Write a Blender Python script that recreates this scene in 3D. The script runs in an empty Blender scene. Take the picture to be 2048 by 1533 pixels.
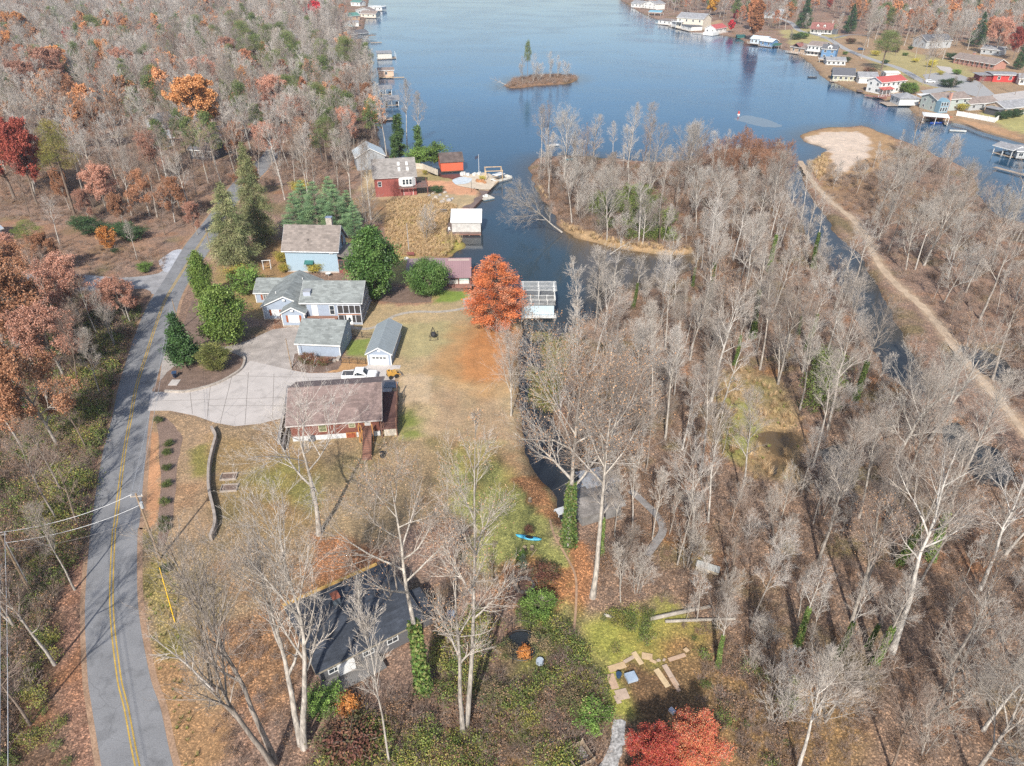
import bpy, math, random
import numpy as np
from mathutils import Vector, Matrix
R = math.radians
SC = bpy.context.scene
COL = SC.collection
# ------------------------------------------------------------------ camera numbers
F, PITCH, CH = 1420.0, R(32.4), 64.0
CP, SP = math.cos(PITCH), math.sin(PITCH)
WZ = -0.7                                   # water level, land is z = 0
def G(u, v, z=0.0):
    """photograph pixel -> point on the horizontal plane z"""
    X = u - 1024; Y = F*CP - (v - 766.5)*SP; Z = -F*SP - (v - 766.5)*CP
    t = (z - CH)/Z
    return (X*t, Y*t)
def px(x, y, z=0.0):
    d = y*CP + (CH - z)*SP
    return (1024 + F*x/d, 766.5 - F*(y*SP - (CH - z)*CP)/d)
def hgt(ub, vb, vt, z=0.0):
    x, y = G(ub, vb, z)
    Y = F*CP - (vt - 766.5)*SP; Z = -F*SP - (vt - 766.5)*CP
    return CH + Z*y/Y - z
def c8(r, g, b, k=1.0):
    f = lambda q: (q/255/12.92 if q/255 <= .04045 else ((q/255 + .055)/1.055)**2.4)*k
    return (f(r), f(g), f(b))
# ------------------------------------------------------------------ objects
def link(o, parent=None):
    COL.objects.link(o)
    if parent is not None: o.parent = parent
    return o
def tag(o, label=None, cat=None, group=None, kind=None):
    if label: o['label'] = label
    if cat: o['category'] = cat
    if group: o['group'] = group
    if kind: o['kind'] = kind
    return o
def empty(name, loc=(0, 0, 0), rz=0.0, label=None, cat=None, group=None):
    o = bpy.data.objects.new(name, None); o.empty_display_size = .5
    link(o); o.location = loc; o.rotation_euler = (0, 0, rz)
    return tag(o, label, cat, group)
class MB:
    def __init__(s): s.v = []; s.f = []; s.M = None; s.mi = []; s.cm = 0; s.st = []
    def add(s, vs, fs):
        n = len(s.v); s.st.append((n, len(s.f)))
        if s.M is not None: vs = [tuple(s.M @ Vector(q)) for q in vs]
        s.v += [tuple(q) for q in vs]; s.f += [tuple(i + n for i in f) for f in fs]; s.mi += [s.cm]*len(fs)
        return s
    def box(s, x0, x1, y0, y1, z0, z1):
        return s.add([(x0,y0,z0),(x1,y0,z0),(x1,y1,z0),(x0,y1,z0),(x0,y0,z1),(x1,y0,z1),(x1,y1,z1),(x0,y1,z1)],
                     [(0,3,2,1),(4,5,6,7),(0,1,5,4),(1,2,6,5),(2,3,7,6),(3,0,4,7)])
    def cb(s, x, y, z, sx, sy, sz): return s.box(x-sx/2, x+sx/2, y-sy/2, y+sy/2, z, z+sz)
    def prism(s, poly, a0, a1, ax='x'):
        n = len(poly); m = {'x': lambda a, p: (a, p[0], p[1]), 'y': lambda a, p: (p[0], a, p[1]), 'z': lambda a, p: (p[0], p[1], a)}[ax]
        return s.add([m(a0, p) for p in poly] + [m(a1, p) for p in poly],
                     [tuple(range(n))[::-1], tuple(range(n, 2*n))] + [(i, (i+1) % n, n+(i+1) % n, n+i) for i in range(n)])
    def tube(s, pts, rad, n=6, cap=True):
        pts = [Vector(p) for p in pts]
        if not hasattr(rad, '__len__'): rad = [rad]*len(pts)
        vs = []; fs = []
        for i, p in enumerate(pts):
            d = (pts[min(i+1, len(pts)-1)] - pts[max(i-1, 0)]); d = d.normalized() if d.length > 1e-9 else Vector((0, 0, 1))
            a = d.cross(Vector((0, 0, 1)) if abs(d.z) < .9 else Vector((1, 0, 0))).normalized(); b = d.cross(a)
            for k in range(n):
                t = 2*math.pi*k/n; vs.append(p + (a*math.cos(t) + b*math.sin(t))*rad[i])
            if i:
                o = (i-1)*n
                for k in range(n): fs.append((o+k, o+(k+1) % n, o+n+(k+1) % n, o+n+k))
        if cap: fs += [tuple(range(n))[::-1], tuple(range(len(vs)-n, len(vs)))]
        return s.add(vs, fs)
    def bar(s, p, q, w=.06): return s.tube([p, q], w*.7, 4)
    def sheet(s, pts, z): return s.add([(p[0], p[1], z) for p in pts], [tuple(range(len(pts)))])
    def build(s, name, mat, parent=None, smooth=False):
        if name in ('leg', 'post', 'pile', 'wheel', 'pontoon', 'arm', 'bench', 'canopy_pole', 'seat') and len(s.st) > 1:
            o = None; st, V, Fc = s.st, s.v, s.f
            for i, (v0, f0) in enumerate(st):
                v1, f1 = st[i+1] if i+1 < len(st) else (len(V), len(Fc)); q = MB(); q.v = V[v0:v1]; q.f = [tuple(j-v0 for j in f) for f in Fc[f0:f1]]; q.mi = s.mi[f0:f1]; q.st = [(0, 0)]
                o = q.build(name, mat, parent, smooth)
            return o
        me = bpy.data.meshes.new(name); me.from_pydata(s.v, [], s.f)
        for m in (mat if isinstance(mat, (list, tuple)) else [mat]): me.materials.append(m)
        if isinstance(mat, (list, tuple)): me.polygons.foreach_set('material_index', s.mi)
        me.validate(); me.update()
        import bmesh
        bm = bmesh.new(); bm.from_mesh(me); bmesh.ops.recalc_face_normals(bm, faces=bm.faces); bm.to_mesh(me); bm.free()
        if smooth: me.polygons.foreach_set('use_smooth', [True]*len(me.polygons))
        o = bpy.data.objects.new(name, me); link(o, parent)
        return o
# ------------------------------------------------------------------ materials
def newmat(name):
    m = bpy.data.materials.new(name); m.use_nodes = True; nt = m.node_tree
    return m, nt, nt.nodes['Principled BSDF']
def N(nt, t, **k):
    n = nt.nodes.new(t)
    for a, b in k.items():
        if a in ('operation', 'blend_type', 'data_type', 'attribute_name', 'feature', 'wave_type', 'bands_direction', 'distance', 'object', 'wave_profile', 'noise_dimensions', 'attribute_type', 'use_clamp'): setattr(n, a, b)
        else: n.inputs[a].default_value = b
    return n
def ramp(nt, fac, stops):
    r = nt.nodes.new('ShaderNodeValToRGB'); e = r.color_ramp.elements
    while len(e) < len(stops): e.new(.5)
    for q, (p, c) in zip(e, stops): q.position = p; q.color = (*c, 1)
    nt.links.new(fac, r.inputs[0]); return r.outputs[0]
def mul(nt, a, b, fac=1.0, mode='MULTIPLY'):
    m = nt.nodes.new('ShaderNodeMix'); m.data_type = 'RGBA'; m.blend_type = mode; m.inputs[0].default_value = fac
    for q, i in ((a, 6), (b, 7)):
        if isinstance(q, tuple): m.inputs[i].default_value = (*q, 1) if len(q) == 3 else q
        else: nt.links.new(q, m.inputs[i])
    return m.outputs[2]
def coords(nt, kind='Object'):
    return nt.nodes.new('ShaderNodeTexCoord').outputs[kind]
_M = {}
def mat(name, col, rough=.8, var=.25, sc=1.2, fine=.12, fsc=14, metal=0.0, bump=0.0, spec=.3, pat=None, ps=.2, pd=.6, pc=None):
    """plain surface with weathering; pat: lap (siding courses), batten, seam (metal ribs), shingle, plank, brick"""
    if name in _M: return _M[name]
    m, nt, b = newmat(name); L = nt.links; co = coords(nt)
    n1 = N(nt, 'ShaderNodeTexNoise', Scale=sc, Detail=5.0); L.new(co, n1.inputs['Vector'])
    n2 = N(nt, 'ShaderNodeTexNoise', Scale=fsc, Detail=3.0); L.new(co, n2.inputs['Vector'])
    g1 = ramp(nt, n1.outputs[0], [(.3, (1-var,)*3), (.7, (1+var*.4,)*3)])
    g2 = ramp(nt, n2.outputs[0], [(.3, (1-fine,)*3), (.7, (1+fine,)*3)])
    c = mul(nt, mul(nt, g1, g2), tuple(col))
    hb = None
    if pat:
        sep = nt.nodes.new('ShaderNodeSeparateXYZ'); L.new(co, sep.inputs[0])
        def saw(out, per):
            a = N(nt, 'ShaderNodeMath', operation='DIVIDE'); L.new(out, a.inputs[0]); a.inputs[1].default_value = per
            q = N(nt, 'ShaderNodeMath', operation='FRACT'); L.new(a.outputs[0], q.inputs[0]); return q.outputs[0]
        if pat == 'lap': hb = saw(sep.outputs[2], ps)
        elif pat in ('batten', 'seam', 'plank'):
            hb = saw(sep.outputs[0], ps)
        elif pat == 'planky': hb = saw(sep.outputs[1], ps)
        if hb is not None:
            g = ramp(nt, hb, [(0.0, (pd,)*3), (.14, (1,)*3), (.9, (1,)*3), (1.0, (pd*.9,)*3)])
            c = mul(nt, c, g)
        if pat in ('shingle', 'brick'):
            br = nt.nodes.new('ShaderNodeTexBrick'); L.new(co, br.inputs['Vector'])
            br.inputs['Scale'].default_value = 1/ps; br.inputs['Mortar Size'].default_value = .04 if pat == 'shingle' else .08
            br.inputs['Color1'].default_value = (1.12, 1.12, 1.12, 1); br.inputs['Color2'].default_value = (.72, .72, .72, 1)
            q = pc or (.55, .55, .55); br.inputs['Mortar'].default_value = (*q, 1)
            br.inputs['Brick Width'].default_value = 1.4 if pat == 'shingle' else .9; br.inputs['Row Height'].default_value = .62 if pat == 'shingle' else .36
            if pat == 'brick':
                mp = N(nt, 'ShaderNodeCombineXYZ'); ad = N(nt, 'ShaderNodeMath', operation='ADD'); L.new(sep.outputs[0], ad.inputs[0]); L.new(sep.outputs[1], ad.inputs[1])
                L.new(ad.outputs[0], mp.inputs[0]); L.new(sep.outputs[2], mp.inputs[1]); L.new(mp.outputs[0], br.inputs['Vector'])
            c = mul(nt, c, br.outputs[0])
    L.new(c, b.inputs['Base Color']); b.inputs['Roughness'].default_value = rough; b.inputs['Metallic'].default_value = metal
    b.inputs['Specular IOR Level'].default_value = spec
    if bump:
        bp = N(nt, 'ShaderNodeBump', Strength=bump, Distance=.03); L.new(n2.outputs[0], bp.inputs['Height']); L.new(bp.outputs[0], b.inputs['Normal'])
    _M[name] = m; return m
def glass():
    if 'glass' in _M: return _M['glass']
    m, nt, b = newmat('window_glass'); b.inputs['Base Color'].default_value = (.035, .045, .055, 1); b.inputs['Roughness'].default_value = .08
    b.inputs['Specular IOR Level'].default_value = .7; _M['glass'] = m; return m
def leafmat(name, rough=.6, vr=.35, spec=.25, sss=0.0):
    if name in _M: return _M[name]
    m, nt, b = newmat(name); L = nt.links
    a = N(nt, 'ShaderNodeAttribute', attribute_name='Col'); oi = nt.nodes.new('ShaderNodeObjectInfo')
    g = ramp(nt, oi.outputs['Random'], [(0, (1-vr,)*3), (1, (1+vr*.5,)*3)])
    L.new(mul(nt, a.outputs[0], g), b.inputs['Base Color']); b.inputs['Roughness'].default_value = rough; b.inputs['Specular IOR Level'].default_value = spec
    _M[name] = m; return m
def barkmat(name, col, var=.35, vr=.25):
    if name in _M: return _M[name]
    m, nt, b = newmat(name); L = nt.links; co = coords(nt)
    n1 = N(nt, 'ShaderNodeTexNoise', Scale=1.1, Detail=4.0); L.new(co, n1.inputs['Vector'])
    mp = N(nt, 'ShaderNodeMapping'); mp.inputs['Scale'].default_value = (9, 9, 1.6); L.new(co, mp.inputs[0])
    n2 = N(nt, 'ShaderNodeTexNoise', Scale=1.0, Detail=4.0); L.new(mp.outputs[0], n2.inputs['Vector'])
    oi = nt.nodes.new('ShaderNodeObjectInfo')
    g = mul(nt, ramp(nt, n1.outputs[0], [(.3, (1-var,)*3), (.7, (1.15,)*3)]), ramp(nt, n2.outputs[0], [(.35, (.6,)*3), (.65, (1.15,)*3)]))
    g = mul(nt, g, ramp(nt, oi.outputs['Random'], [(0, (1-vr, 1-vr*1.15, 1-vr*1.25)), (.5, (1, .97, .93)), (1, (1+vr*.5, 1+vr*.5, 1+vr*.5))]))
    L.new(mul(nt, g, tuple(col)), b.inputs['Base Color']); b.inputs['Roughness'].default_value = .9; b.inputs['Specular IOR Level'].default_value = .15
    _M[name] = m; return m
def npmesh(name, V, Fq, mats, colors=None, smooth=False, midx=None):
    """fast mesh from arrays; Fq: n x 3 or n x 4"""
    me = bpy.data.meshes.new(name); k = Fq.shape[1]
    me.vertices.add(len(V)); me.vertices.foreach_set('co', np.asarray(V, 'f4').ravel())
    me.loops.add(Fq.size); me.loops.foreach_set('vertex_index', Fq.astype('i4').ravel())
    me.polygons.add(len(Fq)); me.polygons.foreach_set('loop_start', np.arange(0, Fq.size, k, dtype='i4'))
    me.polygons.foreach_set('loop_total', np.full(len(Fq), k, 'i4'))
    if smooth: me.polygons.foreach_set('use_smooth', np.ones(len(Fq), bool))
    for m in mats: me.materials.append(m)
    if midx is not None: me.polygons.foreach_set('material_index', midx)
    if colors is not None:
        at = me.attributes.new('Col', 'FLOAT_COLOR', 'POINT')
        at.data.foreach_set('color', np.concatenate([colors, np.ones((len(colors), 1))], 1).astype('f4').ravel())
    me.update(calc_edges=True); me.validate(); return me
def inpoly(P, poly):
    """P n x 2 -> bool, and unsigned distance to the outline"""
    x, y = P[:, 0], P[:, 1]; ins = np.zeros(len(P), bool); dist = np.full(len(P), 1e9)
    n = len(poly)
    for i in range(n):
        x0, y0 = poly[i]; x1, y1 = poly[(i+1) % n]
        if y0 != y1:
            cr = ((y0 > y) != (y1 > y)) & (x < (x1-x0)*(y-y0)/(y1-y0) + x0); ins ^= cr
        dx, dy = x1-x0, y1-y0; l2 = dx*dx + dy*dy + 1e-9
        t = np.clip(((x-x0)*dx + (y-y0)*dy)/l2, 0, 1)
        dist = np.minimum(dist, np.hypot(x-x0-t*dx, y-y0-t*dy))
    return ins, dist
def vnoise(P, s, seed=0):
    """value noise on n x 2 points, cell s metres, 0..1"""
    rs = np.random.RandomState(seed); T = rs.rand(256, 256); q = P/s; i = np.floor(q).astype(int); f = q - i; f = f*f*(3-2*f)
    a = T[i[:, 0] & 255, i[:, 1] & 255]; b = T[(i[:, 0]+1) & 255, i[:, 1] & 255]; c = T[i[:, 0] & 255, (i[:, 1]+1) & 255]; d = T[(i[:, 0]+1) & 255, (i[:, 1]+1) & 255]
    return (a*(1-f[:, 0]) + b*f[:, 0])*(1-f[:, 1]) + (c*(1-f[:, 0]) + d*f[:, 0])*f[:, 1]
def fbm(P, s, seed=0): return (vnoise(P, s, seed)*4 + vnoise(P, s/2.1, seed+1)*2 + vnoise(P, s/4.3, seed+2))/7
def W(pts, z=0.0): return [G(u, v, z) for u, v in pts]
def spline(pts, n=8):
    """Catmull-Rom through 2-D points"""
    P = [np.array(p, float) for p in pts]; P = [2*P[0]-P[1]] + P + [2*P[-1]-P[-2]]; out = []
    for i in range(1, len(P)-2):
        for k in range(n):
            t = k/n; a, b, c, d = P[i-1], P[i], P[i+1], P[i+2]
            out.append(tuple(.5*((2*b) + (-a+c)*t + (2*a-5*b+4*c-d)*t*t + (-a+3*b-3*c+d)*t**3)))
    out.append(tuple(P[-2])); return out
# ================================================================== GROUND AND WATER
WATER = [
 # the lake and the channel beside the lawn
 [(742,-30),(738,0),(728,60),(722,95),(735,130),(745,170),(752,230),(756,290),(785,318),(835,325),(868,352),(905,358),(925,370),(950,378),(968,392),(944,414),(905,428),(898,468),(925,482),(930,496),(898,515),(893,572),(945,582),(965,602),(1042,642),(1046,668),(1036,720),(1040,780),(1042,830),(1050,900),(1078,960),(1112,1000),(1122,1045),(1175,1040),(1200,1010),(1165,960),(1122,880),(1106,820),(1110,760),(1124,700),(1150,655),(1202,625),(1232,594),(1292,578),(1345,560),(1385,540),(1388,508),(1345,510),(1290,505),(1220,495),(1160,478),(1125,462),(1108,430),(1085,400),(1066,362),(1056,335),(1075,318),(1130,312),(1200,316),(1300,326),(1380,322),(1420,305),(1480,298),(1550,300),(1580,314),(1568,345),(1570,372),(1582,408),(1600,440),(1618,478),(1648,520),(1672,560),(1705,612),(1725,660),(1748,700),(1775,752),(1850,800),(1858,770),(1830,720),(1812,690),(1795,650),(1770,605),(1742,560),(1728,520),(1700,495),(1672,468),(1650,430),(1622,400),(1606,360),(1612,332),(1640,315),(1652,300),(1632,290),(1604,282),(1602,270),(1640,258),(1727,254),(1780,272),(1860,305),(1930,338),(1950,360),(1962,400),(2000,435),(2070,455),(2200,470),(2400,470),(2400,330),(2120,305),(2029,281),(1960,262),(1932,250),(1900,242),(1862,240),(1832,232),(1818,212),(1786,206),(1735,190),(1690,176),(1648,158),(1622,128),(1600,112),(1560,97),(1500,90),(1480,78),(1440,70),(1395,68),(1340,54),(1322,42),(1290,30),(1262,14),(1240,0),(1222,-30)],
 [(1880,850),(1915,845),(1950,880),(2000,900),(2035,950),(2010,980),(1960,965),(1925,930),(1885,890)],
 [(1516,868),(1540,862),(1583,868),(1588,886),(1572,905),(1560,915),(1548,905),(1538,895),(1522,885)],
 [(1905,690),(1960,700),(2010,720),(2040,760),(2000,765),(1950,740),(1910,715)],
 [(1640,900),(1680,890),(1700,915),(1670,935),(1640,925)],
 [(1540,925),(1555,915),(1562,930),(1550,955),(1540,945)],
]
ISLAND = [(1008,172),(1030,158),(1070,152),(1110,150),(1150,152),(1157,161),(1130,169),(1080,171),(1045,176),(1018,177)]
WATER_W = [W(p, WZ) for p in WATER]; ISLAND_W = W(ISLAND, WZ)
TRAILC = W([(1600,322),(1612,345),(1632,372),(1660,402),(1707,440),(1738,483),(1754,522),(1793,569),(1848,616),(1887,663),(1926,718),(1985,784),(2048,863),(2140,975),(2280,1150)])
def land_distance(P):
    """metres to the nearest shore, positive on land"""
    wet = np.zeros(len(P), bool); dist = np.full(len(P), 1e9)
    for p in WATER_W:
        i, d = inpoly(P, p); wet |= i; dist = np.minimum(dist, d)
    i, d = inpoly(P, ISLAND_W); wet &= ~i; dist = np.minimum(dist, d)
    return np.where(wet, -dist, dist)
LITTER = (.235,.172,.130); PINKLIT = (.25,.18,.142); TAN = (.40,.31,.185); OLIVE = (.235,.195,.092); GREEN = (.20,.225,.065)
ORANGE = (.43,.205,.085); CLAY = (.42,.225,.13); SAND = (.56,.44,.33); DARKL = (.125,.085,.060); REED = (.40,.255,.12)
# (outline in photograph pixels, colour, feather m, raggedness m, leaf speckle)
ZONES = [
 ([(0,330),(240,330),(420,400),(410,470),(330,520),(170,540),(0,560)], (.285,.185,.130), 6, 4, .6),
 ([(0,400),(150,395),(330,410),(400,440),(350,500),(250,470),(100,455),(0,440)], PINKLIT, 6, 4, .7),
 ([(-100,560),(300,590),(285,640),(200,830),(160,1050),(140,1300),(170,1600),(-300,1600)], DARKL, 5, 3, 1.0),
 ([(290,600),(312,598),(205,890),(178,1060),(170,1210),(178,1370),(205,1560),(140,1560),(115,1300),(120,1130),(160,900),(225,750)], (.27,.165,.12), 1.5, 1.2, 1.0),
 ([(1120,330),(1560,330),(1640,600),(1900,900),(2300,1100),(2400,1600),(1250,1600),(1150,1200),(1150,1000),(1100,900),(1150,700)], LITTER, 5, 5, 1.0),
 ([(1700,420),(1960,480),(2300,700),(2300,1100),(2040,870),(1800,560)], PINKLIT, 5, 4, .8),
 ([(1560,330),(1640,300),(1700,330),(1960,420),(1900,470),(1720,430),(1650,400)], (.27,.185,.12), 4, 4, .7),
 ([(1056,335),(1300,335),(1540,305),(1590,330),(1640,480),(1560,560),(1360,560),(1160,480)], (.21,.14,.095), 4, 4, .9),
 ([(1110,440),(1160,455),(1250,480),(1385,485),(1400,520),(1290,510),(1150,485)], (.40,.28,.16), 2, 2, .3),
 # the marsh clearing
 ([(1440,750),(1500,740),(1560,780),(1590,830),(1600,900),(1590,960),(1500,960),(1450,900),(1440,830)], (.30,.225,.125), 4, 3, .5),
 ([(1452,800),(1500,810),(1510,900),(1480,920),(1450,880)], (.25,.26,.085), 2.5, 2, .3),
 ([(1480,760),(1540,760),(1550,800),(1500,800)], OLIVE, 3, 2, .4),
 # lawns round the grey house
 ([(690,735),(735,700),(700,650),(740,590),(800,575),(950,590),(1040,640),(1046,720),(1046,900),(1080,980),(1020,1040),(900,1000),(800,1010),(640,1110),(440,1100),(420,870),(560,850),(770,870),(790,760)], TAN, 2, 1.5, .3),
 ([(795,870),(1040,870),(1070,950),(1020,1040),(850,1060),(640,1100),(440,1090),(430,900),(560,890)], (.30,.23,.14), 3.5, 2.5, .6),
 ([(870,770),(930,770),(1000,800),(1036,840),(1030,890),(930,890),(860,860),(850,800)], (.36,.265,.17), 3, 2, .3),
 ([(800,752),(858,752),(862,808),(802,806)], (.50,.38,.25), 1.2, .8, .1),
 ([(800,820),(830,815),(840,870),(800,880)], GREEN, 2, 1, .2),
 ([(760,640),(870,640),(930,660),(900,700),(820,720),(770,690)], (.36,.31,.165), 4, 3, .1),
 ([(870,880),(925,890),(920,960),(880,1000),(850,960)], OLIVE, 3, 3, .5),
 ([(930,890),(1020,910),(1075,980),(1110,1030),(1125,1080),(1150,1120),(1150,1270),(1060,1280),(950,1130),(915,1000)], (.285,.295,.105), 2.5, 3.0, .6),
 ([(1040,960),(1080,960),(1128,1020),(1130,1060),(1100,1040),(1060,1010)], (.34,.19,.10), 1.5, 1.5, 1.0),
 ([(1145,1090),(1190,1100),(1180,1180),(1160,1260),(1140,1200)], (.36,.19,.10), 1.5, 1.2, 1.0),
 ([(990,1130),(1060,1120),(1150,1150),(1150,1200),(1080,1230),(1000,1200)], (.34,.18,.09), 2, 2, 1.0),
 ([(1150,1240),(1300,1215),(1420,1250),(1400,1300),(1380,1390),(1290,1440),(1220,1420),(1200,1330),(1120,1300)], (.285,.29,.075), 3, 2.5, .5),
 ([(1020,1250),(1120,1260),(1200,1330),(1180,1533),(1000,1533),(960,1400)], (.20,.20,.075), 4, 3, .7),
 ([(1260,1340),(1380,1330),(1480,1440),(1500,1600),(1240,1600)], (.16,.105,.06), 3, 3, .8),
 ([(1380,1300),(1560,1330),(1700,1480),(1640,1600),(1420,1600)], (.24,.165,.085), 5, 4, .9),
 ([(1000,1140),(1065,1130),(1075,1200),(1020,1225),(1000,1190)], (.13,.09,.075), 1.5, 1, .9),
 # needles under the rust coloured cypress
 ([(930,640),(1042,650),(1036,720),(1030,775),(980,790),(900,780),(858,740),(880,690)], (.40,.245,.12), 5, 2, 0),
 ([(960,650),(1042,660),(1036,715),(1010,760),(950,765),(915,735),(930,690)], ORANGE, 3.5, 1.5, 0),
 # between the garages
 ([(698,680),(740,678),(737,712),(690,712)], (.22,.27,.075), 1, .5, .1),
 ([(672,718),(738,722),(735,735),(680,746),(655,745)], (.46,.27,.13), 1.2, .6, .1),
 ([(740,560),(860,575),(870,606),(800,612),(745,603)], (.30,.19,.135), 1, .8, .6),
 ([(740,560),(790,500),(840,510),(850,600),(900,600),(905,585),(850,575)], (.37,.30,.125), 1.5, 1, .1),
 ([(875,580),(930,585),(935,600),(870,605)], (.20,.27,.06), 1, 1, .1),
 ([(540,480),(590,480),(600,560),(560,590),(500,600),(440,560),(450,500)], (.36,.225,.125), 3, 2, .5),
 ([(430,520),(490,560),(540,560),(560,600),(520,640),(470,600),(420,560)], (.30,.23,.11), 3, 2, .4),
 # reed bed by the channel
 ([(775,400),(850,395),(915,412),(905,440),(895,470),(935,485),(930,500),(895,515),(800,510),(770,470)], REED, 2, 1.5, .0),
 ([(870,470),(935,482),(930,500),(880,510)], (.33,.28,.08), 1.5, 1, 0),
 ([(790,430),(850,425),(860,450),(800,455)], (.32,.26,.09), 3, 2, 0),
 # yard of the red house
 ([(740,330),(830,320),(900,345),(960,372),(945,412),(905,432),(800,425),(700,440)], (.40,.31,.19), 2.5, 2, .2),
 ([(845,360),(905,362),(955,378),(950,392),(900,388),(850,376)], (.56,.30,.18), 1.2, 1, 0),
 ([(838,345),(900,350),(905,362),(850,362)], (.33,.27,.13), 1.5, 1, .2),
 ([(690,400),(780,400),(775,430),(700,440)], (.26,.185,.11), 3, 2, .7),
 # front garden beside the road
 ([(297,825),(330,822),(430,848),(470,855),(560,835),(575,900),(660,1060),(620,1200),(480,1300),(400,1533),(350,1600),(330,1480),(290,1350),(276,1200),(278,1050)], (.275,.21,.135), 2.5, 2, .8),
 ([(297,825),(330,822),(420,850),(430,870),(420,1060),(350,1090),(300,1060),(290,950)], (.33,.24,.155), 1.5, 1.5, .6),
 ([(290,860),(318,870),(322,960),(318,1040),(298,1060),(288,960)], (.47,.255,.14), 1, .8, .1),
 ([(385,900),(420,880),(425,920),(415,960),(390,950)], (.22,.20,.07), 2, 1.5, .5),
 ([(430,870),(560,890),(640,960),(640,1040),(560,1080),(450,1060),(436,960)], (.275,.20,.105), 3, 3, .6),
 ([(470,960),(560,930),(640,960),(620,1010),(520,1020)], (.24,.22,.08), 4, 3, .6),
 ([(276,1060),(330,1090),(360,1200),(350,1300),(300,1340),(276,1200)], (.24,.205,.085), 2, 2, .9),
 ([(290,1300),(380,1320),(430,1420),(420,1600),(350,1600),(310,1420)], (.31,.195,.105), 2, 2, .6),
 ([(620,1070),(680,1060),(760,1120),(640,1170)], (.33,.17,.09), 2, 2, 1),
 ([(430,1250),(570,1200),(620,1360),(560,1400),(440,1360)], (.27,.17,.10), 3, 3, 1),
 # far right shore
 ([(1590,100),(1700,70),(1850,70),(2048,110),(2300,200),(2400,330),(2060,290),(1935,248),(1840,235),(1700,185),(1640,150)], (.33,.235,.15), 4, 6, .5),
 ([(1800,100),(1900,120),(1960,150),(1930,190),(1820,170),(1720,115)], (.36,.31,.15), 4, 5, .3),
 ([(1960,205),(2100,215),(2150,260),(2040,270),(1960,235)], (.36,.33,.14), 2, 2, .1),
 ([(1905,235),(2030,262),(2040,280),(1930,248)], (.42,.26,.15), 1, 1, .1),
 ([(1560,60),(1640,55),(1690,75),(1640,90),(1580,95)], (.37,.32,.15), 3, 4, .2),
 ([(1400,50),(1440,40),(1460,60),(1420,68)], (.40,.28,.17), 2, 2, .1),
 # sand spit
 ([(1596,268),(1640,258),(1735,253),(1790,280),(1790,330),(1700,370),(1650,390),(1610,350),(1650,310)], (.36,.235,.13), 2, 2, .3),
 ([(1612,272),(1650,263),(1720,262),(1740,275),(1735,300),(1720,325),(1690,345),(1668,342),(1660,310),(1640,295),(1615,285)], (.56,.46,.375), 1.5, 2.5, .2),
 ([(1608,350),(1630,345),(1650,365),(1640,385),(1615,372)], (.30,.17,.11), 1.5, 1.5, .2),
 ([(1005,172),(1160,150),(1160,168),(1010,178)], (.24,.155,.105), 2, 1, .4),
]
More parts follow.
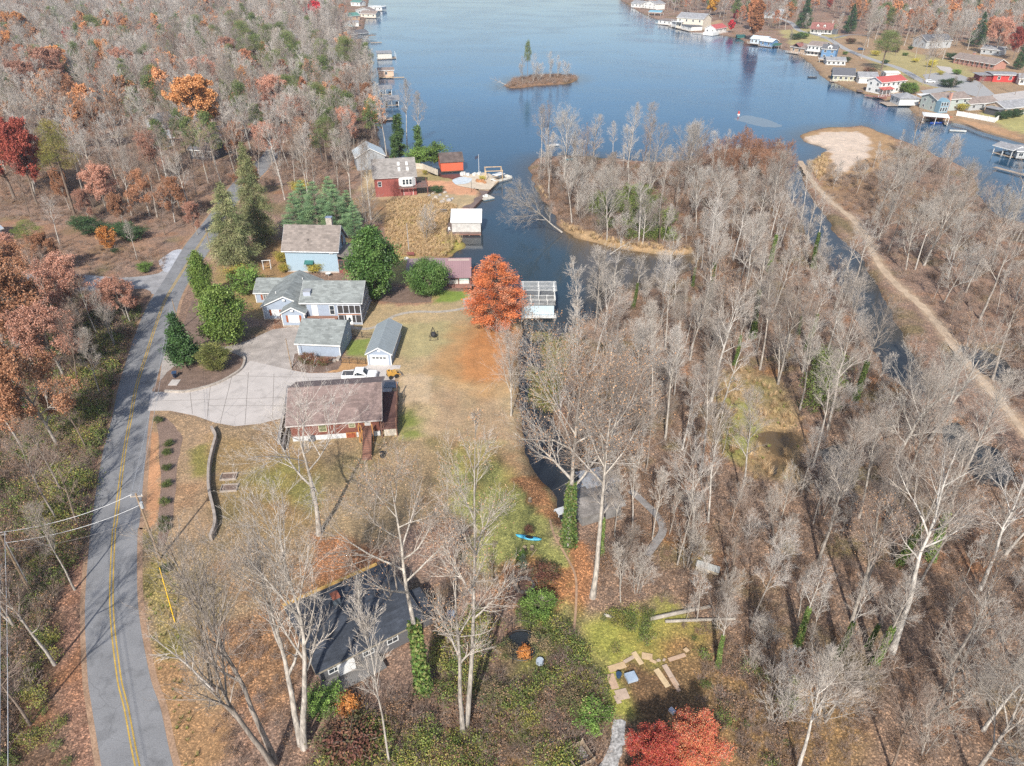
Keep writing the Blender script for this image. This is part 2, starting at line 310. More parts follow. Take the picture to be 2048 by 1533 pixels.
def build_ground():
    ys = [20.0]
    while ys[-1] < 2200: ys.append(ys[-1] + max(.5, ys[-1]*.0052) * (1 if ys[-1] < 950 else 6))
    xs = [0.0]
    while xs[-1] < 1700: xs.append(xs[-1] + (.55 + max(0, xs[-1]-75)*.017))
    xs = np.array([-a for a in xs[:0:-1]] + xs); ys = np.array(ys)
    nx, ny = len(xs), len(ys)
    X, Y = np.meshgrid(xs, ys); P = np.stack([X.ravel(), Y.ravel()], 1)
    d = land_distance(P); rag = (fbm(P, 5, 3)-.5)*2.4 + (fbm(P, 1.4, 9)-.5)*.8
    amp = np.clip(P[:, 1]/160, .35, 1.0); dr = d + rag*amp
    Z = np.clip(WZ + dr*.55, -2.2, 0.0)
    col = np.empty((len(P), 3)); col[:] = PINKLIT; spk = np.full(len(P), .9)
    n = fbm(P, 22, 5)[:, None]; col = col*(.75 + .5*n)
    for k, (poly, c, fe, rg, sp) in enumerate(ZONES):
        q = W(poly); qa = np.array(q); lo = qa.min(0) - fe*3 - rg*3; hi = qa.max(0) + fe*3 + rg*3
        m = (P[:, 0] > lo[0]) & (P[:, 0] < hi[0]) & (P[:, 1] > lo[1]) & (P[:, 1] < hi[1]); idx = np.nonzero(m)[0]
        if not len(idx): continue
        p = P[idx]; i, ds = inpoly(p, q); s = np.where(i, ds, -ds) + (fbm(p, max(rg, .8)*2.2, k*7+1)-.5)*2.6*rg + (fbm(p, 1.1, k+50)-.5)*.9*min(rg, 1.2)
        w = np.clip(s/fe + .5, 0, 1)[:, None]; w = w*w*(3-2*w)
        col[idx] = col[idx]*(1-w) + np.array(c)*w; spk[idx] = spk[idx]*(1-w[:, 0]) + sp*w[:, 0]
    q = TRAILC + [(a+1.6, b) for a, b in TRAILC[::-1]]; q = [(a-.8, b) for a, b in q]; i, ds = inpoly(P, q); w = np.clip((np.where(i, ds, -ds) + (fbm(P, 2.5, 71)-.5)*2)/1.6 + .75, 0, 1)[:, None]
    col = col*(1-w) + np.array((.38,.29,.205))*w; spk = spk*(1-w[:, 0]*.8)
    # worn, dry and mossy patches
    a = fbm(P, 9, 21)[:, None]; b = fbm(P, 3.2, 22)[:, None]; c2 = fbm(P, 1.3, 23)[:, None]
    col = col*(.74 + .30*a + .24*b + .16*c2)
    moss = np.clip((fbm(P, 7, 31) - .60)*6, 0, 1)[:, None]*spk[:, None]*.55
    col = col*(1-moss) + np.array((.13,.135,.045))*moss
    rust = np.clip((fbm(P, 5, 33) - .62)*6, 0, 1)[:, None]*spk[:, None]*.6
    col = col*(1-rust) + np.array((.30,.15,.075))*rust
    # wet mud margin and lake bed
    wet = np.clip(1 - dr/1.2, 0, 1)[:, None]; col = col*(1-wet*.55) + np.array((.09,.065,.04))*wet*.55
    V = np.stack([P[:, 0], P[:, 1], Z], 1)
    ii = (np.arange(ny-1)[:, None]*nx + np.arange(nx-1)[None, :]).ravel()
    Q = np.stack([ii, ii+1, ii+nx+1, ii+nx], 1)
    m, nt, bs = newmat('ground_cover'); L = nt.links; co = coords(nt)
    at = N(nt, 'ShaderNodeAttribute', attribute_name='Col'); sp = N(nt, 'ShaderNodeAttribute', attribute_name='Speckle')
    nf = N(nt, 'ShaderNodeTexNoise', Scale=3.2, Detail=8.0, Roughness=.72); L.new(co, nf.inputs[0])
    g = ramp(nt, nf.outputs[0], [(.28, (.60,.58,.56)), (.5, (.97,)*3), (.72, (1.34,1.32,1.26))])
    base = mul(nt, at.outputs[0], g)
    nm = N(nt, 'ShaderNodeTexNoise', Scale=.55, Detail=6.0, Roughness=.65); L.new(co, nm.inputs[0])
    base = mul(nt, base, ramp(nt, nm.outputs[0], [(.3, (.78,.80,.82)), (.7, (1.17,1.13,1.08))]))
    vo = N(nt, 'ShaderNodeTexVoronoi', Scale=7.5); L.new(co, vo.inputs['Vector'])
    sp3 = nt.nodes.new('ShaderNodeSeparateColor'); L.new(vo.outputs['Color'], sp3.inputs[0])
    lc = ramp(nt, sp3.outputs[0], [(0, (.52,.47,.45)), (.45, (.82,.77,.74)), (.72, (1.05,1.0,.97)), (.88, (1.6,1.45,1.32)), (1, (2.3,2.0,1.75))])
    mx = nt.nodes.new('ShaderNodeMix'); mx.data_type = 'RGBA'; mx.inputs[6].default_value = (1, 1, 1, 1)
    L.new(sp.outputs['Fac'], mx.inputs[0]); L.new(lc, mx.inputs[7])
    L.new(mul(nt, base, mx.outputs[2]), bs.inputs['Base Color']); bs.inputs['Roughness'].default_value = .95; bs.inputs['Specular IOR Level'].default_value = .1
    bp = N(nt, 'ShaderNodeBump', Strength=.9, Distance=.12); L.new(nf.outputs[0], bp.inputs['Height']); L.new(bp.outputs[0], bs.inputs['Normal'])
    me = npmesh('ground', V, Q, [m], col, smooth=True)
    t = me.attributes.new('Speckle', 'FLOAT', 'POINT'); t.data.foreach_set('value', spk.astype('f4'))
    tag(link(bpy.data.objects.new('ground', me)), kind='structure')
    # water
    st = 2; xs2, ys2 = xs[::st], ys[::st]; X, Y = np.meshgrid(xs2, ys2); P2 = np.stack([X.ravel(), Y.ravel()], 1)
    d2 = -land_distance(P2); deep = np.clip(d2/11, 0, 1)[:, None]**.8
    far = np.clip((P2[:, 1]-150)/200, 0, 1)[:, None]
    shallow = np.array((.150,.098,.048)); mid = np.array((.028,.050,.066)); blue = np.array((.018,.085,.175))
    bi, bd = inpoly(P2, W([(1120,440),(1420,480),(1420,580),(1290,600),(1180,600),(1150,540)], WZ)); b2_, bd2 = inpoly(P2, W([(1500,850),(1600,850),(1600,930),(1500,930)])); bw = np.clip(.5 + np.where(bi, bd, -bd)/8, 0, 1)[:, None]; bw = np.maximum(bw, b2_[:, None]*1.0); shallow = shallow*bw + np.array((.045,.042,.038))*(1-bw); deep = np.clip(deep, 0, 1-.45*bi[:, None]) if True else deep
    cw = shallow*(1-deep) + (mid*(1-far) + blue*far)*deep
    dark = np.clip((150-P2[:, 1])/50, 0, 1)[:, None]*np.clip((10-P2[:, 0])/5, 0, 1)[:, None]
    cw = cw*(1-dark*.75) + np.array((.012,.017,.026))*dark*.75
    nx2, ny2 = len(xs2), len(ys2); ii = (np.arange(ny2-1)[:, None]*nx2 + np.arange(nx2-1)[None, :]).ravel()
    Q2 = np.stack([ii, ii+1, ii+nx2+1, ii+nx2], 1)
    keep = d2[Q2].max(1) > -6; Q2 = Q2[keep]
    used = np.unique(Q2); rem = np.zeros(len(P2), int); rem[used] = np.arange(len(used))
    m, nt, bs = newmat('lake_water'); L = nt.links; co = coords(nt)
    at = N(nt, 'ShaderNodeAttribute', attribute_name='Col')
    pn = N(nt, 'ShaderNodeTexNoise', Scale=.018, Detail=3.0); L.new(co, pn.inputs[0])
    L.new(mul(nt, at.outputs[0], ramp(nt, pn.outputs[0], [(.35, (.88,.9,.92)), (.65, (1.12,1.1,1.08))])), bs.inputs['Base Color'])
    bs.inputs['Roughness'].default_value = .06; bs.inputs['IOR'].default_value = 1.33
    mp = N(nt, 'ShaderNodeMapping'); mp.inputs['Scale'].default_value = (1, 1.6, 1); mp.inputs['Rotation'].default_value = (0, 0, .5); L.new(co, mp.inputs[0])
    w1 = N(nt, 'ShaderNodeTexNoise', Scale=.75, Detail=3.5, Roughness=.6); L.new(mp.outputs[0], w1.inputs[0])
    # ripples: strong on the open lake, nearly still in the sheltered channel
    sx = nt.nodes.new('ShaderNodeSeparateXYZ'); L.new(co, sx.inputs[0])
    mr = nt.nodes.new('ShaderNodeMapRange'); L.new(sx.outputs[1], mr.inputs[0]); mr.inputs[1].default_value = 140; mr.inputs[2].default_value = 330; mr.inputs[3].default_value = .05; mr.inputs[4].default_value = .42
    ws = N(nt, 'ShaderNodeTexNoise', Scale=.012, Detail=4.0, Distortion=1.5); L.new(mp.outputs[0], ws.inputs[0]); wm = N(nt, 'ShaderNodeMath', operation='MULTIPLY'); L.new(ramp(nt, ws.outputs[0], [(.38, (.35,)*3), (.62, (1.2,)*3)]), wm.inputs[0]); L.new(mr.outputs[0], wm.inputs[1])
    bp = N(nt, 'ShaderNodeBump', Distance=.16); L.new(wm.outputs[0], bp.inputs['Strength']); L.new(w1.outputs[0], bp.inputs['Height']); L.new(bp.outputs[0], bs.inputs['Normal'])
    V2 = np.concatenate([P2, np.full((len(P2), 1), WZ)], 1)[used]
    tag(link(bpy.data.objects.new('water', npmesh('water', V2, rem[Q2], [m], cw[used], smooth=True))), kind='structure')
build_ground()
# ------------------------------------------------------------------ roads and beds
def ribbon(name, L_, R_, z, m, th=None):
    n = len(L_); vs = [(p[0], p[1], z) for p in L_] + [(p[0], p[1], z) for p in R_]
    mb = MB(); mb.add(vs, [(i, i+1, n+i+1, n+i) for i in range(n-1)]); return mb.build(name, m)
def offset(c, w):
    out = []
    for i, p in enumerate(c):
        a = c[max(i-1, 0)]; b = c[min(i+1, len(c)-1)]; dx, dy = b[0]-a[0], b[1]-a[1]; l = math.hypot(dx, dy) or 1
        out.append((p[0] - dy/l*w, p[1] + dx/l*w))
    return out
def patch(name, pts, z, m, n=5, closed=True, wob=.12, seed=1):
    """an irregular flat sheet with rounded corners"""
    r = random.Random(seed); P = [np.array(p) for p in pts]; k = len(P); out = []
    for i in range(k):
        a, b, c, d = P[i-1], P[i], P[(i+1) % k], P[(i+2) % k]
        for j in range(n):
            t = j/n; q = .5*((2*b) + (-a+c)*t*.6 + (2*a*.6-5*b*.0-b*(6-1.2*0)+c*0)*0) if False else b*(1-t)+c*t + (c-a)*.0
            h = .5*((2*b) + (-a+c)*t + (2*a-5*b+4*c-d)*t*t + (-a+3*b-3*c+d)*t**3)
            q = h*.55 + q*.45; out.append((q[0]+r.uniform(-wob, wob), q[1]+r.uniform(-wob, wob)))
    return MB().sheet(out, z).build(name, m)
asph = mat('asphalt', (.235,.234,.238), rough=.9, var=.14, sc=.35, fine=.16, fsc=9, bump=.3, spec=.2)
def paved(m, crack=.35, sc=.22, w=.012, stain=.25):
    # cracks, oil stains and tar patches over a paving material
    nt = m.node_tree; b = nt.nodes['Principled BSDF']; src = b.inputs['Base Color'].links[0].from_socket; co = coords(nt)
    nz = N(nt, 'ShaderNodeTexNoise', Scale=.8, Detail=3.0); nt.links.new(co, nz.inputs[0]); ad = nt.nodes.new('ShaderNodeMix'); ad.data_type = 'RGBA'; ad.blend_type = 'ADD'; ad.inputs[0].default_value = .9; nt.links.new(co, ad.inputs[6]); nt.links.new(nz.outputs[1], ad.inputs[7])
    vo = N(nt, 'ShaderNodeTexVoronoi', Scale=sc, feature='DISTANCE_TO_EDGE'); nt.links.new(ad.outputs[2], vo.inputs['Vector'])
    c = ramp(nt, vo.outputs[0], [(0, (1-crack,)*3), (w, (1,)*3)])
    st = N(nt, 'ShaderNodeTexNoise', Scale=.45, Detail=5.0, Roughness=.6); nt.links.new(co, st.inputs[0])
    s2 = ramp(nt, st.outputs[0], [(.36, (1-stain,)*3), (.47, (1,)*3), (.6, (1,)*3), (.72, (1.1,)*3)])
    nt.links.new(mul(nt, mul(nt, src, c), s2), b.inputs['Base Color'])
paved(asph, .28, .13, .005, .2)
conc = mat('concrete', (.50,.455,.42), rough=.9, var=.10, sc=.3, fine=.07, fsc=6, bump=.2, spec=.2)
paved(conc, .25, .10, .006, .14)
oldc = mat('worn_gravelly_concrete', (.40,.355,.32), rough=.95, var=.30, sc=.5, fine=.25, fsc=5, bump=.4, spec=.1)
grav = mat('gravel', (.34,.33,.33), rough=.95, var=.3, sc=.4, fine=.35, fsc=7, bump=.5, spec=.1)
mulch = mat('bark_mulch', (.205,.145,.115), rough=.95, var=.25, sc=.8, fine=.5, fsc=6, bump=.8, spec=.05)
yel = mat('yellow_road_paint', (.52,.34,.07), rough=.7, var=.25, sc=.8, fine=.2, fsc=5)
sandm = mat('packed_sand', (.50,.38,.27), rough=.95, var=.25, sc=.5, fine=.2, fsc=5, bump=.4, spec=.1)
stone = mat('stone', (.42,.37,.32), rough=.9, var=.35, sc=1.5, fine=.25, fsc=7, bump=.5)
RL = [(225,1640),(203,1533),(184,1417),(175,1348),(170,1208),(180,1070),(183,1048),(194,970),(209,891),(225,833),(237,774),(261,696),(283,637),(303,598),(329,559),(366,497),(388,468),(411,440),(440,400),(470,362),(505,330),(532,300),(535,260)]
RR = [(390,1640),(347,1533),(321,1417),(299,1348),(276,1208),(275,1070),(279,1048),(286,970),(293,891),(299,833),(309,774),(333,696),(350,637),(361,598),(381,559),(422,497),(436,470),(452,442),(475,405),(505,370),(540,335),(562,302),(560,260)]
rl = spline(W(RL)); rr = spline(W(RR))
tag(ribbon('road', rl, rr, .012, asph), kind='structure')
cen = [((a[0]+b[0])/2, (a[1]+b[1])/2) for a, b in zip(rl, rr)]
cen = [c for c, a in zip(cen, rl) if a[1] < 185]
# the painted double line sits right of the middle further up the road
cen = [(c[0] + .0, c[1]) for c in cen]
for o in (.17, -.17):
    tag(ribbon('road_line', offset(cen, o+.07), offset(cen, o-.07), .020, yel), kind='structure')
edge = mat('road_shoulder_dirt', (.36,.235,.155), rough=.95, var=.3, sc=.6, fine=.3, fsc=5, spec=.05)
tag(ribbon('road_shoulder', offset(rr, .12), offset(rr, -.6), .006, edge), kind='structure')
tag(ribbon('road_shoulder', offset(rl, .5), offset(rl, -.1), .006, edge), kind='structure')
tag(patch('side_road', W([(60,546),(170,550),(240,556),(315,548),(352,522),(340,545),(312,590),(290,578),(230,580),(150,582),(60,576)]), .008, grav, seed=3), kind='structure')
tag(patch('gravel_pullout', W([(318,522),(345,502),(366,500),(352,524),(335,545),(325,540)]), .009, mat('pale_gravel', (.46,.47,.50), rough=.95, var=.25, sc=.6, fine=.3, fsc=6), seed=4), kind='structure')
drv = W([(296,822),(302,785),(330,784),(376,783),(427,770),(468,751),(489,733),(500,722),(583,741),(620,747),(672,746),(705,739),(735,732),(790,734),(790,760),(778,800),(600,800),(575,832),(560,838),(520,848),(470,853),(430,846),(390,832),(340,822)])
tag(MB().sheet(drv, .016).build('driveway', conc), kind='structure')
tag(patch('parking_pad', W([(330,694),(400,688),(452,694),(505,678),(545,660),(600,655),(598,700),(584,742),(500,745),(470,752),(485,725),(478,712),(450,700),(400,700),(338,755),(320,770)]), .010, oldc, n=4, wob=.06, seed=5), kind='structure')
jm = mat('dark_joint_groove', (.20,.175,.155), rough=.95)  # own dark colour of the grooves between driveway slabs
for a, b in (((380,783),(385,828)),((421,770),(414,840)),((464,752),(440,848)),((497,745),(490,850)),((548,748),(545,838)),((300,803),(580,795)),((470,752),(700,757)),((415,812),(575,812))):
    tag(ribbon('driveway_joint', offset(W([a, b]), .035), offset(W([a, b]), -.035), .020, jm), kind='structure')
tag(patch('planting_bed', W([(303,783),(320,762),(345,735),(372,728),(420,742),(452,712),(478,712),(489,722),(484,737),(466,750),(427,769),(376,782),(330,783)]), .022, mulch, seed=6), kind='structure')
tag(patch('planting_bed', W([(345,690),(372,640),(385,600),(420,625),(450,690),(400,700),(352,730)]), .019, mulch, seed=7), kind='structure')
tag(patch('planting_bed', W([(582,737),(590,708),(640,712),(683,718),(677,738),(655,744),(620,746),(600,743)]), .022, mulch, seed=8), kind='structure')
tag(patch('planting_bed', W([(309,830),(340,842),(365,876),(355,930),(349,1009),(334,1085),(315,1085),(321,970),(317,872)]), .010, mat('grey_brown_bark_mulch', (.235,.165,.130), rough=.95, var=.2, sc=.8, fine=.45, fsc=6, bump=.7, spec=.05), seed=9), kind='structure')
tag(patch('planting_bed', W([(745,573),(800,575),(858,580),(862,604),(800,606),(748,600)]), .010, mulch, seed=10), kind='structure')
pc = spline(W([(700,655),(735,658),(765,648),(790,632),(830,624),(880,624),(925,618),(945,612)]))
flag = mat('flagstone', (.42,.37,.31), rough=.9, var=.3, sc=1.2, fine=.25, fsc=4, bump=.4)
tag(ribbon('garden_path', offset(pc, .45), offset(pc, -.45), .014, flag), kind='structure')
tag(patch('stone_pad', W([(925,598),(948,596),(955,616),(930,616)]), .017, flag, seed=11), kind='structure')
tr = spline(W([(1600,322),(1612,345),(1632,372),(1660,402),(1707,440),(1738,483),(1754,522),(1793,569),(1848,616),(1887,663),(1926,718),(1985,784),(2048,863),(2140,975),(2280,1150)]))
rw = random.Random(5); wl = [.75 + rw.uniform(-.35, .35) for _ in tr]
tl = [(p[0] + (q[0]-p[0])*w, p[1] + (q[1]-p[1])*w) for p, q, w in zip(tr, offset(tr, 1.0), wl)]
wl = [.75 + rw.uniform(-.35, .35) for _ in tr]
trr = [(p[0] + (q[0]-p[0])*w, p[1] + (q[1]-p[1])*w) for p, q, w in zip(tr, offset(tr, -1.0), wl)]
tag(ribbon('trail', tl, trr, .010, sandm), kind='structure')
fp = spline(W([(1100,1040),(1108,1070),(1125,1100),(1150,1150),(1152,1210),(1146,1280)]))
tag(ribbon('footpath', offset(fp, .13), offset(fp, -.13), .008, mat('trodden_dirt', (.40,.26,.17), rough=.95, var=.3)), kind='structure')
tag(patch('stony_track', W([(1228,1440),(1252,1445),(1250,1480),(1240,1520),(1225,1600),(1170,1600),(1200,1533),(1222,1490)]), .010, mat('pale_rubble', (.42,.41,.40), rough=.95, var=.4, sc=1.5, fine=.5, fsc=4, bump=.8), seed=12), kind='structure')
# far road behind the right shore
fr = W([(1530,28),(1580,45),(1600,62),(1650,75),(1690,98),(1740,118),(1800,138),(1850,165),(1900,178),(1990,200),(2100,235)])
fr = spline(fr); tag(ribbon('lane', offset(fr, 2.3), offset(fr, -2.3), .02, mat('pale_asphalt', (.36,.35,.34), rough=.9, var=.12)), kind='structure')
tag(ribbon('lane', *[offset(spline(W([(1640,76),(1670,76),(1700,70),(1740,72)])), s) for s in (1.6, -1.6)], .025, asph), kind='structure')
tag(patch('forecourt', W([(1845,150),(1900,142),(1960,165),(1990,190),(1960,196),(1900,180),(1860,172)]), .05, _M['pale_asphalt'], n=1, wob=0, seed=13), kind='structure')
ul = spline(W([(560,-10),(590,18),(600,36),(575,55),(585,70),(620,78),(680,80)])); tag(ribbon('lane', offset(ul, 4), offset(ul, -4), .02, _M['pale_asphalt']), kind='structure')
tag(patch('yard_path', W([(1872,132),(1900,135),(1920,152),(1905,152),(1880,140)]), .09, conc, n=1, wob=0, seed=14), kind='structure')
tag(patch('driveway', W([(1840,182),(1905,172),(1930,178),(1850,190)]), .07, _M['pale_asphalt'], n=1, wob=0, seed=15), kind='structure')
tag(patch('patio', W([(1985,190),(2048,182),(2100,200),(2100,212),(2030,205),(1990,206)]), .06, conc, n=1, wob=0, seed=16), kind='structure')
# submerged sand bar
sb = W([(1468,238),(1490,231),(1520,236),(1550,245),(1568,255),(1530,255),(1490,246)], WZ)
m, nt, bs = newmat('sand_bar_under_water'); bs.inputs['Base Color'].default_value = (.13,.15,.165, 1); bs.inputs['Roughness'].default_value = .1; bs.inputs['IOR'].default_value = 1.33
bp_ = N(nt, 'ShaderNodeBump', Strength=.3, Distance=.1); n_ = N(nt, 'ShaderNodeTexNoise', Scale=.9, Detail=3.0); nt.links.new(coords(nt), n_.inputs[0]); nt.links.new(n_.outputs[0], bp_.inputs['Height']); nt.links.new(bp_.outputs[0], bs.inputs['Normal'])
tag(patch('sand_bar', sb, WZ+.012, m, wob=.8, seed=17), kind='structure')
# ================================================================== VEGETATION
BARK = barkmat('grey_bark', (.42,.385,.345)); BARKD = barkmat('brown_bark', (.24,.19,.155)); BARKW = barkmat('pale_bark', (.54,.505,.46))
TWIG = barkmat('twig_bark', (.55,.505,.46), var=.15, vr=.38); TWIGD = barkmat('brown_twig_bark', (.41,.325,.275), var=.2, vr=.30)
LEAF = leafmat('leaf'); GLOSS = leafmat('glossy_leaf', rough=.5, spec=.3, vr=.1); NEEDLE = leafmat('needle', rough=.7, vr=.12)
def perp(d, r):
    a = Vector((r.uniform(-1, 1), r.uniform(-1, 1), r.uniform(-1, 1))); a = a - d*a.dot(d)
    return a.normalized() if a.length > 1e-3 else perp(d, r)
def grow(seed, H, r0, bare=.35, n=(16, 7, 6, 5), spread=.9, up=.35, wob=.10, limb=.40, lean=(0, 0), fork=0, stems=1, twig=.0075, mintop=.10, lev=4, path=None, lo=.35):
    """list of (points, radii, level); points are Vectors, z up, base at the origin"""
    r = random.Random(seed); out = []; tips = []
    def chain(p, d, L, ra, rb, k, w, u):
        pts = [p]; rad = [ra]; d = d.copy()
        for i in range(k):
            d = (d + perp(d, r)*w*r.uniform(.3, 1) + Vector((0, 0, u*.5/k))).normalized()
            p = p + d*(L/k); pts.append(p); rad.append(ra + (rb-ra)*(i+1)/k)
        return pts, rad
    def sub(pts, rad, L, l):
        if l >= lev or L < .25: tips.append(pts[-1]); return
        m = n[min(l-1, len(n)-1)]; m = max(2, int(round(m*r.uniform(.75, 1.2))))
        if l >= 3: m = max(2, int(m*min(1.2, L/ (H*.05))))
        for i in range(m):
            t = .22 + .78*(i + r.uniform(.1, .9))/m; t = min(t, .99)
            q = t*(len(pts)-1); a = int(q); f = q-a; p = pts[a].lerp(pts[a+1], f); rr_ = rad[a]*(1-f) + rad[a+1]*f
            d = (pts[a+1]-pts[a]).normalized(); ang = r.uniform(.35, .85)
            nd = (d*math.cos(ang) + perp(d, r)*math.sin(ang)).normalized()
            nl = L*r.uniform(.35, .62)*(1.15 - .5*t)
            ra = max(twig, rr_*r.uniform(.5, .75)); rb = max(twig*.6, ra*.35)
            ps, rs = chain(p, nd, nl, ra, rb, 3 if l < 2 else (3 if l == 2 else 2), .22, up)
            out.append((ps, rs, l+1)); sub(ps, rs, nl, l+1)
    for s in range(stems):
        if path: pts = [Vector(q) for q in path]; rad = [r0*(1-.88*i/(len(pts)-1)) for i in range(len(pts))]; hh = H
        else:
            hh = H*(1 if s == 0 else r.uniform(.7, .95)); a = r.uniform(0, 6.28); sp = (0 if stems == 1 else .16)
            d0 = Vector((lean[0] + math.cos(a)*sp, lean[1] + math.sin(a)*sp, 1)).normalized()
            pts = [Vector((math.cos(a)*.25*(stems > 1), math.sin(a)*.25*(stems > 1), -.3))]; d = d0; rad = [r0*1.25]
            K = 11
            for i in range(K):
                d = (d + perp(d, r)*wob*r.uniform(.2, 1) + Vector((0, 0, .05))).normalized()
                pts.append(pts[-1] + d*(hh/K)); rad.append(r0*(1 - .93*((i+1)/K)**.9)*(1 if i else 1.02))
            rad = [max(q, twig) for q in rad]
        out.append((pts, rad, 0)); n1 = max(3, int(n[0]*(1 if s == 0 else .7)))
        for i in range(n1):
            t = bare + (1-bare)*((i + r.uniform(0, .9))/n1)**.9; t = min(t, .985)
            q = t*(len(pts)-1); a = int(q); f = q-a; p = pts[a].lerp(pts[a+1], f); rr_ = rad[a]*(1-f) + rad[a+1]*f
            d = (pts[a+1]-pts[a]).normalized(); rel = (t-bare)/(1-bare)
            ang = (spread*(1 - .45*rel))*r.uniform(.75, 1.15); az = i*2.4 + r.uniform(-.5, .5)
            h = Vector((math.cos(az), math.sin(az), 0)); nd = (d*math.cos(ang) + h*math.sin(ang)).normalized()
            shape = (lo + (1-lo)*math.sin(math.pi*min(1, .18 + rel*.75)))*(1 - .55*rel**2)
            nl = H*limb*shape*r.uniform(.7, 1.15)
            ra = max(twig*1.6, min(rr_*.8, r0*.5*(1-.5*rel))*r.uniform(.8, 1.1)); 
            ps, rs = chain(p, nd, nl, ra, twig, 5, .16, up*1.6)
            out.append((ps, rs, 1)); sub(ps, rs, nl, 1)
    return out, tips
def tubes(chains, sides):
    """all chains as one vertex / quad array"""
    V = []; Q = []; base = 0
    for pts, rad, l in chains:
        k = sides[min(l, len(sides)-1)]; P = np.array([tuple(p) for p in pts]); D = np.empty_like(P)
        D[1:-1] = P[2:]-P[:-2]; D[0] = P[1]-P[0]; D[-1] = P[-1]-P[-2]; D /= np.linalg.norm(D, axis=1, keepdims=True) + 1e-9
        ref = np.array((0, 0, 1.)) if abs(D[0, 2]) < .9 else np.array((1., 0, 0)); A = np.cross(D, ref); A /= np.linalg.norm(A, axis=1, keepdims=True) + 1e-9; B = np.cross(D, A)
        th = np.arange(k)*2*math.pi/k; rd = np.array(rad)[:, None, None]
        ring = P[:, None] + rd*(A[:, None]*np.cos(th)[None, :, None] + B[:, None]*np.sin(th)[None, :, None])
        V.append(ring.reshape(-1, 3)); m = len(P); i = np.arange(m-1)[:, None]*k; j = np.arange(k)[None, :]; j2 = (j+1) % k
        Q.append(np.stack([base+i+j, base+i+j2, base+i+k+j2, base+i+k+j], -1).reshape(-1, 4)); base += m*k
    return np.concatenate(V), np.concatenate(Q)
def cards(C, size, cols, rs, aspect=.5, flat=0.0, axis=None):
    """leaf-shaped rhombs at centres C (n x 3) with sizes, colours"""
    n = len(C); size = np.broadcast_to(size, (n,))[:, None]
    a = rs.randn(n, 3) if axis is None else axis + rs.randn(n, 3)*.45
    if flat: a[:, 2] *= (1-flat)
    a /= np.linalg.norm(a, axis=1, keepdims=True) + 1e-9; b = rs.randn(n, 3); b -= a*(a*b).sum(1, keepdims=True)
    b /= np.linalg.norm(b, axis=1, keepdims=True) + 1e-9
    V = np.stack([C + a*size*.5, C + b*size*.5*aspect, C - a*size*.5, C - b*size*.5*aspect], 1).reshape(-1, 3)
    return V, np.arange(4*n).reshape(-1, 4), np.repeat(cols, 4, 0)
def palette(n, pal, rs, jit=.18):
    pal = np.array(pal); c = pal[rs.randint(0, len(pal), n)]; return c*(1 + rs.uniform(-jit, jit, (n, 1)))
class Plant:
    """meshes of one kind of tree or shrub, shared by its copies"""
    def __init__(s, name, parts, h): s.name = name; s.parts = parts; s.h = h
def bare(name, seed, H, r0, bark=None, twigm=None, leaves=None, leafn=1.0, leafs=.22, ivy=0.0, sides=(8, 5, 3), **k):
    ch, tips = grow(seed, H, r0, **k); rs = np.random.RandomState(seed)
    low = [c for c in ch if c[2] <= 1]; hi = [c for c in ch if c[2] > 1]; parts = []
    V, Q = tubes(low, sides); parts.append(('trunk', npmesh('trunk', V, Q, [bark or BARK], smooth=True)))
    if hi: V, Q = tubes(hi, sides); parts.append(('crown', npmesh('crown', V, Q, [twigm or TWIG])))
    if leaves and tips:
        T = np.array([tuple(t) for t in tips]); m = int(len(T)*leafn); T = T[rs.randint(0, len(T), m)] + rs.randn(m, 3)*.20
        V, Q, c = cards(T, rs.uniform(.6, 1.2, m)*leafs, palette(m, leaves, rs), rs, .75); parts.append(('leaves', npmesh('leaves', V, Q, [LEAF], c)))
    if ivy:
        pts, rad, _ = ch[0]; P = np.array([tuple(p) for p in pts]); nn = int(9000*ivy); t = rs.uniform(0, ivy, nn)*(len(P)-1); a = t.astype(int); f = (t-a)[:, None]
        C0 = P[a]*(1-f) + P[a+1]*f; rr_ = np.array(rad)[a]; th = rs.uniform(0, 6.28, nn); q = rs.uniform(.9, 1.2, nn)**2*(rr_+.06)*(1+.5*np.sin(t*23)**2)
        C0 = C0 + np.stack([np.cos(th)*q, np.sin(th)*q, rs.uniform(-.2, .2, nn)], 1)
        V, Q, c = cards(C0, rs.uniform(.18, .34, nn), palette(nn, [(.10,.17,.04), (.16,.22,.055), (.06,.11,.03), (.19,.19,.07)], rs), rs, .8); parts.append(('ivy', npmesh('ivy', V, Q, [LEAF], c)))
    return Plant(name, parts, H)
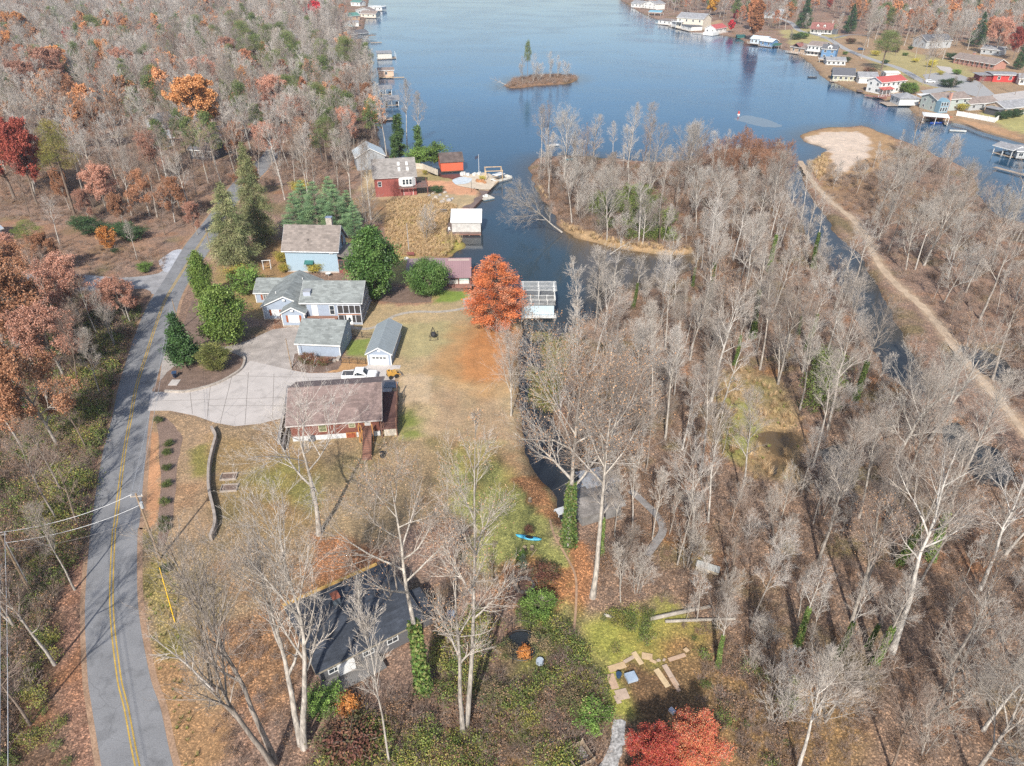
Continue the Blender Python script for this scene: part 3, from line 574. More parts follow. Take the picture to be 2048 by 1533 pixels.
def conifer(name, seed, H, Rm, prof, nb=140, per=150, col=((.07,.12,.035),), up=.15, droop=0.0, cs=.34, asp=.18, puff=.32, flat=.35, tr=.22, start=.06, m=None, bark=None, inner=.30, plates=0, lump=.38):
    """trunk with boughs out to the profile prof(t); foliage grows on the outer part of each bough"""
    rs = np.random.RandomState(seed); chains = [([Vector((0, 0, -.2)), Vector((0, 0, H*.5)), Vector((0, 0, H*.97))], [tr, tr*.6, .03], 0)]; Cs = []; Cc = []; Ax = []
    for i in range(nb):
        t = start + (1-start)*((i+rs.uniform(0, 1))/nb)**1.0
        if plates: t = min(.99, (math.floor(t*plates) + .5 + rs.uniform(-.16, .16))/plates)
        L = Rm*prof((t-start)/(1-start))*(1 + rs.uniform(-lump, lump*.8)); az = rs.uniform(0, 6.283); z0 = H*t
        if L < .15: L = .15
        d = np.array((math.cos(az), math.sin(az), up)); e = np.array((0, 0, z0)) + d*L + np.array((0, 0, -droop*L*.6)); mid = np.array((0, 0, z0)) + d*L*.5
        chains.append(([Vector((0, 0, z0)), Vector(mid), Vector(e)], [min(.09, tr*.4)*(L/Rm)+.015, .03, .012], 1))
        k = int(per*(L/Rm)**1.2)+12; s = inner + (1-inner)*rs.beta(2.2, 1.2, k); s = s[:, None]
        c = (1-s)**2*np.array((0, 0, z0)) + 2*s*(1-s)*mid + s*s*e
        w = puff*(.5 + .6*L/Rm)*np.array((1, 1, 1-flat)); side = rs.randn(k, 3)*w*(.6+.5*s)
        Cs.append(c + side); Cc.append(palette(k, [col[rs.randint(len(col))]], rs, .25)*1.35*(1+rs.uniform(-.18, .18))); Ax.append(np.tile(d + np.array((0, 0, -droop)), (k, 1)))
    C0 = np.concatenate(Cs); C0[:, 2] = np.maximum(C0[:, 2], .05); cc = np.concatenate(Cc)
    V, Q, c = cards(C0, rs.uniform(.6, 1.25, len(C0))*cs, cc, rs, asp, axis=np.concatenate(Ax) if asp < .4 else None)
    V2, Q2 = tubes(chains, (7, 3))
    return Plant(name, [('trunk', npmesh('trunk', V2, Q2, [bark or BARKD], smooth=True)), ('crown', npmesh('crown', V, Q, [m or NEEDLE], c))], H)
def clumped(name, seed, H, r0, Rc, z0, ncl=36, per=320, col=((.10,.14,.03),), cs=.34, asp=.16, rad=(1.0, 1.7), m=None, bark=None, base=.45, squash=.62):
    """pine-like: bare trunk, limbs that end in rounded tufts"""
    rs = np.random.RandomState(seed); r = random.Random(seed); chains = [([Vector((0, 0, -.2)), Vector((r.uniform(-.2, .2), r.uniform(-.2, .2), H*.4)), Vector((r.uniform(-.4, .4), r.uniform(-.4, .4), H*.93))], [r0, r0*.75, .06], 0)]
    Cs = []; Cc = []; top = chains[0][0][-1]
    for i in range(ncl):
        t = (i+.5)/ncl; z = z0 + (H*.97-z0)*t; R0 = Rc*math.sin(math.pi*(.28+.62*t))**.8*r.uniform(.55, 1.05)*(1-.35*t); az = i*2.4+r.uniform(-.4, .4)
        p = Vector((math.cos(az)*R0 + top.x*t, math.sin(az)*R0 + top.y*t, z + r.uniform(-.3, .3)))
        zz = max(H*base, z-R0*.55); chains.append(([Vector((top.x*zz/H, top.y*zz/H, zz)), (Vector((0, 0, zz))+p)*.5 + Vector((0, 0, -.1)), p], [.10, .06, .02], 1))
        q = r.uniform(*rad); k = int(per*q*q/1.8); u = rs.randn(k, 3); u /= np.linalg.norm(u, axis=1, keepdims=True); u *= rs.uniform(.25, 1, (k, 1))**.5*q
        u[:, 2] *= squash; u += rs.randn(k, 3)*.12; Cs.append(np.array(tuple(p)) + u); Cc.append(palette(k, [col[rs.randint(len(col))]], rs, .25)*(1+rs.uniform(-.2, .2)))
    C0 = np.concatenate(Cs); V, Q, c = cards(C0, rs.uniform(.6, 1.2, len(C0))*cs, np.concatenate(Cc), rs, asp)
    V2, Q2 = tubes(chains, (8, 4))
    return Plant(name, [('trunk', npmesh('trunk', V2, Q2, [bark or BARKD], smooth=True)), ('crown', npmesh('crown', V, Q, [m or NEEDLE], c))], H)
def put(pl, u, v, h=None, label=None, cat='tree', group=None, s=None, name=None, z=0.0, rz=None, tilt=None, sxy=None, xy=None):
    x, y = xy if xy else G(u, v, z); k = s if s else (h/pl.h if h else 1.0); r = random.Random(int(x*37+y*91))
    e = empty(name or pl.name, (x, y, z), rz if rz is not None else r.uniform(0, 6.28), label, cat, group)
    if tilt: e.rotation_euler = (tilt[0], tilt[1], rz or 0)
    e.scale = (k*(sxy or 1), k*(sxy or 1), k)
    for nm, me in pl.parts: link(bpy.data.objects.new(nm, me), e)
    return e
# ---- kinds of bare tree
PALE_LEAF = [(.42,.27,.17), (.50,.33,.20), (.34,.20,.12), (.45,.25,.13)]
B = [bare('bare_tree', 11, 20, .22, bare=.42, spread=.70, limb=.27, n=(16, 6, 4, 2)),
     bare('bare_tree', 12, 22, .24, bare=.50, spread=.60, limb=.23, n=(16, 6, 4, 2), bark=BARKW),
     bare('bare_tree', 13, 18, .20, bare=.32, spread=.80, limb=.29, n=(12, 5, 4, 2), bark=BARKD, twigm=TWIGD),
     bare('bare_tree', 14, 21, .28, bare=.42, spread=.85, limb=.32, n=(11, 6, 4, 3), bark=BARKW, twigm=TWIG, wob=.16),
     bare('bare_tree', 15, 16, .17, bare=.30, spread=.6, limb=.32, n=(12, 5, 4, 2), stems=2),
     bare('bare_tree', 16, 19, .22, bare=.38, spread=.75, limb=.28, n=(13, 5, 4, 3), twigm=TWIGD, leaves=PALE_LEAF, leafn=.4, leafs=.15),
     bare('bare_tree', 17, 15, .20, bare=.20, spread=.75, limb=.46, n=(14, 6, 5, 3), up=.5, bark=BARKW, twigm=BARKW),
     bare('bare_tree', 18, 20, .17, bare=.55, spread=.6, limb=.19, n=(11, 5, 3, 2)),
     bare('bare_tree', 19, 23, .26, bare=.35, spread=1.0, limb=.24, n=(11, 5, 4, 3), bark=BARKW, wob=.18)]
BI = [bare('bare_tree', 31, 20, .24, bare=.45, spread=.8, limb=.26, n=(13, 6, 4, 3), ivy=.42), bare('bare_tree', 32, 18, .22, bare=.5, spread=.7, limb=.25, n=(11, 6, 4, 3), ivy=.5, bark=BARKW)]
SAP = [bare('bare_sapling', 41, 9, .07, bare=.25, spread=.6, limb=.30, n=(14, 6, 5), lev=3, twig=.010), bare('bare_sapling', 42, 11, .09, bare=.4, spread=.5, limb=.22, n=(14, 6, 5), lev=3, twig=.010, bark=BARKW),
       bare('bare_sapling', 43, 7, .06, bare=.1, spread=.8, limb=.45, n=(12, 6, 5), lev=3, stems=3, twig=.009)]
# coarse variants for the distant wood
FB = [bare('far', 51+i, 20, .22, bare=.3, spread=.8, limb=.33, n=(14, 6, 4), lev=3, twig=.021, sides=(4, 3, 3)) for i in range(3)] + \
     [bare('far', 61, 17, .18, bare=.3, spread=.9, limb=.38, n=(14, 6, 4), lev=3, twig=.021, sides=(4, 3, 3), twigm=TWIGD, leaves=[(.36,.20,.12), (.42,.24,.14)], leafn=1.0, leafs=.32),
      bare('far', 62, 19, .2, bare=.35, spread=.7, limb=.30, n=(14, 6, 4), lev=3, twig=.021, sides=(4, 3, 3), twigm=TWIGD),
      bare('far', 63, 15, .18, bare=.25, spread=.9, limb=.38, n=(13, 6, 4), lev=3, twig=.02, sides=(4, 3, 3), twigm=TWIGD, leaves=[(.42,.17,.10), (.50,.24,.13)], leafn=5, leafs=.4),
      bare('far', 64, 18, .22, bare=.3, spread=.8, limb=.33, n=(12, 6, 4), lev=3, twig=.024, sides=(4, 3, 3), bark=BARKW, twigm=BARKW),
      bare('far', 65, 16, .2, bare=.25, spread=1.0, limb=.40, n=(14, 6, 4), lev=3, twig=.02, sides=(4, 3, 3), leaves=[(.60,.28,.12), (.66,.34,.17), (.52,.22,.10)], leafn=9, leafs=.5),
      clumped('far', 66, 17, .24, 3.4, 7.0, ncl=24, per=150, col=[(.14,.18,.06), (.18,.21,.07), (.11,.15,.05)], cs=.6, asp=.3)]
# undergrowth
def brush(seed, H, n, twigm, leaves=None, leafn=0, sz=.14, rad=.009):
    r = random.Random(seed); ch = []; tips = []
    for i in range(n):
        a = r.uniform(0, 6.28); q = r.uniform(0, .35)*H; p = Vector((math.cos(a)*q, math.sin(a)*q, -.05)); d = Vector((math.cos(a)*r.uniform(.1, .8), math.sin(a)*r.uniform(.1, .8), 1)).normalized()
        L = H*r.uniform(.5, 1.1); pts = [p]; 
        for k in range(4): d = (d + perp(d, r)*.28).normalized(); pts.append(pts[-1] + d*L/4)
        ch.append((pts, [rad*1.5, rad*1.2, rad, rad*.8, rad*.6], 2)); tips.append(pts[-1])
        for k in range(5):
            t = r.randint(1, 3); d2 = (d + perp(d, r)*r.uniform(.5, 1.2)).normalized(); l2 = L*r.uniform(.2, .45); q1 = pts[t]+d2*l2*.5; q2 = q1 + (d2+perp(d2, r)*.3)*l2*.5
            ch.append(([pts[t], q1, q2], [rad*.8, rad*.7, rad*.5], 3)); tips.append(q2)
    V, Q = tubes(ch, (3, 3, 3)); mats = [twigm, LEAF]; rs = np.random.RandomState(seed); col = np.zeros((len(V), 3)); mi = np.zeros(len(Q), 'i4')
    if leaves:
        T = np.array([tuple(t) for t in tips]); T = T[rs.randint(0, len(T), leafn)] + rs.randn(leafn, 3)*H*.12; T[:, 2] = np.abs(T[:, 2])
        V2, Q2, c = cards(T, rs.uniform(.6, 1.3, leafn)*sz, palette(leafn, leaves, rs), rs, .7)
        Q = np.concatenate([Q, Q2+len(V)]); V = np.concatenate([V, V2]); col = np.concatenate([col, c]); mi = np.concatenate([mi, np.ones(len(Q2), 'i4')])
    return npmesh('undergrowth', V, Q, mats, col, midx=mi)
BR_LEAF = [(.24,.135,.075), (.32,.19,.11), (.38,.24,.15), (.20,.12,.07)]; GR_LEAF = [(.13,.18,.04), (.20,.24,.06), (.09,.13,.035)]; YG_LEAF = [(.30,.31,.07), (.22,.27,.06), (.36,.30,.08)]
UB = [brush(71, 1.4, 30, TWIGD), brush(72, 1.9, 20, TWIGD), brush(77, 1.7, 26, TWIGD, [(.30,.17,.12), (.24,.13,.09)], 60), brush(73, 1.4, 22, TWIGD, BR_LEAF, 260), brush(74, 1.6, 22, TWIGD, BR_LEAF, 200)]
UG = [brush(75, 1.2, 16, TWIGD, GR_LEAF, 420), brush(76, 1.5, 16, TWIGD, YG_LEAF, 420)]
def tuft(seed, H, n, pal, w=.03, spread=.5):
    """a tussock of grass or reed blades"""
    rs = np.random.RandomState(seed); a = rs.uniform(0, 6.28, n); b = np.stack([np.cos(a)*rs.uniform(0, .3, n)*H, np.sin(a)*rs.uniform(0, .3, n)*H, np.zeros(n)], 1)
    t = b + np.stack([np.cos(a)*spread*H*rs.uniform(.2, 1, n), np.sin(a)*spread*H*rs.uniform(.2, 1, n), H*rs.uniform(.6, 1.1, n)], 1)
    s = np.stack([-np.sin(a), np.cos(a), a*0], 1)*w; V = np.stack([b-s, b+s, t+s*.3, t-s*.3], 1).reshape(-1, 3)
    return npmesh('grass', V, np.arange(4*n).reshape(-1, 4), [LEAF], np.repeat(palette(n, pal, rs), 4, 0))
def scatter(name, meshes, P, scl, rs, kind='stuff', zoff=0.0, label=None, cat=None, tiltv=.1):
    """one object that instances meshes over the points P (n x 2 or n x 3)"""
    n = len(P)
    if P.shape[1] == 2: P = np.concatenate([P, np.full((n, 1), zoff)], 1)
    me = bpy.data.meshes.new(name); me.vertices.add(n); me.vertices.foreach_set('co', P.astype('f4').ravel())
    a = me.attributes.new('rot', 'FLOAT_VECTOR', 'POINT'); a.data.foreach_set('vector', np.stack([rs.randn(n)*tiltv, rs.randn(n)*tiltv, rs.uniform(0, 6.28, n)], 1).astype('f4').ravel())
    a = me.attributes.new('scl', 'FLOAT', 'POINT'); a.data.foreach_set('value', scl.astype('f4'))
    a = me.attributes.new('pick', 'INT', 'POINT'); a.data.foreach_set('value', rs.randint(0, len(meshes), n).astype('i4'))
    c = bpy.data.collections.new(name + '_kinds')
    for i, m in enumerate(meshes):
        ms = m if isinstance(m, list) else [m]
        if len(ms) == 1: o = bpy.data.objects.new('%s_kind_%02d' % (name, i), ms[0])
        else:                                           # join the parts of a tree into one mesh
            import bmesh; bm = bmesh.new(); mats = []; lay = bm.verts.layers.float_color.new('Col')
            for q in ms:
                b0 = len(bm.faces); bm.from_mesh(q); bm.faces.ensure_lookup_table()
                off = len(mats); mats += list(q.materials)
                for f in bm.faces[b0:]: f.material_index += off
            j = bpy.data.meshes.new(name); bm.to_mesh(j); bm.free()
            for q in mats: j.materials.append(q)
            o = bpy.data.objects.new('%s_kind_%02d' % (name, i), j)
        c.objects.link(o)
    ng = bpy.data.node_groups.new(name, 'GeometryNodeTree')
    ng.interface.new_socket('Geometry', in_out='INPUT', socket_type='NodeSocketGeometry'); ng.interface.new_socket('Geometry', in_out='OUTPUT', socket_type='NodeSocketGeometry')
    gi = ng.nodes.new('NodeGroupInput'); go = ng.nodes.new('NodeGroupOutput'); ip = ng.nodes.new('GeometryNodeInstanceOnPoints'); ci = ng.nodes.new('GeometryNodeCollectionInfo')
    ci.inputs[0].default_value = c; ci.inputs['Separate Children'].default_value = True; ci.inputs['Reset Children'].default_value = True
    ip.inputs['Pick Instance'].default_value = True
    def att(nm, ty):
        q = ng.nodes.new('GeometryNodeInputNamedAttribute'); q.data_type = ty; q.inputs[0].default_value = nm; return q.outputs['Attribute']
    L = ng.links; L.new(gi.outputs[0], ip.inputs['Points']); L.new(ci.outputs[0], ip.inputs['Instance'])
    L.new(att('pick', 'INT'), ip.inputs['Instance Index']); L.new(att('scl', 'FLOAT'), ip.inputs['Scale'])
    L.new(att('rot', 'FLOAT_VECTOR'), ip.inputs['Rotation']); L.new(ip.outputs[0], go.inputs[0])
    o = link(bpy.data.objects.new(name, me)); md = o.modifiers.new('spread', 'NODES'); md.node_group = ng
    return tag(o, label, cat, kind=kind)
def fill(poly, dens, rs, mind=0.0, excl=(), wetok=False, pix=True, jitter=None):
    """random points in an outline, dens per square metre, at least mind apart, never on water"""
    q = W(poly) if pix else poly; qa = np.array(q); lo, hi = qa.min(0), qa.max(0); area = (hi-lo).prod(); n = int(area*dens)
    P = lo + rs.rand(n, 2)*(hi-lo); P = P[inpoly(P, q)[0]]
    if not wetok and len(P): P = P[land_distance(P) > .6]
    for e in excl:
        if len(P): P = P[~inpoly(P, e)[0]]
    if mind > 0:
        cell = {}; keep = []
        for i, p in enumerate(P):
            c = (int(p[0]//mind), int(p[1]//mind)); ok = True
            for a in (-1, 0, 1):
                for b in (-1, 0, 1):
                    for j in cell.get((c[0]+a, c[1]+b), ()):
                        if (P[j][0]-p[0])**2 + (P[j][1]-p[1])**2 < mind*mind: ok = False; break
                    if not ok: break
                if not ok: break
            if ok: cell.setdefault(c, []).append(i); keep.append(i)
        P = P[keep]
    return P
# ================================================================== PLANTING
HERO = []          # (empty, kind) of every bare tree, for the labels
def avoid(*polys): return [W(p) for p in polys]
ROADX = [(a[0], a[1]) for a in offset(rl, .8)] + [(a[0], a[1]) for a in offset(rr, -.8)][::-1]
TRX = [(a[0], a[1]) for a in offset(tr, 1.7)] + [(a[0], a[1]) for a in offset(tr, -1.7)][::-1]
MARSH = W([(1440,745),(1500,735),(1570,775),(1600,840),(1605,910),(1585,960),(1500,965),(1445,905),(1432,830)])
PLOT = W([(1190,1230),(1300,1225),(1400,1280),(1400,1400),(1330,1450),(1230,1430),(1200,1340)])
SHEDX = W([(1115,960),(1290,950),(1330,1010),(1330,1120),(1270,1120),(1200,1085),(1120,1060)])
SANDX = W([(1596,268),(1640,258),(1735,253),(1770,280),(1740,320),(1690,350),(1640,360)])
rs = np.random.RandomState(7)
WOODR = [(1135,700),(1200,640),(1260,605),(1345,580),(1400,545),(1400,520),(1480,470),(1560,460),(1640,500),(1760,640),(1840,760),(1980,880),(2150,1000),(2300,1250),(2250,1560),(1480,1560),(1440,1400),(1400,1290),(1250,1215),(1200,1180),(1190,1080),(1160,900),(1125,820)]
PENIN = [(1064,340),(1120,322),(1300,336),(1400,330),(1500,312),(1578,325),(1575,372),(1620,445),(1560,480),(1460,478),(1390,500),(1290,498),(1160,470),(1110,430),(1085,395)]
RIGHTW = [(1660,345),(1740,330),(1800,300),(1900,345),(1960,420),(2060,470),(2250,500),(2300,1100),(2150,960),(2048,850),(1900,660),(1800,560),(1720,440),(1640,380)]
LEFTN = [(0,330),(60,300),(200,300),(330,330),(440,330),(500,300),(520,240),(640,240),(740,220),(760,300),(700,330),(690,400),(640,380),(520,370),(430,400),(405,440),(330,440),(200,425),(0,400)]
LEFTS = [(-120,600),(150,590),(285,625),(255,700),(205,830),(180,1000),(160,1100),(120,1200),(60,1380),(-20,1560),(-300,1560),(-260,1000)]
def plant_bare(P, kinds, hmin, hmax, grp, rs, region):
    for p in P:
        k = kinds[rs.randint(len(kinds))]; e = put(k, 0, 0, h=rs.uniform(hmin, hmax), xy=(p[0], p[1]), group=grp, tilt=(rs.randn()*.035, rs.randn()*.035), rz=rs.uniform(0, 6.28))
        HERO.append((e, region, k))
PIT = W([(985,1090),(1110,1085),(1120,1180),(1100,1200),(1060,1215),(1000,1210)]); TRAMP = W([(995,1255),(1095,1255),(1100,1345),(1000,1350)])
EX = [ROADX, TRX, MARSH, PLOT, SHEDX, PIT, TRAMP]
# individually seen trees: (base u, base v, height or top v, kind, leaf tone)
GK = 'bare trees of the wood right of the channel'
def hero(u, v, vt, k, label, grp=None, tilt=None, rz=None, cat='tree', sxy=None):
    h = hgt(u, v, vt); e = put(k, u, v, h=h, label=label, cat=cat, group=grp, tilt=tilt, rz=rz, sxy=sxy); return e
IVYBIG = bare('leafy_topped_tree', 101, 24, .40, bare=.36, spread=1.0, limb=.46, n=(14, 6, 5, 4), ivy=.40, bark=BARKW, leaves=PALE_LEAF, leafn=1.6, leafs=.16, wob=.05)
hero(1137,1090,735, IVYBIG, 'big forked tree with a thick ivy sleeve on its trunk beside the grey shed', rz=.4)
WHT = bare('pale_trunked_tree', 102, 25, .30, bare=.5, spread=.8, limb=.34, n=(14, 6, 5, 4), bark=BARKW, leaves=PALE_LEAF, leafn=.5, leafs=.15, wob=.05)
hero(1185,1195,770, WHT, 'tall white trunked tree rising in front of the grey shed', rz=1.2, tilt=(0, .03))
CEN = bare('tall_split_tree', 103, 23, .24, bare=.42, spread=.85, limb=.22, n=(13, 5, 4, 3), bark=BARK, leaves=PALE_LEAF, leafn=.9, leafs=.10, stems=2, wob=.06)
hero(925,1462,845, CEN, 'tall grey tree with a split trunk right of the dark roofed house', rz=.2, sxy=.72)
TW = bare('twin_tree', 104, 22, .26, bare=.45, spread=.95, limb=.30, n=(13, 6, 4, 3), bark=BARKW, leaves=PALE_LEAF, leafn=.8, leafs=.10, ivy=.38, wob=.07)
hero(848,1385,925, TW, 'leaning grey tree with an ivy clad lower trunk right of the dark roof', rz=2.0, tilt=(0, -.06))
LW = bare('wide_white_tree', 105, 20, .24, bare=.34, spread=.62, limb=.36, n=(12, 5, 4, 3), bark=BARK, twigm=TWIG, wob=.12, stems=2, up=.75)
hero(600,1497,1050, LW, 'big pale many limbed tree at the lower left corner of the dark roofed house', rz=.9)
hero(556,1530,1060, LW, 'pale many limbed tree left of the one at the dark roof corner', rz=3.3, sxy=.85)
LW2 = bare('wide_grey_tree', 106, 17, .30, bare=.35, spread=1.1, limb=.50, n=(10, 6, 5, 4), bark=BARK, wob=.14, up=.35)
hero(638,1070,825, LW2, 'spreading grey tree whose limbs reach in front of the red brown house', rz=2.4, tilt=(0, -.08), sxy=1.1)
hero(778,1533,1160, SAP[1], 'thin sapling before the front wall of the dark roofed house', sxy=.6)
VASE = bare('vase_shaped_tree', 107, 12, .14, bare=.2, spread=.55, limb=.55, n=(14, 6, 4, 3), up=.3, twigm=TWIG, bark=BARKW)
hero(1022,832,690, VASE, 'small vase shaped bare tree at the lawn edge by the channel')
LEAN = bare('leaning_tree', 108, 15, .22, bare=.25, spread=.9, limb=.5, n=(15, 7, 6, 4), bark=BARKW, twigm=BARKW, up=.1)
e = put(LEAN, 1122, 464, h=16, label='white bare tree leaning out over the channel from the peninsula', cat='tree', rz=0.0); e.rotation_euler = (0, R(-52), R(8))
hero(1285,490,395, B[6], 'white fan shaped bare tree above the muddy creek bank')
hero(1425,448,337, B[6], 'white fan shaped bare tree in the middle of the peninsula', tilt=(0, .02))
DEAD = bare('dead_snag', 109, 8, .16, bare=.3, spread=1.1, limb=.35, n=(9, 4), lev=2, bark=BARKW)
e = put(DEAD, 425, 1380, h=9, label='fallen white dead limb leaning left of the pale trees', cat='fallen limb', rz=.5); e.rotation_euler = (0, R(-55), R(-25))
e = put(DEAD, 1222, 508, h=7, label='white dead snag tipping into the brown creek', cat='snag', z=-.6); e.rotation_euler = (R(35), R(40), R(40))
# trunks that can be told apart in the right hand wood
TL = [(1458,1173,960,B[2]),(1501,1255,1090,B[0]),(1549,1085,935,B[4]),(1675,1317,1160,BI[1]),(1735,1297,1170,BI[0]),(1747,1332,1150,BI[1]),(1784,1305,915,B[3]),(1966,1462,1230,B[1]),(1718,1036,830,B[1]),(1784,1053,740,B[0]),(1796,1131,900,BI[0]),(1730,1057,880,B[2]),
      (1595,1290,1130,BI[1]),(1355,1130,960,B[7]),(1480,1000,800,B[0]),(1400,960,720,B[1]),(1385,1100,880,B[3]),(1305,1080,930,SAP[1]),(1240,1180,1040,SAP[0]),(1275,1190,1110,SAP[2]),(1650,720,560,B[1]),(1700,600,430,B[3]),(1655,860,640,B[3]),(1600,820,650,B[0]),
      (1560,770,560,B[4]),(1520,740,540,B[1]),(1440,700,520,B[5]),(1380,720,560,B[0]),(1330,700,540,B[1]),(1280,760,600,B[7]),(1330,880,660,B[1]),(1270,850,640,B[0]),(1210,760,600,B[2]),(1240,900,700,B[5]),(1860,1120,860,BI[0]),(1900,1010,760,B[0]),
      (1960,1180,930,B[3]),(2030,1340,1080,B[0]),(1900,1330,1100,B[5]),(1845,1445,1200,B[4]),(1940,1560,1330,B[6]),(1230,1075,930,SAP[0]),(1265,1060,900,SAP[1]),(1290,950,800,B[7]),(1180,930,800,SAP[2]),(1210,1010,850,SAP[0]),(2040,1560,1300,B[1]),(1780,1540,1370,B[2]),(1640,1440,1280,SAP[2]),(1550,1400,1290,SAP[0]),(1710,800,600,BI[0]),(1790,930,700,B[6]),(1860,880,640,B[3]),
      (1895,560,430,B[6]),(1830,540,400,B[1]),(1960,640,450,B[3]),(2030,600,430,B[0]),(1985,760,560,B[5]),(1760,420,300,B[6]),(1840,450,320,B[2]),(1915,450,330,B[6])]
for u, v, vt, k in TL:
    h = min(26, max(6, hgt(u, v, vt))); HERO.append((put(k, u, v, h=h, group=GK, tilt=(rs.randn()*.03, rs.randn()*.03), rz=rs.uniform(0, 6.28)), 'right', k))
TLW = [G(u, v) for u, v, _, _ in TL]
CREEK = [W([(1560,330),(1570,400),(1640,540),(1740,740),(1850,830),(1880,800),(1790,640),(1700,490),(1620,360)]), W([(1590,560),(1640,560),(1790,800),(1850,860),(1760,860),(1660,720)])]
def thin(P, D=3.2):
    P = np.array([p for p in P if not inpoly(p[None], CREEK[0])[0][0] and not (inpoly(p[None], CREEK[1])[0][0] and (p[0]*7.3) % 1 < .6)])
    return np.array([p for p in P if all((p[0]-q[0])**2 + (p[1]-q[1])**2 > D*D for q in TLW)])
P = thin(fill(WOODR, .5, rs, 5.6, EX)); plant_bare(P[:88], [B[0], B[1], B[2], B[3], B[4], B[5], B[7], B[8], SAP[1], B[3], B[8], BI[0], BI[1]], 9, 20, GK, rs, 'right')
P2 = fill(PENIN, .5, rs, 4.6, EX+[W([(1380,320),(1600,300),(1620,400),(1500,420)])]); plant_bare(P2[:44], [B[0], B[1], B[2], B[4], B[7], B[6]], 12, 20, 'bare trees on the peninsula between channel and lake', rs, 'penin')
SPITX = W([(1590,260),(1790,290),(1800,420),(1740,450),(1650,430)])
P3 = thin(fill(RIGHTW, .3, rs, 6.2, EX+[SANDX, SPITX])); plant_bare(P3[:38], [B[3], B[6], B[0], B[2], B[6], B[5]], 11, 18, 'bare trees beyond the sandy trail', rs, 'trail')
P4 = fill(LEFTS, .3, rs, 6.0, EX); plant_bare(P4[:24], [B[5], B[2], BI[1], B[4], B[5]], 12, 17, 'bare trees on the bank left of the road', rs, 'bank')
# saplings thick between the trunks
PS = fill(WOODR, .2, rs, 3.2, EX); PS2 = fill(RIGHTW, .10, rs, 5.0, EX+[SANDX]); PS3 = fill(PENIN, .15, rs, 3.6, EX)
PS = np.concatenate([PS, PS2, PS3]); rs.shuffle(PS)
for p in PS[:120]:
    k = SAP[rs.randint(3)]; HERO.append((put(k, 0, 0, h=rs.uniform(5, 10), xy=tuple(p), group='thin saplings between the bigger trees', rz=rs.uniform(0, 6.28), cat='sapling'), 'sapling', k))
rest = PS[120:][:260]; jm_ = [[q for _, q in k.parts] for k in SAP]
scatter('sapling_thicket', jm_, rest, rs.uniform(.5, 1.0, len(rest)), rs)
# left wood: the nearer trees stand alone, the far ones are one mass
LW_ALL = [(-350,540),(-200,330),(0,330),(60,300),(200,300),(330,330),(440,330),(500,300),(540,240),(690,240),(745,215),(740,150),(700,100),(690,70),(690,30),(560,-10),(300,-40),(-200,-60),(-900,-60),(-900,200)]
P5 = fill(LEFTN, .05, rs, 7.0, EX)
P5 = P5[np.argsort(P5[:, 1])]; near5 = P5[:30]
plant_bare(near5, [B[0], B[1], B[2], B[3], B[5], B[5]], 14, 20, 'bare trees in the wood above the road bend', rs, 'upper')
P6 = fill(LW_ALL, .030, rs, 6.0, EX, pix=True); P6 = np.concatenate([P6, P5[30:]])
P6 = P6[(P6[:, 1] < 1150)]
far_m = [[q for _, q in k.parts] for k in FB]
scatter('far_woodland', far_m + far_m[:3] + [far_m[6]] + far_m[:3] + far_m[1:3] + [far_m[8]], P6, rs.uniform(.75, 1.12, len(P6)), rs, tiltv=.03)
RS_ALL = [(1240,-30),(1260,0),(1300,18),(1345,28),(1400,30),(1450,45),(1500,55),(1560,60),(1640,20),(1700,50),(1780,90),(1860,95),(1960,90),(2048,110),(2200,130),(2900,200),(2900,-60),(1600,-60)]
P7 = fill(RS_ALL, .011, rs, 6.5, [offset(fr, 5)+offset(fr, -5)[::-1]]); P7 = P7[P7[:, 1] < 1150]
scatter('hillside_woodland', far_m, P7, rs.uniform(.8, 1.15, len(P7)), rs, tiltv=.03)
print('trees', len(HERO), 'far', len(P6), len(P7), 'thicket', len(rest))
# undergrowth
def under(name, poly, dens, meshes, s0, s1, ex=(), seed=1, mind=0, z=0, mask=0):
    r = np.random.RandomState(seed); P = fill(poly, dens, r, mind, list(ex))
    if name == 'bramble_patch': mask = .46
    if mask: P = P[fbm(P, 4.5, seed) > mask]
    P = P; return scatter(name, meshes, P, r.uniform(s0, s1, len(P)), r, tiltv=.15, zoff=z)
under('undergrowth', WOODR, .75, UB, .25, .75, EX, 1)
under('undergrowth', [(1128,880),(1190,860),(1250,930),(1180,960),(1140,930)], 1.6, UB, .5, 1.2, (), 41)
under('undergrowth', [(1170,1085),(1240,1080),(1290,1040),(1285,1120),(1200,1140)], 1.5, UB, .4, 1.0, (), 42)
under('undergrowth', [(1262,950),(1330,960),(1360,1080),(1330,1120),(1335,1050),(1300,1000)], 1.3, UB, .4, 1.1, (), 43)
under('undergrowth', PENIN, .6, UB, .5, 1.1, EX, 2)
under('undergrowth', RIGHTW, .22, UB, .5, 1.3, EX+[SANDX], 3)
under('undergrowth', LEFTS, 1.3, UB+UG[:1], .7, 1.5, [ROADX], 4)
under('undergrowth', LEFTN, .25, UB, .7, 1.4, [ROADX], 5)
under('undergrowth', [(0,470),(330,500),(330,540),(180,545),(0,540)], .5, UB, .4, .9, [ROADX], 24)
under('undergrowth', [(0,395),(400,420),(400,455),(250,465),(0,440)], .45, UB, .4, .9, [ROADX], 25)
under('undergrowth', [(1000,1250),(1130,1260),(1210,1400),(1190,1560),(640,1560),(660,1400),(860,1390),(880,1280),(960,1230)], 1.1, UB, .5, 1.3, EX, 6)
under('bramble_patch', [(1000,1250),(1130,1260),(1210,1400),(1190,1560),(640,1560),(660,1400),(860,1390),(880,1280),(960,1230)], 1.6, UG, .5, 1.3, EX, 31, mask=.5)
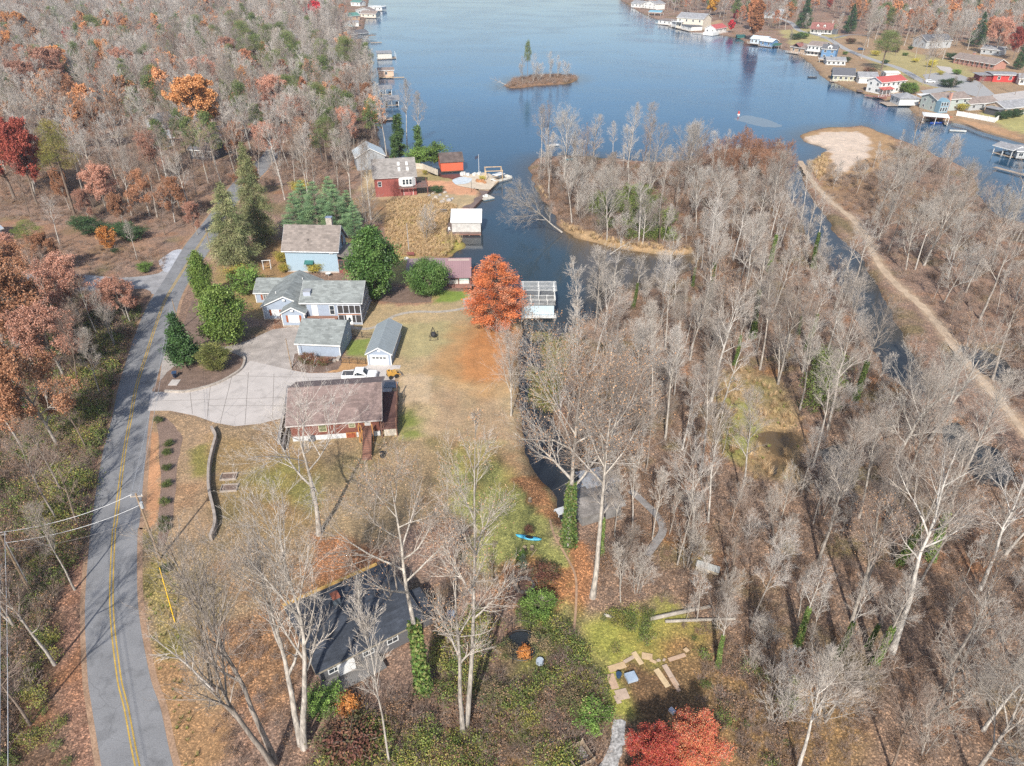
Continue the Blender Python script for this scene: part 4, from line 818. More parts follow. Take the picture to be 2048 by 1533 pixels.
under('undergrowth', [(1390,1290),(1600,1330),(1600,1560),(1480,1560),(1420,1440),(1390,1400)], .8, UB+UG[:1], .5, 1.1, EX, 7)
under('undergrowth', [(860,1060),(990,1060),(1010,1180),(1000,1260),(880,1270),(850,1180)], .5, UB, .3, .8, (), 8)
under('undergrowth', [(430,1260),(570,1230),(640,1370),(640,1560),(420,1560)], .6, UB, .3, .8, (), 9)
under('bramble_patch', [(1210,1230),(1300,1220),(1400,1250),(1390,1290),(1300,1280),(1220,1310),(1190,1290)], 2.2, UG, .4, .9, (), 10)
under('bramble_patch', [(1045,1205),(1100,1200),(1105,1255),(1045,1250)], 2.4, UG[:1], .5, 1.1, (), 11)
under('bramble_patch', [(900,1390),(1200,1350),(1210,1500),(1180,1560),(860,1560)], .6, UG, .5, 1.1, (), 12)
under('bramble_patch', [(210,640),(240,700),(200,850),(190,930),(160,1060),(150,1120),(60,1130),(20,1050),(60,900),(120,760)], 1.6, UG, .6, 1.5, (), 13)
under('bramble_patch', [(-60,1100),(140,1120),(110,1300),(150,1540),(-100,1560)], .5, UG, .5, 1.0, (), 26)
under('bramble_patch', [(1185,400),(1290,380),(1350,440),(1340,490),(1230,480),(1190,450)], .5, UG[:1], 1.2, 2.4, (), 14)
under('bramble_patch', [(1620,720),(1680,720),(1690,850),(1630,850)], .8, UG[:1], 1.0, 2.2, (), 15)
REEDM = [tuft(81, 1.3, 90, [(.60,.42,.24), (.54,.35,.19), (.66,.50,.30)], .014), tuft(82, 1.0, 70, [(.58,.45,.23), (.50,.33,.18)], .014)]
GRM = [tuft(83, .45, 40, [(.36,.28,.12), (.28,.27,.09)], .02, .9), tuft(84, .35, 36, [(.22,.27,.06), (.30,.30,.09)], .02, .9)]
under('reed_bed', [(775,400),(850,395),(915,412),(903,440),(893,468),(890,515),(800,512),(770,470)], 4.5, REEDM, .35, .7, (), 16)
under('reed_fringe', [(880,465),(938,480),(935,500),(890,515)], 1.6, [GRM[1], REEDM[1]], .9, 1.8, (), 17)
under('reed_fringe', [(1060,340),(1090,390),(1118,440),(1165,466),(1290,490),(1390,500),(1392,520),(1290,508),(1160,480),(1110,450),(1056,360)], 1.2, REEDM, .5, 1.0, (), 18)
under('marsh_grass', [(1440,750),(1500,740),(1560,780),(1590,830),(1600,900),(1590,960),(1500,960),(1450,900),(1440,830)], .8, GRM+REEDM, .5, 1.2, (), 19)
under('reed_fringe', [(1596,280),(1630,300),(1660,320),(1640,370),(1600,380),(1590,320)], .8, REEDM, .6, 1.2, [TRX], 20)
under('rough_grass', [(278,1060),(330,1090),(360,1200),(360,1340),(410,1560),(350,1560),(290,1340)], 1.0, GRM, .4, .9, [ROADX], 21)
under('island_scrub', ISLAND, .5, UB, .6, 1.3, (), 22, z=-.3)
# ---- red tinged alder scrub at the tip of the peninsula
RED_T = barkmat('russet_twig_bark', (.40,.22,.14), var=.2, vr=.2)
ALD = bare('russet_scrub_tree', 111, 9, .08, bare=.08, spread=.7, limb=.5, n=(14, 8, 6), lev=3, stems=3, bark=RED_T, twigm=RED_T, twig=.014)
for i, (u, v) in enumerate([(1400,345),(1425,340),(1455,335),(1480,330),(1510,332),(1540,335),(1560,350),(1500,350),(1470,355),(1440,360),(1530,370),(1560,385)]):
    put(ALD, u, v, h=8+i % 4, label='russet twigged scrub tree at the lake end of the peninsula', cat='scrub tree', group='russet scrub trees by the sand bar')
# ================================================================== LEAFY TREES AND EVERGREENS
cone = lambda t: (1-t)**.8*(.25+.75*min(1, t*6))
dome = lambda t: max(0, 1-(2*t-.75)**2/1.6)**.5 if t < 1 else 0
egg = lambda t: math.sin(math.pi*(.12+.86*t))**.7*(1-.35*t)
tallcone = lambda t: (1-t*.93)*(.55+.45*min(1, t*8))
CY = conifer('bald_cypress', 201, 15, 5.2, lambda t: (math.cos(t*math.pi/2)**.55)*(.70+.30*min(1, t*5)), nb=300, per=150, col=((.44,.125,.045), (.50,.165,.065), (.35,.095,.035), (.42,.19,.11)), up=.22, droop=.1, cs=.42, asp=.22, puff=.34, flat=.3, tr=.35, lump=.35, plates=0)
put(CY, 990, 660, h=15.0, label='rust orange bald cypress on the lawn beside the boathouse with the open rafters', sxy=.98)
MG = [(.035,.075,.018), (.05,.10,.022), (.065,.125,.03), (.09,.15,.04)]
MAG = conifer('magnolia', 202, 13, 4.2, egg, nb=210, per=170, col=MG, cs=.42, asp=.55, puff=.5, flat=.2, up=.35, m=GLOSS, inner=.5)
MAGR = conifer('magnolia', 203, 7, 4.0, dome, nb=190, per=170, col=MG[1:], cs=.34, asp=.55, puff=.45, flat=.2, up=.4, m=GLOSS, inner=.5, start=.04)
MAGL = conifer('magnolia', 204, 12, 4.0, egg, nb=190, per=170, col=[(.06,.11,.022), (.10,.15,.03), (.14,.19,.045), (.10,.15,.03)], cs=.42, asp=.55, puff=.55, flat=.2, up=.35, m=GLOSS, inner=.5)
put(MAG, 752, 598, h=hgt(752,598,452)*.97, label='tall dark glossy magnolia right of the light blue house', group=None)
put(MAGR, 855, 588, h=6.3, label='round dark magnolia in front of the long mauve roofed boathouse')
put(MAGL, 458, 690, h=hgt(458,690,575), label='broad glossy magnolia with yellow green leaves left of the grey house')
put(MAGL, 415, 610, h=hgt(415,610,505), label='narrow glossy magnolia by the road, behind the utility pole', sxy=.55)
HOL = conifer('holly', 205, 9.5, 2.7, tallcone, nb=150, per=140, col=[(.025,.055,.018), (.04,.08,.025), (.05,.10,.03)], cs=.34, asp=.55, puff=.4, flat=.1, up=.3, m=GLOSS, inner=.4, start=.1, lump=.3)
put(HOL, 372, 735, h=hgt(372,735,628), label='dark pointed holly in the planting bed by the road', sxy=.95)
JUN = conifer('juniper', 206, 5, 2.2, egg, nb=150, per=140, col=[(.14,.15,.045), (.19,.19,.06), (.10,.12,.035)], cs=.3, asp=.2, puff=.28, up=.7, inner=.3, start=.02)
put(JUN, 432, 742, h=5.0, label='plump olive green juniper in the planting bed', cat='shrub', sxy=1.15)
DEO = conifer('deodar_cedar', 207, 17, 5.2, lambda t: (1-t)**.7*(.6+.4*min(1, t*5)), nb=300, per=260, col=[(.15,.16,.07), (.20,.205,.09), (.12,.14,.06), (.23,.22,.11)], cs=.42, asp=.2, puff=.5, flat=.45, up=-.02, droop=.35, inner=.15, tr=.35, lump=.35)
put(DEO, 476, 535, h=hgt(476,535,365), label='shaggy olive green cedar at the road bend, the nearer of two', sxy=1.0)
put(DEO, 522, 490, h=hgt(522,490,285), label='thin olive green cedar behind the shaggy one at the road bend', sxy=.62)
WP = conifer('white_pine', 208, 15, 4.8, lambda t: (1-t)**.75*(.7+.3*min(1, t*4)), nb=200, per=260, col=[(.13,.22,.11), (.17,.26,.135), (.11,.19,.09), (.20,.29,.13)], cs=.38, asp=.17, puff=.45, flat=.55, up=.18, inner=.25, plates=13, tr=.28, lump=.3)
for (u, v, vt), lb in zip([(598,482,385),(640,478,362),(678,478,368),(712,480,405),(612,452,360),(668,452,352),(700,455,380)],
        ['blue green white pine left end of the row behind the light blue house', 'blue green white pine standing behind the ridge of the light blue house', 'blue green white pine behind the chimney of the light blue house', 'blue green white pine right of the light blue house chimney', 'blue green white pine in the second row, left of three', 'blue green white pine in the second row, middle of three', 'blue green white pine in the second row, right of three']):
    put(WP, u, v, h=hgt(u, v, vt), label=lb, group='white pines behind the light blue house')
YP = clumped('yellow_pine', 209, 16, .24, 2.6, 8.5, ncl=26, per=420, col=[(.22,.20,.045), (.28,.24,.06), (.17,.17,.04)], cs=.3)
put(YP, 150, 432, h=hgt(150,432,240), label='yellow green pine on a long bare trunk near the left edge')
PN = [clumped('pine', 210+i, 17, .24, 3.6, 9.0-i, ncl=34, per=420, col=[(.15,.19,.06), (.19,.22,.07), (.12,.16,.05)], cs=.36) for i in range(2)]
PL = [(300,160,95),(355,250,180),(90,160,90),(180,60,10),(400,90,30),(640,120,60),(470,200,130),(565,110,45),(495,120,30),(548,130,35),(585,150,60),(650,160,80),(560,180,100),(620,190,110),(700,165,72),(262,110,52),(200,100,30),(590,245,150),(645,260,165),(655,330,235),(318,210,130),(520,160,70),(605,215,140),(470,90,22),(440,110,50),(1010,0,0)][:-1]
for i, (u, v, vt) in enumerate(PL):
    x, y = G(u, v); put(PN[i % 2], u, v+6, h=min(22, hgt(u, v+6, vt)), label=None, group='green pines standing out of the bare left wood', cat='pine', sxy=1.35); HERO.append((bpy.context.scene.objects[-1] if False else None, None, None))
FP = clumped('spreading_pine', 215, 7, .2, 4.6, 3.2, ncl=26, per=420, col=[(.16,.20,.045), (.20,.23,.06), (.11,.15,.035)], cs=.3, rad=(.9, 1.5), base=.3, squash=.4)
put(FP, 62, 492, h=6.0, label='low spreading yellow green pine at the left edge above the side road')
# right shore evergreens
DKP = conifer('fir', 216, 17, 5.0, tallcone, nb=170, per=120, col=[(.04,.08,.035), (.055,.10,.04), (.03,.065,.03)], cs=.6, asp=.3, puff=.5, up=.15, inner=.3, lump=.3)
for (u, v, vt, sx), lb in zip([(1606,58,-5,1),(1697,68,8,.85),(2035,140,85,.8),(1950,95,25,.9),(1880,60,10,.8)], ['dark conifer left of the red roofed dormer house','dark conifer right of the red roofed dormer house','dark conifer behind the right end of the brick ranch house','green conifer above the grey roofs at the right','green conifer up the slope above the big bare shoreline trees']):
    put(DKP, u, v, h=min(24, hgt(u, v, vt)), label=lb, sxy=sx)
put(PN[0], 1762, 142, h=20, label='broad green pine beside the lane on the right shore', cat='pine', sxy=1.6)
put(PN[1], 1765, 60, h=19, label='green pine on the hillside above the lane', cat='pine', sxy=1.2)
OC = bare('orange_leaved_tree', 221, 19, .3, bare=.12, spread=.7, limb=.30, n=(26, 7, 6), lev=3, leaves=[(.46,.20,.09), (.52,.25,.12), (.38,.16,.08)], leafn=24, leafs=.5, sides=(5, 4, 3))
put(OC, 1505, 82, h=hgt(1505, 84, 8)*1.0, label='tall orange tree at the water on the far right shore', sxy=1.1)
put(OC, 1500, 60, h=24, label='taller orange tree behind the one at the water', sxy=.9)
OAKO = bare('oak', 222, 17, .36, bare=.30, spread=1.05, limb=.42, n=(15, 7, 6, 3), leaves=[(.62,.28,.10), (.70,.36,.16), (.52,.22,.08), (.66,.31,.13)], leafn=7, leafs=.36, bark=BARK)
put(OAKO, 408, 300, h=hgt(408,300,140)*.86, label='big orange leaved oak above the grey roofs in the left wood', sxy=1.15, rz=.5)
OAKR = bare('oak', 223, 15, .3, bare=.25, spread=.95, limb=.40, n=(15, 7, 6, 3), leaves=[(.36,.085,.06), (.44,.12,.08), (.28,.06,.045)], leafn=6, leafs=.32, bark=BARKD)
OAKP = bare('oak', 224, 14, .28, bare=.22, spread=1.0, limb=.44, n=(15, 7, 6, 3), leaves=[(.52,.26,.18), (.60,.33,.24), (.42,.19,.12)], leafn=4, leafs=.24, bark=BARK)
OAKB = bare('oak', 225, 14, .28, bare=.25, spread=1.0, limb=.44, n=(15, 7, 6, 3), leaves=[(.40,.19,.10), (.33,.15,.08), (.44,.23,.13)], leafn=5, leafs=.25, bark=BARK)
LT = [(OAKR,30,400,215,'deep red oak at the left edge above the yellow green pine',1.1),(OAKR,75,410,250,'dull red oak just right of the deep red one at the left edge',.8),
 (OAKP,110,215,95,'salmon leaved oak high in the left wood',1.2),(OAKP,60,230,130,'salmon leaved oak at the left, lower of two',1.2),(OAKO,232,160,85,'orange leaved oak left of the scarlet maple in the far wood',.7),
 (OAKP,262,175,100,'pale orange oak beside the scarlet maple in the far wood',.9),(OAKB,150,250,150,'rusty oak below the salmon ones in the left wood',.9),
 (OAKB,60,640,500,'rusty orange oak over the side road at the left edge',1.2),(OAKP,165,650,525,'pinkish brown oak overhanging the side road',1.2),(OAKP,255,645,560,'pinkish brown oak beside the road junction',1.0),
 (OAKB,20,740,560,'brown leaved oak at the left edge below the side road',1.1),(OAKP,130,760,620,'dull pink leaved oak in the middle of the left bank',1.0),(OAKB,120,900,700,'brown leaved oak low on the left bank',.8),
 (OAKB,350,445,365,'rust leaved oak on the red slope at the road bend',.9),(OAKB,300,432,350,'rust leaved oak on the red slope, second from the road',.9),(OAKP,215,430,335,'thin pinkish oak on the red slope behind the hedge',.9),(OAKB,140,420,345,'rusty young oak at the edge of the clay clearing',.6),
 (OAKB,480,250,190,'small rusty oak below the orange one',.6),(OAKP,600,300,200,'pink brown oak behind the road in the left wood',.9),(OAKB,690,235,150,'rusty oak by the left lake shore',.8),(OAKP,560,260,160,'pale rusty oak in the left wood near the pines',.9),(OAKB,735,255,175,'rusty oak at the water below the tan boathouse',.6),
 (OAKP,1990,110,40,'reddish oak on the right hillside',1.0),(OAKR,2025,120,60,'red oak at the right edge of the hillside',1.0),(OAKR,1655,25,-5,'dark red oak behind the dormer house',.8)]
LT += [(OAKB,500,400,330,'rusty tree hiding the road behind the cedars',.9),(OAKP,545,330,250,'pinkish oak where the road vanishes in the wood',1.0),(OAKO,60,110,30,'orange oak near the top left corner',.9),(OAKO,330,215,140,'orange oak left of the biggest orange one',.8),(OAKO,500,215,140,'orange oak right of the biggest orange one',.7),(OAKO,130,190,100,'bright orange oak in the upper left wood',1.0),(OAKP,210,120,60,'salmon oak near the top of the left wood',.9),(OAKP,460,150,80,'salmon oak among the pines',.8),(OAKO,255,80,30,'small orange oak near the top edge',.8),(OAKO,20,300,200,'orange oak above the deep red one',.8),
 (OAKP,395,470,410,'pinkish young oak at the roadside on the red slope',.8),(OAKB,250,455,390,'small rusty oak behind the dark hedge',.8),(OAKP,180,445,385,'small pinkish oak left of the dark hedge',.8),(OAKB,100,560,480,'rusty oak above the side road',1.0),(OAKP,20,545,470,'dull pink oak at the left edge above the side road',1.0),
 (OAKO,20,150,70,'orange oak high at the left edge',.8),(OAKR,150,120,60,'dull red oak near the top of the left wood',.8),(OAKB,350,120,70,'rusty oak near the top middle of the left wood',.8),(OAKP,420,200,120,'salmon oak behind the big orange one',1.0),(OAKB,200,300,210,'rusty oak in the middle of the left wood',.9),(OAKP,320,360,270,'pinkish oak below the grey roofs',.9),(OAKB,470,330,250,'rust oak beside the slate blue roof',.8),(OAKP,700,300,220,'pale pinkish oak by the lake above the red house',.8)]
for k, u, v, vt, lb, sx in LT: put(k, u, v, h=min(22, hgt(u, v, vt)), label=lb, sxy=sx)
MR = [(.50,.045,.035), (.62,.09,.045), (.55,.19,.05), (.40,.03,.04)]
MAPF = bare('red_maple', 226, 12, .25, bare=.2, spread=.95, limb=.42, n=(15, 7, 6), lev=3, leaves=[(.50,.035,.05), (.42,.03,.045), (.60,.06,.06)], leafn=22, leafs=.45, sides=(5, 4, 3))
for u, v, vt, lb, sx in ((312,165,108,'scarlet maple in the middle of the left wood',1.0),(632,62,8,'crimson maple beside the lane at the top left',1.2),(680,72,38,'bright red young maple beside the crimson one',.7),(1462,66,42,'dark red tree right of the little red roofed cottage',.9),(1470,45,22,'second dark red tree up the slope from the cottage',.8)):
    put(MAPF, u, v, h=min(20, hgt(u, v, vt)), label=lb, sxy=sx)
MAPY = bare('yellow_maple', 227, 12, .25, bare=.2, spread=.8, limb=.36, n=(15, 7, 6), lev=3, leaves=[(.62,.30,.03), (.70,.38,.05)], leafn=22, leafs=.5, sides=(5, 4, 3))
put(MAPY, 1419, 32, h=16, label='golden yellow maple behind the big white lake house')
# the Japanese maple pair at the bottom edge
MAPN = bare('red_maple', 228, 7, .16, bare=.10, spread=1.1, limb=.62, n=(20, 9, 7, 3), leaves=[(.50,.07,.05), (.56,.10,.06), (.54,.18,.08), (.38,.04,.04), (.58,.13,.11)], leafn=4, leafs=.14, bark=BARKD, up=.2)
MAPO = bare('red_maple', 229, 6, .14, bare=.10, spread=1.1, limb=.60, n=(18, 9, 7, 3), leaves=[(.55,.14,.07), (.50,.09,.06), (.58,.24,.10), (.44,.09,.06), (.48,.26,.14)], leafn=4, leafs=.13, bark=BARKD, up=.2)
put(MAPN, 1295, 1545, h=4.9, label='scarlet maple at the bottom edge beside the rubble track')
put(MAPO, 1378, 1535, h=4.8, label='orange red maple just right of the scarlet one')
put(MAPN, 1300, 1640, h=5, label='scarlet maple cut off by the bottom edge')
put(SAP[2], 1085, 1215, h=2.5, label='low leafless bush by the burnt patch', cat='bush')
# ---- shrubs
SH = conifer('shrub', 231, 2.2, 1.5, dome, nb=70, per=70, col=[(.10,.17,.035), (.15,.23,.05), (.08,.13,.03)], cs=.18, asp=.55, puff=.2, up=.5, m=LEAF, inner=.4, start=.03, tr=.05)
SHD = conifer('shrub', 232, 2.0, 1.6, dome, nb=70, per=70, col=[(.03,.06,.022), (.045,.08,.03)], cs=.18, asp=.55, puff=.2, up=.5, m=LEAF, inner=.4, start=.03, tr=.05)
SHO = conifer('shrub', 233, 3.2, 1.7, egg, nb=90, per=80, col=[(.50,.20,.05), (.58,.27,.09), (.42,.15,.04)], cs=.2, asp=.55, puff=.2, up=.5, m=LEAF, inner=.5, start=.03, tr=.05)
SHY = conifer('shrub', 234, 1.8, 1.4, dome, nb=60, per=60, col=[(.40,.32,.05), (.30,.28,.06)], cs=.18, asp=.4, puff=.25, up=.6, m=LEAF, inner=.3, start=.03, tr=.05)
SHR = conifer('shrub', 235, 1.3, .9, dome, nb=50, per=60, col=[(.16,.07,.05), (.10,.09,.04), (.20,.10,.06)], cs=.14, asp=.5, puff=.16, up=.6, m=LEAF, inner=.3, start=.03, tr=.04)
SHM2 = conifer('shrub', 238, 2.0, 1.5, dome, nb=60, per=50, col=[(.12,.12,.05), (.17,.13,.07), (.10,.13,.04), (.24,.17,.09)], cs=.16, asp=.55, puff=.26, up=.5, m=LEAF, inner=.3, start=.03, tr=.05)
WPY = conifer('young_pine', 239, 2.6, 1.1, lambda t: (1-t)**.7, nb=60, per=60, col=[(.10,.15,.10), (.14,.19,.13)], cs=.16, asp=.2, puff=.14, up=.3, inner=.2, tr=.05)
SHL = [(SH,497,588,4.6,'round mid green shrub left of the grey house',.95),(SHO,220,498,5.2,'bright orange oval shrub on the left slope',.75),(SHD,265,480,2.6,'dark hedge shrub right of the orange one',1.5),(SHD,240,470,2.4,'dark hedge shrub behind the orange one',1.5),(SHD,190,468,2.4,'dark hedge shrub left of the orange one',1.6),(SHD,165,455,2.2,'dark hedge shrub at the left end of the hedge',1.5),(SHD,232,508,1.0,'tiny dark shrub below the orange one',1.0),
 (SH,292,545,2.0,'spiky green shrub at the side road junction',1.0),(SHY,570,545,1.6,'yellow green shrub by the wall of the light blue house',1.0),(SHY,565,525,2.0,'yellow green shrub left of the light blue house',1.0),(SHY,632,546,1.8,'yellow flowering shrub against the light blue wall',1.2),(SHY,478,560,2.2,'golden bush by the cedar',1.4),(SHY,600,385,2.4,'yellow bush by the white pines',1.3),
 (SHR,616,727,1.6,'dark leaved shrub in the garage bed, left of three',1.1),(SHR,632,732,1.2,'reddish shrub in the garage bed, middle of three',1.1),(SHR,650,731,1.2,'reddish shrub in the garage bed, right of three',1.1),(SHD,752,600,1.8,'small green shrub at the foot of the tall magnolia',.9),
 (SH,1660,105-45,3.4,'round green shrub left of the dormer house lawn',1.4),(SH,1606,78,3.6,'clipped green shrub by the lake below the dormer house',1.5),(SHD,1590,80,3.4,'darker shrub beside the clipped one',1.4),(SH,1812,186,4.0,'round green shrub behind the red roofed white house',1.2),(SH,1822,188,3.2,'second round green shrub behind the red roofed white house',1.2),(SHD,1897,175,3.0,'dark green shrub beside the white car',1.8),
 (SHD,1990,225,3.0,'green shrub in front of the grey house row',1.1),(SHY,1920,222,2.4,'yellow green shrub by the grey house row',1.4),(SHD,1998,240,2.4,'clipped shrub on the bank by the white fence, first of four',1.0),(SHD,2010,238,2.4,'clipped shrub on the bank by the white fence, second of four',1.0),(SHD,2022,236,2.4,'clipped shrub on the bank by the white fence, third of four',1.0),(SHD,2034,234,2.4,'clipped shrub on the bank by the white fence, last of four',1.0),
 (SH,862,325,4.5,'leafy green bush beside the red boathouse',1.6),(SH,835,330,4.0,'green bush behind the pale fence by the red boathouse',1.3),(SHD,875,385,1.4,'low dark hedge on the bank below the red house',1.6),(SHY,850,350,1.2,'yellow green shrub at the pale fence',.8),(SHY,965,362,1.2,'yellow green shrub by the water steps',1.0),
 (WPY,1045,1140,2.6,'blue green young conifer by the stumps',.6),(SHM2,1012,1312,1.4,'olive brown bush at the left of the trampoline',1.0),(SHM2,1082,1300,1.5,'olive brown bush at the right of the trampoline',1.0),(SHO,1050,1318,1.7,'amber shrub in front of the black trampoline',.9),(SH,1080,1228,2.2,'bright green bush between the fire pit and the trampoline',1.1),(SHR,1090,1160,1.6,'dark leafless mound right of the fire pit',1.4),(SHR,1058,1068,1.0,'small dark bush just above the kayak',.9),(SHR,700,1505,2.2,'reddish brown bush at the bottom edge under the bare trees',1.6),(SH,650,1415,1.8,'dark green bush below the dark roofed house',1.3),(SH,1185,1445,1.6,'green bush left of the rubble track',1.5),(SHM2,1140,1415,1.7,'dark olive bush left of the garden plot',1.1),(SHM2,985,1400,1.5,'olive brown bush in the bottom tangle',1.2),(SHO,700,1420,1.6,'rusty low bush in the bottom tangle',1.5),(SH,1040,1120,1.2,'small green bush by the fire pit',.7),(SHD,330,1215-70,.8,'low green weed clump beside the pole',.9)]
for k, u, v, h, lb, sx in SHL: put(k, u, v, h=h, label=lb, cat='shrub', sxy=sx)
SHM = conifer('clipped_shrub', 236, .8, .7, dome, nb=40, per=40, col=[(.05,.075,.02), (.09,.11,.03)], cs=.12, asp=.5, puff=.12, up=.5, m=LEAF, inner=.3, start=.03, tr=.03)
for i, (u, v) in enumerate([(318,845),(338,892),(335,909),(335,940),(334,973),(331,1009),(331,1046),(330,1062)]):
    put(SHM, u, v, h=.7, label='low clipped shrub in the mulch strip, %s from the driveway' % ('first', 'second', 'third', 'fourth', 'fifth', 'sixth', 'seventh', 'eighth')[i], cat='shrub', group='clipped shrubs in the mulch strip')
# ivy clad dark evergreens by the lake left of the red boathouse
IVT = conifer('ivy_covered_tree', 237, 13, 2.0, lambda t: .5+.5*math.sin(t*9)**2*(1-t), nb=110, per=110, col=[(.05,.09,.03), (.08,.13,.04)], cs=.4, asp=.6, puff=.4, m=LEAF, inner=.2)
for (u, v, h), lb in zip([(800,318,14),(838,322,11),(790,330,9),(870,118+210,7)], ['ivy covered tree at the lake left of the pale fence', 'ivy covered tree behind the pale fence', 'lower ivy covered tree left of the pale fence', 'ivy covered stump tree by the red boathouse']): put(IVT, u, v, h=h, label=lb)
for (u, v, h), lb in zip([(775,330,24),(815,300,22),(840,312,20),(742,440,20),(620,420,19),(705,430,21),(730,470,12),(850,480,9)], ['tall bare tree at the lake behind the red house','tall bare tree at the lake left of the ivy covered ones','bare tree over the lake left of the red boathouse','bare tree with a pale trunk below the red house','bare tree between the white pines and the red house','tall white trunked tree left of the red house','small bare tree at the left of the reed bed','grey bare shrub tree in the reed bed']):
    put(B[1] if h > 15 else SAP[2], u, v, h=h, label=lb)
# little island trees
put(PN[0], 1055, 163, h=19, label='thin ragged pine on the little island', z=-.3, sxy=.45, cat='pine')
for (u, v, h), lb in zip([(1045,165,12),(1065,165,13),(1075,164,9),(1100,160,13),(1115,158,11),(1135,158,9)], ['pale bare tree at the left of the island pine','pale bare tree right of the island pine','low bare tree in the middle of the little island','leaning bare tree in the right half of the little island','second bare tree in the right half of the little island','low bare tree at the right tip of the little island']):
    put(B[4] if h > 10 else SAP[2], u, v, h=h, label=lb, z=-.3)
e = put(DEAD, 1012, 170, h=9, label='white dead branches lying in the water off the little island', cat='fallen tree', z=-.6); e.rotation_euler = (0, R(-70), 0)
# big bare trees among the right shore houses
for (u, v, h), lb in zip([(1722,118,26),(1855,165,24),(1845,170,20),(1885,120,19),(1920,80,18),(1610,70,14),(1930,60,20),(1580,100,12),(1900,190,8),(1952,200,10)], ['tall pale bare tree beside the lane on the right shore','tall bare tree left of the white car','second bare tree left of the white car','wide grey bare tree above the brick ranch house','wide grey bare tree behind the grey roof on the slope','bare tree by the lake lawn below the dormer house','pale bare tree high on the right slope','thin bare tree behind the brown roofed boathouse','small brown bare tree before the patio','small bare tree by the grey house row']):
    put(B[6] if h in (19, 18) else B[0], u, v, h=h, label=lb)
# leafy fringe over the still water below the open rafter boathouse
FR_ = [(.20,.20,.045), (.28,.25,.06), (.14,.16,.04), (.33,.26,.10)]
FRM = [brush(91, 1.8, 22, TWIGD, FR_, 420, sz=.2), brush(92, 1.4, 18, TWIG, FR_, 300, sz=.18)]
rsf = np.random.RandomState(91); q_ = W([(1062,672),(1100,668),(1160,672),(1150,720),(1118,775),(1108,820),(1062,800),(1058,740),(1080,700)]); qa = np.array(q_)
Pf = qa.min(0) + rsf.rand(900, 2)*(qa.max(0)-qa.min(0)); Pf = Pf[inpoly(Pf, q_)[0]]; Pf = Pf[fbm(Pf, 2.5, 5) > .47][:150]
scatter('waterside_scrub', FRM, Pf, rsf.uniform(.5, 1.1, len(Pf)), rsf, zoff=-.75)

# more planting among the right shore gardens
rq = random.Random(77)
RSH = [(1655,100),(1600,92),(1690,110),(1750,112),(1770,128),(1790,105),(1810,112),(1830,125),(1690,125),(1755,160),(1800,165),(1700,150),(1820,100),(1940,165),(1912,150),(1880,150),(1640,60),(1700,88),(1760,88),(1895,205),(1950,212),(1975,212),(2015,215),(1860,135),(1905,120),(1738,150)]
for i, (u, v) in enumerate(RSH):
    k = (SHD, SHR, SH, SHY)[i % 4]; put(k, u, v, h=rq.uniform(1.4, 3.2), label='low garden shrub among the right shore lawns', cat='shrub', group='garden shrubs of the right shore', sxy=rq.uniform(1, 1.6))
RST = [(1668,84,17),(1640,48,18),(1735,95,20),(1780,78,18),(1808,92,19),(1838,82,20),(1868,100,17),(1935,100,18),(1975,92,19),(2010,100,18),(2040,118,18),(1790,112,16),(1750,80,19),(1700,60,18),(1570,60,16),(1540,50,17),(1480,40,17),(1440,34,17),(1830,118,15),(1955,130,14),(1590,52,18),(2030,190,13)]
for i, (u, v, h_) in enumerate(RST): HERO.append((put(B[(0, 2, 6, 5, 3)[i % 5]], u, v, h=h_, group='bare trees among the right shore houses', rz=i), 'shore', B[0]))
# bare trees crowding the bank left of the road, beyond the edge too, whose shade falls on the asphalt
for i, (u, v, h_) in enumerate([(110,1330,15),(60,1450,14),(150,1180,12),(40,1260,15),(120,1050,14),(175,905,13),(205,800,12),(235,705,12),(262,650,11),(-60,1500,16)]):
    HERO.append((put(B[(5, 2, 0, 4)[i % 4]], u, v, h=h_, group='bare trees on the bank left of the road', rz=i*1.3), 'bank', B[0]))
# bare trees that close in round the far end of the road and the red slope
for i, (u, v, h_) in enumerate([(470,350,16),(500,300,17),(560,330,17),(575,290,16),(520,280,16),(590,370,15),(610,330,17),(430,380,14),(455,300,17),(570,400,14),(640,430,17),(725,395,15),(330,470,12),(275,520,9),(120,490,12),(225,425,15),(360,420,15),(60,430,14)]):
    HERO.append((put(B[(5, 0, 2, 1, 3)[i % 5]], u, v, h=h_, group='bare trees in the wood above the road bend', rz=i*1.7), 'upper', B[0]))
# ================================================================== BUILDINGS
WHITE = mat('white_paint', (.72,.72,.70), var=.06, fine=.04, rough=.5)
TRIM = WHITE
mat('dark_pile', (.16,.12,.10)); mat('maroon_paint', (.24,.085,.075), var=.15); mat('pale_pile', (.55,.48,.38)); mat('dark_brown_rail', (.20,.11,.08))
SPLIT = {'shutter', 'corner_trim', 'roof_vent', 'gable_vent', 'wall_lamp', 'corner_block', 'foundation', 'lower_wall', 'post', 'leg', 'pile', 'porch_wall', 'seat', 'arm', 'wheel', 'bench', 'steps'}
def siding(nm, c, p=.2, pd=.72): return mat(nm, c, pat='lap', ps=p, pd=pd, var=.08, fine=.04, rough=.7)
def roofm(nm, c, v=.18): return mat(nm, c, pat='shingle', ps=.55, var=v, sc=.5, fine=.10, fsc=5, rough=.9, pc=(.8,.8,.8))
def metalr(nm, c, p=.45): return mat(nm, c, pat='seam', ps=p, pd=.72, var=.08, sc=.4, fine=.03, rough=.45, spec=.5)
def boards(nm, c, p=.18, ax='plank'): return mat(nm, c, pat=ax, ps=p, pd=.55, var=.25, sc=.6, fine=.15, rough=.85)
def T(x, y, z, a=0.0): return Matrix.Translation((x, y, z)) @ Matrix.Rotation(a, 4, 'Z')
